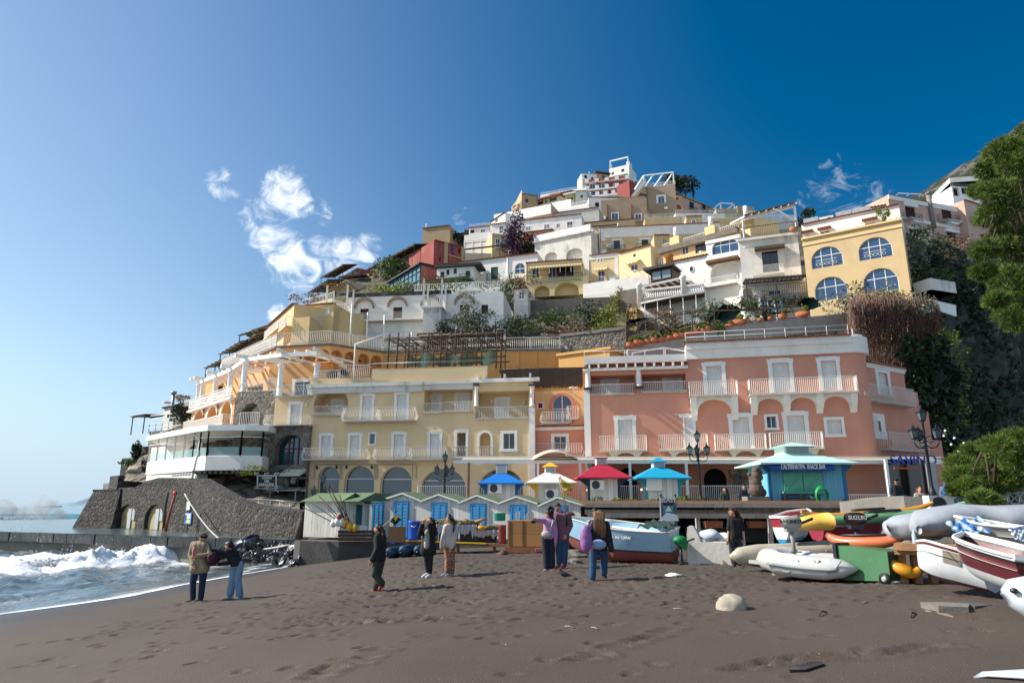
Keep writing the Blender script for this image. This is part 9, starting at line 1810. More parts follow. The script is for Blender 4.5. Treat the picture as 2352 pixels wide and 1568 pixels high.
def bird(lb,p,k,yaw):
 c_,s_=math.cos(yaw),math.sin(yaw);D=V(c_,s_,0);mb=MB();st=[(p+D*(q*k)+V(0,0,h*k),w*k,ht*k)for q,h,w,ht in((.17,.12,.02,.012),(.12,.115,.04,.02),(.04,.13,.065,.05),(-.04,.15,.07,.065),(-.09,.18,.05,.055),(-.105,.22,.032,.035),(-.11,.25,.035,.035),(-.13,.265,.02,.02),(-.165,.255,.004,.004))];spd(mb,st,10)
 for g_ in(-.025,.025):q=p+V(-s_,c_,0)*g_*k+V(0,0,.1*k);mb.tb([q,V(q.x,q.y,p.z),V(q.x,q.y,p.z)-D*.04*k],.006*k,4)
 return mb.bd('pigeon',sf('pigeon_grey','#2c2f38',.6,.3,20,0),label=lb,cat='bird',loc=p)
bird('dark grey pigeon walking on the sand',V(*ong(*px('k',745,1410))),1.0,0);bird('dark bird perched on the left of the shelter roof edge',T('h',1170,190,28.8),.9,-.6);bird('dark bird perched near the grey wall end of the shelter roof',T('h',1600,208,28.3),.9,-.4)
# ---- trees, shrubs, creepers
def lvs(mb,c,rad,n,sz,r,m=0,shell=.42,asp=.45):
 """small folded leaves scattered through lumpy clumps inside an ellipsoid"""
 cl=[V(max(-.8,min(.8,r.gauss(0,.38)))*rad[0],r.gauss(0,.35)*rad[1],max(-.7,min(.7,r.gauss(0,.36)))*rad[2])for _ in range(max(3,n//90))]
 for i in range(n):
  k=cl[i%len(cl)];d=V(r.gauss(0,1),r.gauss(0,1),r.gauss(0,1)).normalized();q=c+k+V(d.x*rad[0],d.y*rad[1],d.z*rad[2])*shell*r.random()**.4
  a=V(r.gauss(0,1),r.gauss(0,1),r.gauss(0,.8)).normalized();b=a.cross(V(r.gauss(0,1),r.gauss(0,1),r.gauss(0,1))).normalized();s=sz*(.6+.8*r.random())
  mb.add([q-a*s,q+b*s*asp,q+a*s,q-b*s*asp],[(0,1,2,3)],m)
LEAF={'g':flg('green_leaves','#23301a','#5c7336'),'o':flg('olive_leaves','#4a5240','#8a917c'),'d':flg('dark_leaves','#121a10','#34452a'),'y':flg('yellow_green_leaves','#46581e','#93982f'),'p':flg('plum_vine_leaves','#2c1d2a','#6a4560'),'b':flg('dry_leaves','#5a4632','#8f7050'),'n':flg('pine_needles','#24401a','#7f9440',sc=1.5),'u':flg('dark_pine_needles','#0d1a10','#2c4222')}
def shb(lb,t,x,y,Y,rx,rz,m='g',n=420,sz=None,nm='shrub',trunk=0,cat='shrub',group=None,ry=None,seed=None):
 p=T(t,x,y,Y);r=random.Random(seed or int(x*7+y));rt=tg(nm,lb,cat,p-V(0,0,rz+trunk),group);mb=MB();lvs(mb,p,(rx,ry or rx*.8,rz),n,sz or max(.06,rx*.085),r);mb.bd('crown' if trunk else 'leaves',LEAF[m],rt)
 mb=MB();b=p-V(0,0,rz+trunk)
 for k in range(5):mb.tb([b,b.lerp(p,.5)+V(r.gauss(0,.1)*rx,0,0),p+V(r.gauss(0,.45)*rx,r.gauss(0,.3)*rx,r.uniform(-.2,.7)*rz)],[.05*rx+.02,.035*rx+.01,.01],5)
 mb.bd('trunk' if trunk else 'stems',POLE,rt);return rt
for a in[('umbrella pine crowning the skyline behind the taupe house','b',1935,318,215,6.2,3.6,'u',2400,.42,'umbrella_pine',9,'tree'),('small dark cypress beside the umbrella pine','b',2048,412,212,.75,2.4,'u',400,.28,'cypress',0,'tree'),('purple bougainvillea climbing between the white and cream houses','b',370,810,126,2.3,6.5,'p',1500,.32,'bougainvillea',0,'climber'),('dark shrubbery below the pink arcade','b',480,935,128,6,2.6,'d',1300,.38),('dark tree on the skyline right of the brown roughcast house','a',1530,225,150,2.0,3.0,'d',600,.4,'tree',1,'tree'),('flowering creeper spilling over the long red house','a',900,530,128,4.2,3.2,'g',1300,.33,'creeper',0,'climber'),('bright green bush beside the glass veranda','a',950,730,112,5.2,1.9,'y',700,.3),('vine trailing along the green framed awning','a',1380,690,100,5,1.3,'g',500,.22),('row of plants on the long terrace balustrade','a',1620,740,94,9,.8,'g',700,.2),('bare grey bush at the right end of the balustrade','a',2060,690,93,3.4,2.2,'b',600,.18),('green bush between the white house and the chapel-like house','a',1960,750,92,2.2,3,'g',450,.2),('feathery grey green tree before the long white house','a',1605,1040,80,3.1,3.5,'o',1100,.2,'tree',1.5,'tree'),('dark ivy mass under the right tower terrace','a',1420,1065,82,2.0,2.6,'d',500,.2),('climbers hanging over the garden loggia, left','a',1800,1060,80,4.5,1.6,'d',600,.17),('climbers hanging over the garden loggia, right','a',2060,1090,79,3.5,2.2,'g',600,.17),('orchard greenery on the terrace below the stained wall, left part','o',1275,735,84,3.8,1.9,'g',800,.2),('orchard greenery on the terrace, middle part','o',1345,733,83,4.2,2.1,'d',900,.2),('bright lemon bush on the orchard terrace','o',1400,722,82,2.4,2.6,'y',700,.17),('tall bare shrub right of the lemon bush','o',1440,705,82,1.9,2.9,'b',500,.15),('dry grass tangle along the lower orchard edge','o',1300,762,81,6,1.1,'b',700,.17),('low green hedge above the rubble garden wall','o',1385,752,79,4,.9,'y',500,.15),('vine tangle under the rustic pole fence, left','o',1530,742,72,4.4,1.9,'b',800,.15),('vine tangle under the rustic pole fence, middle','o',1640,722,71,4.6,1.7,'g',800,.15),('dark vine tangle behind the row of pots','o',1760,705,70,5,1.5,'d',800,.15),('round green bush growing on the long pot wall','p',1265,55,63,1.3,.85,'g',500,.1),('grey olive bush at the left of the hanging roots','d',735,1330,62,2.6,3.0,'o',1300,.15),('dark green shrub behind the olive bushes','d',900,1260,64,3.4,2.4,'d',900,.18),('yellow green creeper under the yellow building','d',1010,1230,66,3.6,1.7,'y',800,.16),('grey olive bush at the right of the hanging roots','d',1290,1310,62,2.2,1.9,'o',900,.15),('grey olive bush in the middle above the hanging roots','d',1000,1290,61,1.8,1.4,'o',700,.14),('agave and dark shrubs beside the yellow building','d',1220,690,84,2.6,2.2,'d',600,.2),('green hedge on the palazzo terrace','d',1320,720,86,3,1.2,'g',500,.18),('grey olive tree beside the yellow building corner','d',1260,900,76,2.7,4.2,'o',1300,.19,'olive_tree',1,'tree'),('bare branched tree with green tufts in the gorge','d',1420,900,78,3.6,3.4,'d',900,.2),('green bushes on the gorge wall with the wooden fence','d',1450,1020,76,2.6,1.4,'g',600,.18),('dead brush along the palazzo terrace wall','d',1650,770,88,6.5,1.7,'b',900,.2),('candelabra cactus on the white upper storey terrace','d',985,480,77,.9,1.6,'y',300,.16,'cactus',0,'cactus'),('shrub on the skyline left of the barrel roof','d',315,505,98,2.2,1.9,'d',350,.25),('ivy on the small terrace wall at the far left','f',885,330,78,2.2,1.5,'d',800,.2),('bare windswept tree on the far left skyline','f',868,205,84,1.2,.8,'b',200,.14,'tree',1.2,'tree'),('ivy covering the ruined arch','f',480,730,78,1.0,2.2,'d',600,.2),('scrub on the headland path below the ruined arch','f',470,800,75,2.0,.6,'g',500,.18),('bare vine trellis on the left slope edge','a',130,800,96,3.2,1.2,'b',500,.18),('potted greens on the left skyline roof','e',1540,745,90,1.3,.7,'g',300,.2),('palm plant beside the covered chairs on the hotel terrace','g',285,95,60,1.3,.5,'d',260,.22),('ferns on the rock below the restaurant terrace','f',1390,850,54.5,1.8,.5,'y',260,.09),('dark ferns behind the hanging sign','f',1680,890,56,1.6,.6,'d',260,.09)]:shb(*a)
for i,(x,y)in enumerate(((300,1480),(375,1480),(450,1488),(530,1485),(600,1490),(745,1450),(800,1455),(950,1440),(1020,1440))):shb(('leafy green hedge plant below the %s kiosk, %s'%('red' if i<5 else 'turquoise',('outermost left','second from left','in the middle','second from right','outermost right','far left','left of the sign','right of the sign','far right')[i])),'p',x,y,34.5,.75,.38,'y' if i%2 else 'g',360,.06,group='hedge plants before the kiosks')
rt=tg('pole_fence','rustic pole fence and trellis above the row of pots','fence',T('c',700,1280,68));mb=MB();r=random.Random(4)
q=[T('c',x,y,68)for x,y in((250,1365),(360,1325),(540,1270),(705,1240),(890,1205),(1100,1190),(1500,1180),(1950,1140))]
for a,b in zip(q,q[1:]):mb.tb([a,b],.07,5);mb.tb([a+V(0,1.5,.5),b+V(0,1.5,.6)],.05,5);mb.tb([a-V(0,0,1.2),b-V(0,0,1.2)],.04,4)
for p in q:mb.tb([p-V(0,0,3.6),p+V(0,0,.3)],.08,5)
for i in range(46):a=q[r.randrange(7)]+V(r.uniform(-2,2),r.uniform(0,2),r.uniform(-2,.3));mb.tb([a,a+V(r.gauss(0,.6),0,r.gauss(0,.8)),a+V(r.gauss(0,1.2),0,r.gauss(0,1))],.022,4)
mb.bd('poles',POLE,rt)
for lb,pts,Y in(('dark green net tarpaulin draped like a tent over garden chairs',((1030,1290),(1185,1128),(1300,1130),(1370,1180),(1290,1270),(1130,1300)),69),('small dark green tarpaulin bundle on the garden wall corner',((250,1345),(280,1280),(400,1255),(490,1260),(430,1310),(300,1340)),72),('dark green net mound beneath the tall yellow building',((1900,1130),(1960,1070),(2030,1055),(2110,1080),(2130,1150),(2000,1190)),68)):
 q=[T('c',x,y,Y)for x,y in pts];c=sum(q,V(0,0,0))/6;mb=MB();top=c+V(0,1.2,.6)
 ring=[q[i].lerp(q[(i+1)%6],k/4)+V(0,.25*math.sin(i*4+k*2.1),0)for i in range(6)for k in range(4)];mid=[p.lerp(top,.5)+V(0,.2*math.sin(i*2.3),.12*math.sin(i*3))for i,p in enumerate(ring)];n=24
 mb.add(ring+mid+[top],[(i,(i+1)%n,n+(i+1)%n,n+i)for i in range(n)]+[(n+i,n+(i+1)%n,2*n)for i in range(n)]);mb.bd('tarpaulin',sf('dark_green_tarp','#16382f',.6,.2,3,.4,8),label=lb,cat='tarpaulin',loc=c)
pr=None;r=random.Random(8);n=24
for i in range(n):
 t=(i+.6)/n*7.4;k=min(7,int(t));p=GW[k].lerp(GW[k+1],t-k)if k<8 else GW[-1]
 if pr is None:
  pr=tg('flower_pot','terracotta pot with leaves, leftmost on the long grey garden wall','flower pot',p+V(0,-.1,0),'flower pots along the garden wall');o=pr.location.copy();mb=MB();mb.lathe(o,[(.22,0),(.36,.2),(.38,.36),(.33,.46),(.38,.5),(.34,.52)],12);mb.bd('pot',MC['terracotta'],pr);mb=MB();lvs(mb,o+V(0,0,.8),(.38,.35,.36),200,.09,r);mb.bd('plant',LEAF['y'],pr)
 else:c=copy_tree(pr,label='terracotta pot with leaves, %s from the left on the long grey garden wall'%nth(i+1));c.location=p+V(0,-.1+.2*r.random(),0);c.rotation_euler=(0,0,r.random()*6);s_=r.uniform(.65,1.15);c.scale=(s_*r.choice((1,1.7)),s_,s_)
rt=tg('hanging_roots','curtain of dry brown hanging roots beside the salmon hotel roof','climber',T('d',1000,1400,58));mb=MB();r=random.Random(11)
for i in range(950):
 u=r.uniform(1950,2150);tz=(u-1950)/200;v0=690+25*abs(tz-.35)+r.gauss(0,12);L=r.uniform(40,170)*(.45+.75*math.sin(math.pi*min(1,tz*.8+.2)));Y=57+tz*5+r.random()*2.2
 p=at(u,v0,Y);e=at(u+r.gauss(4,9),v0+L,Y-.4);m_=p.lerp(e,.45)+V(r.gauss(0,.25),r.gauss(0,.2)-.3,0);m2=p.lerp(e,.8)+V(r.gauss(0,.2),0,0);mb.tb([p,m_,m2,e],[.03,.026,.018,.006],3)
mb.bd('roots',sf('dry_roots','#6b5044',.95,.4,3,0),rt)
mb=MB();r=random.Random(3)
for(u0,u1,v0,v1,Y0,Y1,n,m_)in((2090,2180,800,1150,60,66,5200,0),(2170,2352,840,1170,66,96,4200,0),(2110,2250,590,780,76,92,2600,0),(2240,2352,560,800,90,110,1500,0)):
 for i in range(n//40):
  u=r.uniform(u0,u1);c=at(u,r.uniform(v0,v1),Y0+(Y1-Y0)*(u-u0)/(u1-u0)-2.2);lvs(mb,c,(1.5,.9,1.9),40,.24+.002*Y0,r,m_)
o=mb.bd('creeper_cover',LEAF['d'],label='dark ivy and creepers covering the shaded gorge',kind='stuff')
mb=MB()
for i in range(60):u=r.uniform(2130,2215);c=at(u,r.uniform(760,1010),62+(u-2130)*.06);lvs(mb,c,(.9,.5,1.3),22,.2,r)
mb.bd('creeper_cover',LEAF['y'],label='yellow green creepers hanging over the dark ivy',kind='stuff')
def tufts(mb,cl,n,L,w,r,nn=11):
 for i in range(n):
  c,(a,b,h)=cl[r.randrange(len(cl))];d=V(r.gauss(0,1),r.gauss(0,1),r.gauss(.25,1)).normalized();q=c+V(d.x*a,d.y*b,d.z*h)*r.random()**.35;ax=(d+V(-.2,-.2,.55)).normalized()
  for k in range(nn):e=(ax+V(r.gauss(0,.48),r.gauss(0,.48),r.gauss(0,.48))).normalized()*L*r.uniform(.7,1.15);sd=e.cross(V(r.gauss(0,1),r.gauss(0,1),r.gauss(0,1))).normalized()*w;mb.add([q-sd,q+sd,q+e],[(0,1,2)])
def pine(lb,base,pts,Y,n,L,w,seed):
 rt=tg('pine_tree',lb,'tree',base);r=random.Random(seed);cl=[]
 for(u,v,rad)in pts:
  c=at(u,v,Y+r.uniform(-1.2,1.2));cl.append((c,(rad,rad,rad*.62)))
 mb=MB();tufts(mb,cl,n,L,w,r);mb.bd('crown',LEAF['n'],rt);mb=MB();top=sum((c for c,_ in cl),V(0,0,0))/len(cl);tr=[base,base.lerp(top,.5)+V(.2,0,0),V(top.x,top.y,max(c.z for c,_ in cl))];mb.tb(tr,[.2,.13,.04]if len(pts)>18 else[.1,.05,.02],9)
 for c,rad in cl:s_=tr[1].lerp(tr[2],r.random())if len(pts)>12 else tr[0].lerp(tr[1],.6+.4*r.random());mb.tb([s_,s_.lerp(c,.5)+V(0,0,.1),c],[.045,.03,.012],5)
 mb.bd('trunk',sf('pine_bark','#4a3a30',.95,.3,6,.8),rt)
b=V(16.5,19.5,EYE-1.2)
pine('tall pine tree entering from the right with drooping bright needles',b,[(2305,345,.5),(2310,410,.6),(2250,440,.3),(2300,480,.6),(2315,550,.6),(2320,640,.6),(2330,720,.55),(2270,390,.4),(2335,380,.5),(2290,440,.5),(2345,450,.6),(2275,500,.42),(2330,520,.6),(2262,575,.36),(2300,570,.5),(2345,600,.6),(2258,625,.3),(2300,640,.5),(2330,690,.55),(2290,690,.3),(2340,740,.4),(2400,420,1),(2420,560,1.1),(2400,680,.9),(2440,340,.9),(2345,330,.4),(2390,300,.6)],19.5,6800,.19,.012,1)
pine('low rounded pine bush leaning over the promenade at the right edge',V(T('i',1330,250,19).x,19,EYE-1.3),[(2205,1065,.36),(2240,1040,.42),(2290,1025,.4),(2335,1010,.42),(2200,1095,.36),(2245,1085,.5),(2300,1075,.5),(2345,1060,.45),(2225,1120,.38),(2270,1115,.42),(2310,1110,.35),(2255,1145,.3),(2280,1155,.24),(2390,1040,.5),(2195,1125,.2)],18.5,3600,.17,.010,2)
# ---- people: joints read from the photograph, one remeshed body each
SKIN=sf('skin','#b98468',.6,.06,6,0)
def remesh(o,vs):m=o.modifiers.new('r','REMESH');m.mode='VOXEL';m.voxel_size=vs;m.use_smooth_shade=True;s=o.modifiers.new('s','SMOOTH');s.factor=.5;s.iterations=3;return o
def limb(mb,P,rs,n=10):mb.tb(P,rs,n);[mb.ball(p,r_,0,n)for p,r_ in zip(P,rs)]
def prs(lb,t,Y,J,top,legs,hair,hairm,shoes,k=1.0,face=(-1,0),sleeve='wrist',flare=1.0,jacket=0,skinlegs=0,bag=None,loose=1.0,coat=None,group=None):
 """J: joint -> (x, y[, dy]) on survey sheet t; k scales girth; face = way the head looks (x, depth)"""
 G={a:T(t,b[0],b[1],Y)+V(0,b[2]if len(b)>2 else 0,0)for a,b in J.items()};fl=min(G['aL'].z,G['aR'].z)-.07
 H,N_,sL,sR,hL,hR=(G[q]for q in('head','neck','sL','sR','hL','hR'));rt=tg('person',lb,'person',V((G['aL'].x+G['aR'].x)/2,Y,fl),group)
 mS=(sL+sR)/2;mH=(hL+hR)/2;sh=(sR-sL)*.28;up=(H-N_).normalized();fw=V(face[0],face[1],0).normalized();sd=fw.cross(V(0,0,1));hr=.098*k**.3
 def torso(mb,g):
  for q in(-1,0,1):limb(mb,[mS+sh*q+V(0,0,-.04),mS.lerp(mH,.55)+sh*q*.75,mH+sh*q*.8],[(.095+g)*k,(.088+g)*k,(.105+g)*k])
  limb(mb,[sL+V(0,0,-.01),sR+V(0,0,-.01)],[(.062+g)*k]*2)
 mb=MB();torso(mb,-.02);mb.ball(H,(hr*.82,hr*.92,hr*1.18),0,14);mb.ball(H+fw*hr*.25-up*hr*.62,(hr*.6,hr*.6,hr*.55),0,10)
 mb.ball(H+fw*hr*.95-up*.015,(.018,.018,.028),0,8);mb.ball(H+fw*hr*.85-up*.05,(.02,.02,.012),0,6)
 for q in(-1,1):mb.ball(H+sd*q*hr*.84-up*.01,(.014,.014,.03),0,6)
 limb(mb,[N_-up*.05,H-up*hr*.5],[.055*k,.05*k])
 for q in 'LR':
  s,e,w=G['s'+q],G['e'+q],G['w'+q];limb(mb,[s,e,w],[.042*k,.036*k,.025]);d=(w-e).normalized();x=d.cross(V(0,1,.2)).normalized();z=x.cross(d)
  mb.ball(w+d*.055,(.036,.034,.045),0,8);pm=w+d*.085
  for i,(o,l)in enumerate(((-.03,.062),(-.01,.074),(.01,.07),(.028,.054))):a=pm+x*o;b=a+d*l*.55+z*.006;mb.tb([a-d*.03,b,b+(d*.6+z*.8).normalized()*l*.5],[.010,.0095,.008],6)
  a=w+d*.03-x*.03;mb.tb([a,a-x*.025+d*.03,a-x*.03+d*.06],[.013,.012,.009],6)
  limb(mb,[G['h'+q],G['k'+q],G['a'+q]],[.075*k,.05*k,.036]);f_=G['t'+q]if 't'+q in G else G['a'+q]+fw*.16;f_.z=min(f_.z,G['a'+q].z-.03);limb(mb,[G['a'+q]-V(0,0,.03),f_],[.035,.028])
 remesh(mb.bd('body',SKIN,rt),.0085)
 mb=MB()
 for q in(-1,1):mb.ball(H+fw*hr*.86+sd*q*.033+up*.012,(.012,.012,.009),0,6)
 mb.ball(H+fw*hr*.90-up*.052,(.018,.018,.005),1,6);mb.bd('eyes_and_mouth',[BLK,sf('lips','#8a4a44',.5)],rt)
 mb=MB();g=.018*loose;torso(mb,g);limb(mb,[mS,N_-up*.02],[.08*k,.058*k])
 for q in 'LR':
  s,e,w=G['s'+q],G['e'+q],G['w'+q];E=w if sleeve=='wrist' else e.lerp(w,.15);limb(mb,[s,e]+([E]if sleeve=='wrist' else[]),[(.054+g)*k,(.044+g)*k]+([.036+g]if sleeve=='wrist' else[]))
 if jacket:
  for q in(-1,0,1):limb(mb,[mH+sh*q,mH+sh*q-V(0,0,jacket)],[(.11+g)*k,(.12+g)*k])
 remesh(mb.bd('top',top,rt),.014);mb=MB()
 if coat is not None:x=fw*.1;limb(mb,[mS+x-V(0,0,.06),mH+x],[.075*k,.085*k]);remesh(mb.bd('shirt',coat,rt),.014);mb=MB()
 for q in(-.8,.8):limb(mb,[mH+sh*q+V(0,0,.03),mH+sh*q*.8-V(0,0,.06)],[.105*k,.108*k])
 for q in 'LR':limb(mb,[G['h'+q]-V(0,0,.03),G['k'+q],G['a'+q].lerp(G['k'+q],.12)],[.1*k,(.062+.014*flare)*k,.045+.026*flare])
 remesh(mb.bd('trousers',legs,rt),.014)
 for q in 'LR':
  mb=MB();f_=G['t'+q]if 't'+q in G else G['a'+q]+fw*.17;a=G['a'+q]-V(0,0,.015);f2=f_.copy();f2.z=a.z-.025 if 't'+q not in G else f_.z;limb(mb,[a,a-V(0,0,.02)-(f2-a).normalized()*.03,a.lerp(f2,.6),f2],[.046,.044,.042,.034]);remesh(mb.bd('shoe',shoes,rt),.012)
 mb=MB();bk=H-fw*hr*.22+up*hr*.22;mb.ball(bk,(hr*.98,hr*.98,hr*1.12),0,14);L=hair
 if L=='cap':mb=MB();mb.ball(H+up*hr*.42,(hr*1.05,hr*1.05,hr*.8),0,14);mb.pm_([H+up*hr*.5+fw*hr*a+sd*b for a,b in((.7,-.07),(1.9,-.045),(2.0,.045),(.7,.07))],up*.012)
 elif L=='short':mb=MB();mb.ball(H-fw*hr*.14+up*hr*.36,(hr*.98,hr*.98,hr*.92),0,14)
 elif L=='bob':
  for i in range(16):a=i*2.4;mb.ball(bk-fw*hr*.45+V(math.cos(a)*.07,math.sin(a)*.05,-.13+.02*i),.045,0,7)
 elif L:
  n_=V(0,0,-1);b=bk-fw*hr*.7
  for i in range(11):o=sd*(i-5)*.019*(1 if L!='tail' else .35);mb.tb([b+o+up*.05,b+o-up*.1-fw*.035,b+o*1.25+n_*(.28+.012*(i*7%5))-fw*.03,b+o*1.2+n_*((.48 if L=='long' else .38)+.02*(i*5%4))-fw*.01],[.03,.034,.03,.010],7)
 if L=='bun':mb.ball(H+up*hr*1.25-fw*hr*.3,.045,0,8)
 remesh(mb.bd('cap' if L=='cap' else 'hair',hairm,rt),.014);return rt,G
C=lambda n,c,r=.85:sf(n,c,r,.12,7,.25,20)
HB_=sf('hair_dark','#1a1310',.5,.3,14,.3);HBR=stripes('hair_blonde','#8a6440','#4a3422',30,0);BLKF=C('black_fabric','#15161a');JEAN=C('dark_jeans','#16263f');JEANM=C('mid_jeans','#27496b');JEANL=C('light_jeans','#6f8ba3');WSH=C('white_trainers','#c9c9c6',.6);RSH=C('red_trainers','#a8201f',.6)
def spots(nm,c1,c2,sc):
 m,nt,P=nodes(nm);N=nt.nodes;L=nt.links;tc=N.new('ShaderNodeTexCoord');v=N.new('ShaderNodeTexVoronoi');v.inputs['Scale'].default_value=sc;L.new(tc.outputs['Object'],v.inputs['Vector']);r_=ramp(nt,[(.38,srgb(c2)),(.45,srgb(c1))]);L.new(v.outputs['Distance'],r_.inputs['Fac']);L.new(r_.outputs[0],P.inputs['Base Color']);P.inputs['Roughness'].default_value=.85;return m
rt,G=prs('man in a beige jacket and black cap at the waterline, holding a pink ice cream','m',17.6,dict(head=(500,315),neck=(470,400),sL=(335,430),sR=(600,415),eL=(280,620),eR=(655,600,-.1),wL=(370,775,-.12),wR=(480,635,-.22),hL=(370,840),hR=(520,840),kL=(320,1130),kR=(490,1130),aL=(320,1420),aR=(460,1420),tL=(190,1462,-.08),tR=(345,1458,-.08)),C('beige_jacket','#8f7f68'),JEAN,'cap',BLKF,C('grey_trainers','#50545c',.6),1.04,(.75,-.65),loose=1.2,jacket=.03)
p=G['wR']+V(-.08,-.06,.06);mb=MB();mb.lathe(p-V(0,0,.04),[(.012,0),(.03,.06),(.038,.12),(.03,.17),(.01,.2)],10);mb.bd('ice_cream',sf('pink_ice','#d0607a',.5),label='pink ice cream held by the man in the black cap',cat='ice cream',loc=p)
def bag(lb,c,rx,ry,rz,m,strap=None,nm='shoulder_bag',cat='bag'):
 rt=tg(nm,lb,cat,c);mb=MB();mb.ball(c,(rx,ry,rz),0,14);mb.ball(c-V(0,0,rz*.35),(rx*.95,ry*1.05,rz*.7),0,14);remesh(mb.bd('pouch',m,rt),.015)
 if strap:mb=MB();mb.tb(strap,.016,5);mb.bd('strap',m,rt)
bag('wine red sling bag hanging at the side of the man in the black cap',T('m',665,690,17.45),.15,.1,.17,C('wine_bag','#3a1420'),[T('m',690,600,17.4),T('m',585,380,17.4),T('m',480,590,17.35)])
prs('young woman in a black jacket and pale jeans leaning towards the man in the cap','m',17.7,dict(head=(965,455),neck=(995,530),sL=(960,560,-.1),sR=(1075,590,.12),eL=(850,580,-.1),eR=(985,760,-.15),wL=(715,545,-.1),wR=(850,775,-.2),hL=(1070,800),hR=(1170,770),kL=(1020,1080),kR=(1130,1080),aL=(985,1345),aR=(1165,1365),tL=(870,1395,-.05),tR=(1110,1395,-.08)),C('black_jacket','#17181d'),JEANL,'tail',HB_,WSH,.95,(-1,-.1),flare=1.8)
prs('young woman walking left in a black jacket, grey jeans and red trainers','l',16.7,dict(head=(385,355),neck=(410,445),sL=(400,480,-.1),sR=(450,480,.12),eL=(400,680,-.12),eR=(470,680,.12),wL=(310,870,-.12),wR=(420,860,.14),hL=(390,850,-.06),hR=(440,850,.06),kL=(340,1120,-.06),kR=(390,1130,.05),aL=(470,1290,-.04),aR=(345,1380,.04),tL=(410,1385,-.05),tR=(290,1410,0)),C('black_jacket2','#16181a'),C('grey_jeans','#34332f'),'long',HB_,RSH,.98,(-1,-.05),flare=1.7,loose=1.8)
rt,G=prs('woman in black holding a phone up to her face to take a photo','l',18.7,dict(head=(1265,240),neck=(1265,320),sL=(1165,370),sR=(1340,365),eL=(1110,440,-.15),eR=(1375,430,-.15),wL=(1165,285,-.3),wR=(1290,285,-.3),hL=(1195,650),hR=(1290,650),kL=(1205,880),kR=(1285,880),aL=(1235,1100),aR=(1270,1120),tL=(1150,1165,-.1),tR=(1215,1175,-.1)),BLKF,BLKF,'mid',HB_,WSH,.92,(-.35,-1),flare=.5,loose=2.0,jacket=.12,coat=spots('speckled_blouse','#b9b6ae','#1c1c1e',45))
mb=MB();p=T('l',1212,252,18.37);mb.obox(p,(.085,0,0),(0,.005,0),(0,0,.04));mb.bd('phone',sf('phone_white','#b9bcc0',.3),label='white phone held up by the woman in black',cat='phone',loc=p)
prs('woman in a white jacket and leopard print trousers looking left','l',19.0,dict(head=(1590,195),neck=(1610,270),sL=(1555,320,-.1),sR=(1660,330,.1),eL=(1510,480,-.08),eR=(1690,500,-.02),wL=(1485,640,-.12),wR=(1640,660,-.12),hL=(1560,600),hR=(1640,600),kL=(1570,850),kR=(1640,850),aL=(1570,1095),aR=(1635,1110),tL=(1480,1145,-.06),tR=(1540,1150,-.06)),C('cream_jacket','#c3b5ad'),spots('leopard_print','#a5765a','#1c1412',26),'bun',HB_,C('grey_trainers2','#7e8794',.6),1.02,(-1,-.3),flare=1.6,loose=1.8,coat=C('brown_top','#4c2f26'))
rt,G=prs('woman in a pink sweater and navy trousers pointing left with her phone','k',19.2,dict(head=(465,310),neck=(490,380),sL=(420,420),sR=(560,430),eL=(350,420,-.15),eR=(590,600,-.05),wL=(265,405,-.3),wR=(585,770,-.05),hL=(410,680),hR=(530,680),kL=(425,950),kR=(525,950),aL=(440,1215),aR=(530,1200),tL=(400,1240,-.08),tR=(500,1225,.1)),C('pink_sweater','#b07fa8'),C('navy_trousers','#121c30'),'bob',HB_,C('pale_shoes','#9a8078'),1.02,(-1,.1),flare=1.6)
mb=MB();p=T('k',225,438,18.85);mb.obox(p,(.06,.01,.012),(0,.005,0),(-.01,0,.035));mb.bd('phone',BLKF,label='dark phone held out by the woman in the pink sweater',cat='phone',loc=p)
bag('small white crossbody bag on the back of the woman in the pink sweater',T('k',430,640,19.0),.13,.06,.085,C('white_bag','#b9b4ac',.6),[T('k',500,600,19.0),T('k',548,410,19.05)])
rt,G=prs('man in a mauve hoodie, jeans and red trainers looking down left','k',19.3,dict(head=(620,195),neck=(660,270),sL=(610,310,.1),sR=(790,320,-.05),eL=(590,520,.1),eR=(830,500,-.05),wL=(600,660,.1),wR=(765,640,-.15),hL=(635,690),hR=(740,690),kL=(640,900),kR=(745,900),aL=(645,1145),aR=(740,1145),tL=(595,1190,-.08),tR=(685,1195,-.12)),C('mauve_hoodie','#6c4656'),JEANM,'short',C('hair_greying','#3a322c'),RSH,1.12,(-1,-.35),loose=1.6)
mb=MB();mb.tb([T('k',740,300,19.1),T('k',765,380,19.05),T('k',775,500,19.1)],.022,5);mb.bd('rucksack_strap',BLKF,label='dark rucksack strap on the shoulder of the man in the mauve hoodie',cat='strap',loc=T('k',740,300,19.1))
rt,G=prs('woman with long fair hair seen from behind, black sweater and blue jeans','k',16.2,dict(head=(1315,335),neck=(1310,430),sL=(1190,460),sR=(1420,480),eL=(1150,640,-.05),eR=(1470,700,-.05),wL=(1170,800,-.1),wR=(1500,900,-.1),hL=(1210,860),hR=(1370,860),kL=(1205,1120),kR=(1400,1060,.1),aL=(1195,1380),aR=(1400,1310,.15),tL=(1180,1415,.08),tR=(1430,1350,.12)),BLKF,JEANM,'long',HBR,C('brown_trainers','#5a4434'),1.05,(.15,1),flare=1.5,loose=1.6)
mb=MB();mb.ball(T('k',1290,810,16.12),(.2,.13,.12),0,14);mb.bd('shirt_hem',C('pale_blue_shirt','#8fa4c8'),rt)
bag('purple rucksack hanging from the left shoulder of the fair haired woman',T('k',1090,710,15.95),.14,.11,.29,C('purple_bag','#8a5c98',.6),[T('k',1150,540,15.95),T('k',1190,420,16.0),T('k',1180,560,15.98)],'rucksack','rucksack')
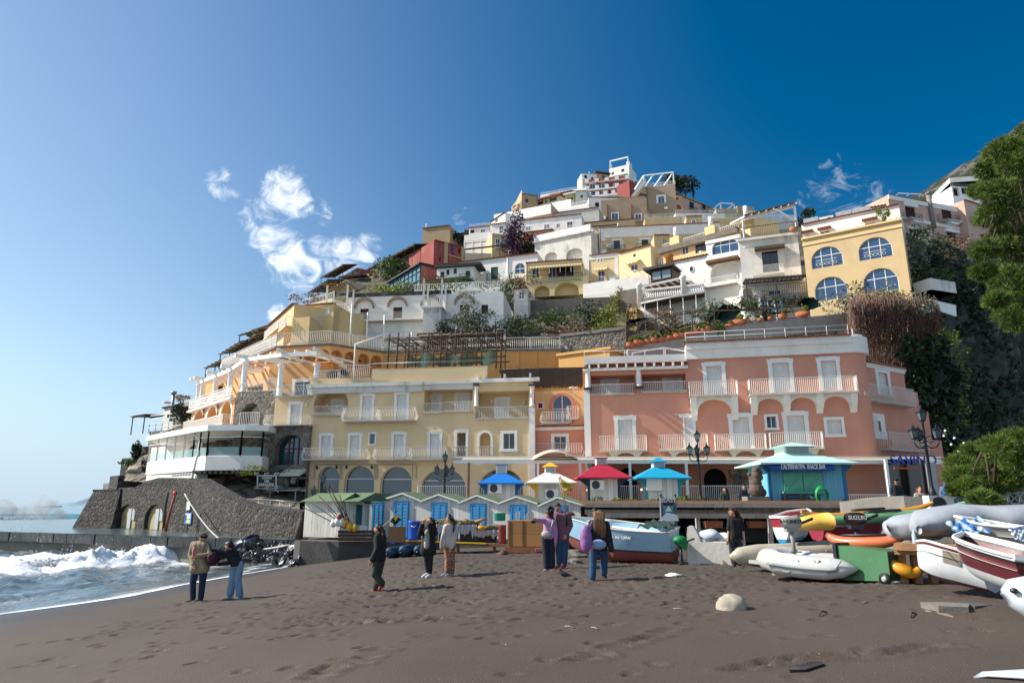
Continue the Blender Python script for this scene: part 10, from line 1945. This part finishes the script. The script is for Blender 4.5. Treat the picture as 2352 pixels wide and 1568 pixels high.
prs('woman in a black top and dark grey jeans standing right of the block wall','j',18.5,dict(head=(1695,285),neck=(1720,335),sL=(1675,370),sR=(1800,370),eL=(1660,490),eR=(1825,490),wL=(1645,600,-.05),wR=(1810,600,-.05),hL=(1695,575),hR=(1790,575),kL=(1700,730),kR=(1790,730),aL=(1728,895),aR=(1805,895),tL=(1705,920,-.1),tR=(1815,925,-.1)),C('black_top','#111317'),C('charcoal_jeans','#2a2d33'),'mid',C('hair_auburn','#2f1a12'),C('navy_trainers','#1c2b3c'),.98,(-1,-.3),sleeve='elbow',flare=1.3)
def stn(lb,t,x,yt,Y,yb,top,legs,hair,hm,face,k=1,lean=0,w=1):
 """upright figure; yt is the crown, yb the soles"""
 h=yb-yt;q=lambda a,b,d=0:(x+a*h*w,yt+b*h,d);prs(lb,t,Y,dict(head=q(0,.065),neck=q(lean,.15),sL=q(-.11+lean,.19),sR=q(.11+lean,.19),eL=q(-.14+lean,.37),eR=q(.14+lean,.37),wL=q(-.08,.49,-.15),wR=q(.09,.49,-.15),hL=q(-.05,.5),hR=q(.05,.5),kL=q(-.055,.74),kR=q(.055,.74),aL=q(-.06,.96),aR=q(.06,.96)),top,legs,hair,hm,BLKF,k,face)
stn('man in a dark sleeveless jacket behind the fair haired woman','k',1240,215,22,1150,C('dark_jacket','#1a2130'),BLKF,'short',HB_,(.6,-.8))
stn('man in navy carrying a pale bag behind the man in the hoodie','k',855,290,23.5,1000,C('navy_top','#141c2e'),BLKF,'short',C('hair_brown','#5a4030'),(1,.3))
stn('woman in a dark green jacket standing on the promenade left of the statue','p',1325,1350,36,1500+90,C('olive_jacket','#2c3428'),BLKF,'long',HB_,(-1,-.4));stn('man in a navy sweater leaning on the promenade beside the statue','p',1480,1322,36,1590,C('navy_sweater','#141d30'),JEAN,'short',HB_,(-.5,-1),1.15)
stn('older man in a dark jacket and cap before the restaurant at the right','p',2705,1272,32,1590,C('slate_jacket','#23282f'),BLKF,'cap',BLKF,(-.8,-.6),1.2);stn('fair haired woman in a pale fleece bending by the promenade wall','p',2895,1345,30,1640,C('pale_fleece','#9a8c80'),BLKF,'bun',HBR,(-.3,-1),1.1)
stn('person with a bright blue rucksack walking behind the right lamp','p',3100,1292,34,1580,C('grey_top','#6a6e78'),BLKF,'cap',C('navy_cap','#1c2740'),(.4,1));bag('bright blue rucksack on the walker behind the right lamp',T('p',3112,1370,33.75),.26,.15,.3,C('blue_bag','#1f63a8',.6),None,'rucksack','rucksack')
for i,(x,lb)in enumerate(((522,'left one of two dark figures walking on the upper path by the restaurant'),(545,'right one of two dark figures walking on the upper path by the restaurant'))):stn(lb,'f',x,742+i*14,66,866,C('walker_%d'%i,('#1c1d20','#2c3540')[i]),BLKF,'short',HB_,(1,.2))
r=random.Random(31);ds=sorted((ong(r.uniform(900,2050),r.uniform(1345,1450))for _ in range(14)),key=lambda p:p.x/p.y)
for i,p in enumerate(ds):mb=MB();a=r.random()*3;mb.tb([p+V(0,0,.01),p+V(math.cos(a)*.1,math.sin(a)*.1,.02),p+V(math.cos(a)*.2,math.sin(a)*.18,.01)],.009,5);mb.bd('driftwood',WOODG if i%2 else POLE,label='small %s drift stick, %s from the left on the trampled sand'%(('dark','bleached')[i%2],nth(i+1)),cat='driftwood',group='drift sticks',loc=p)
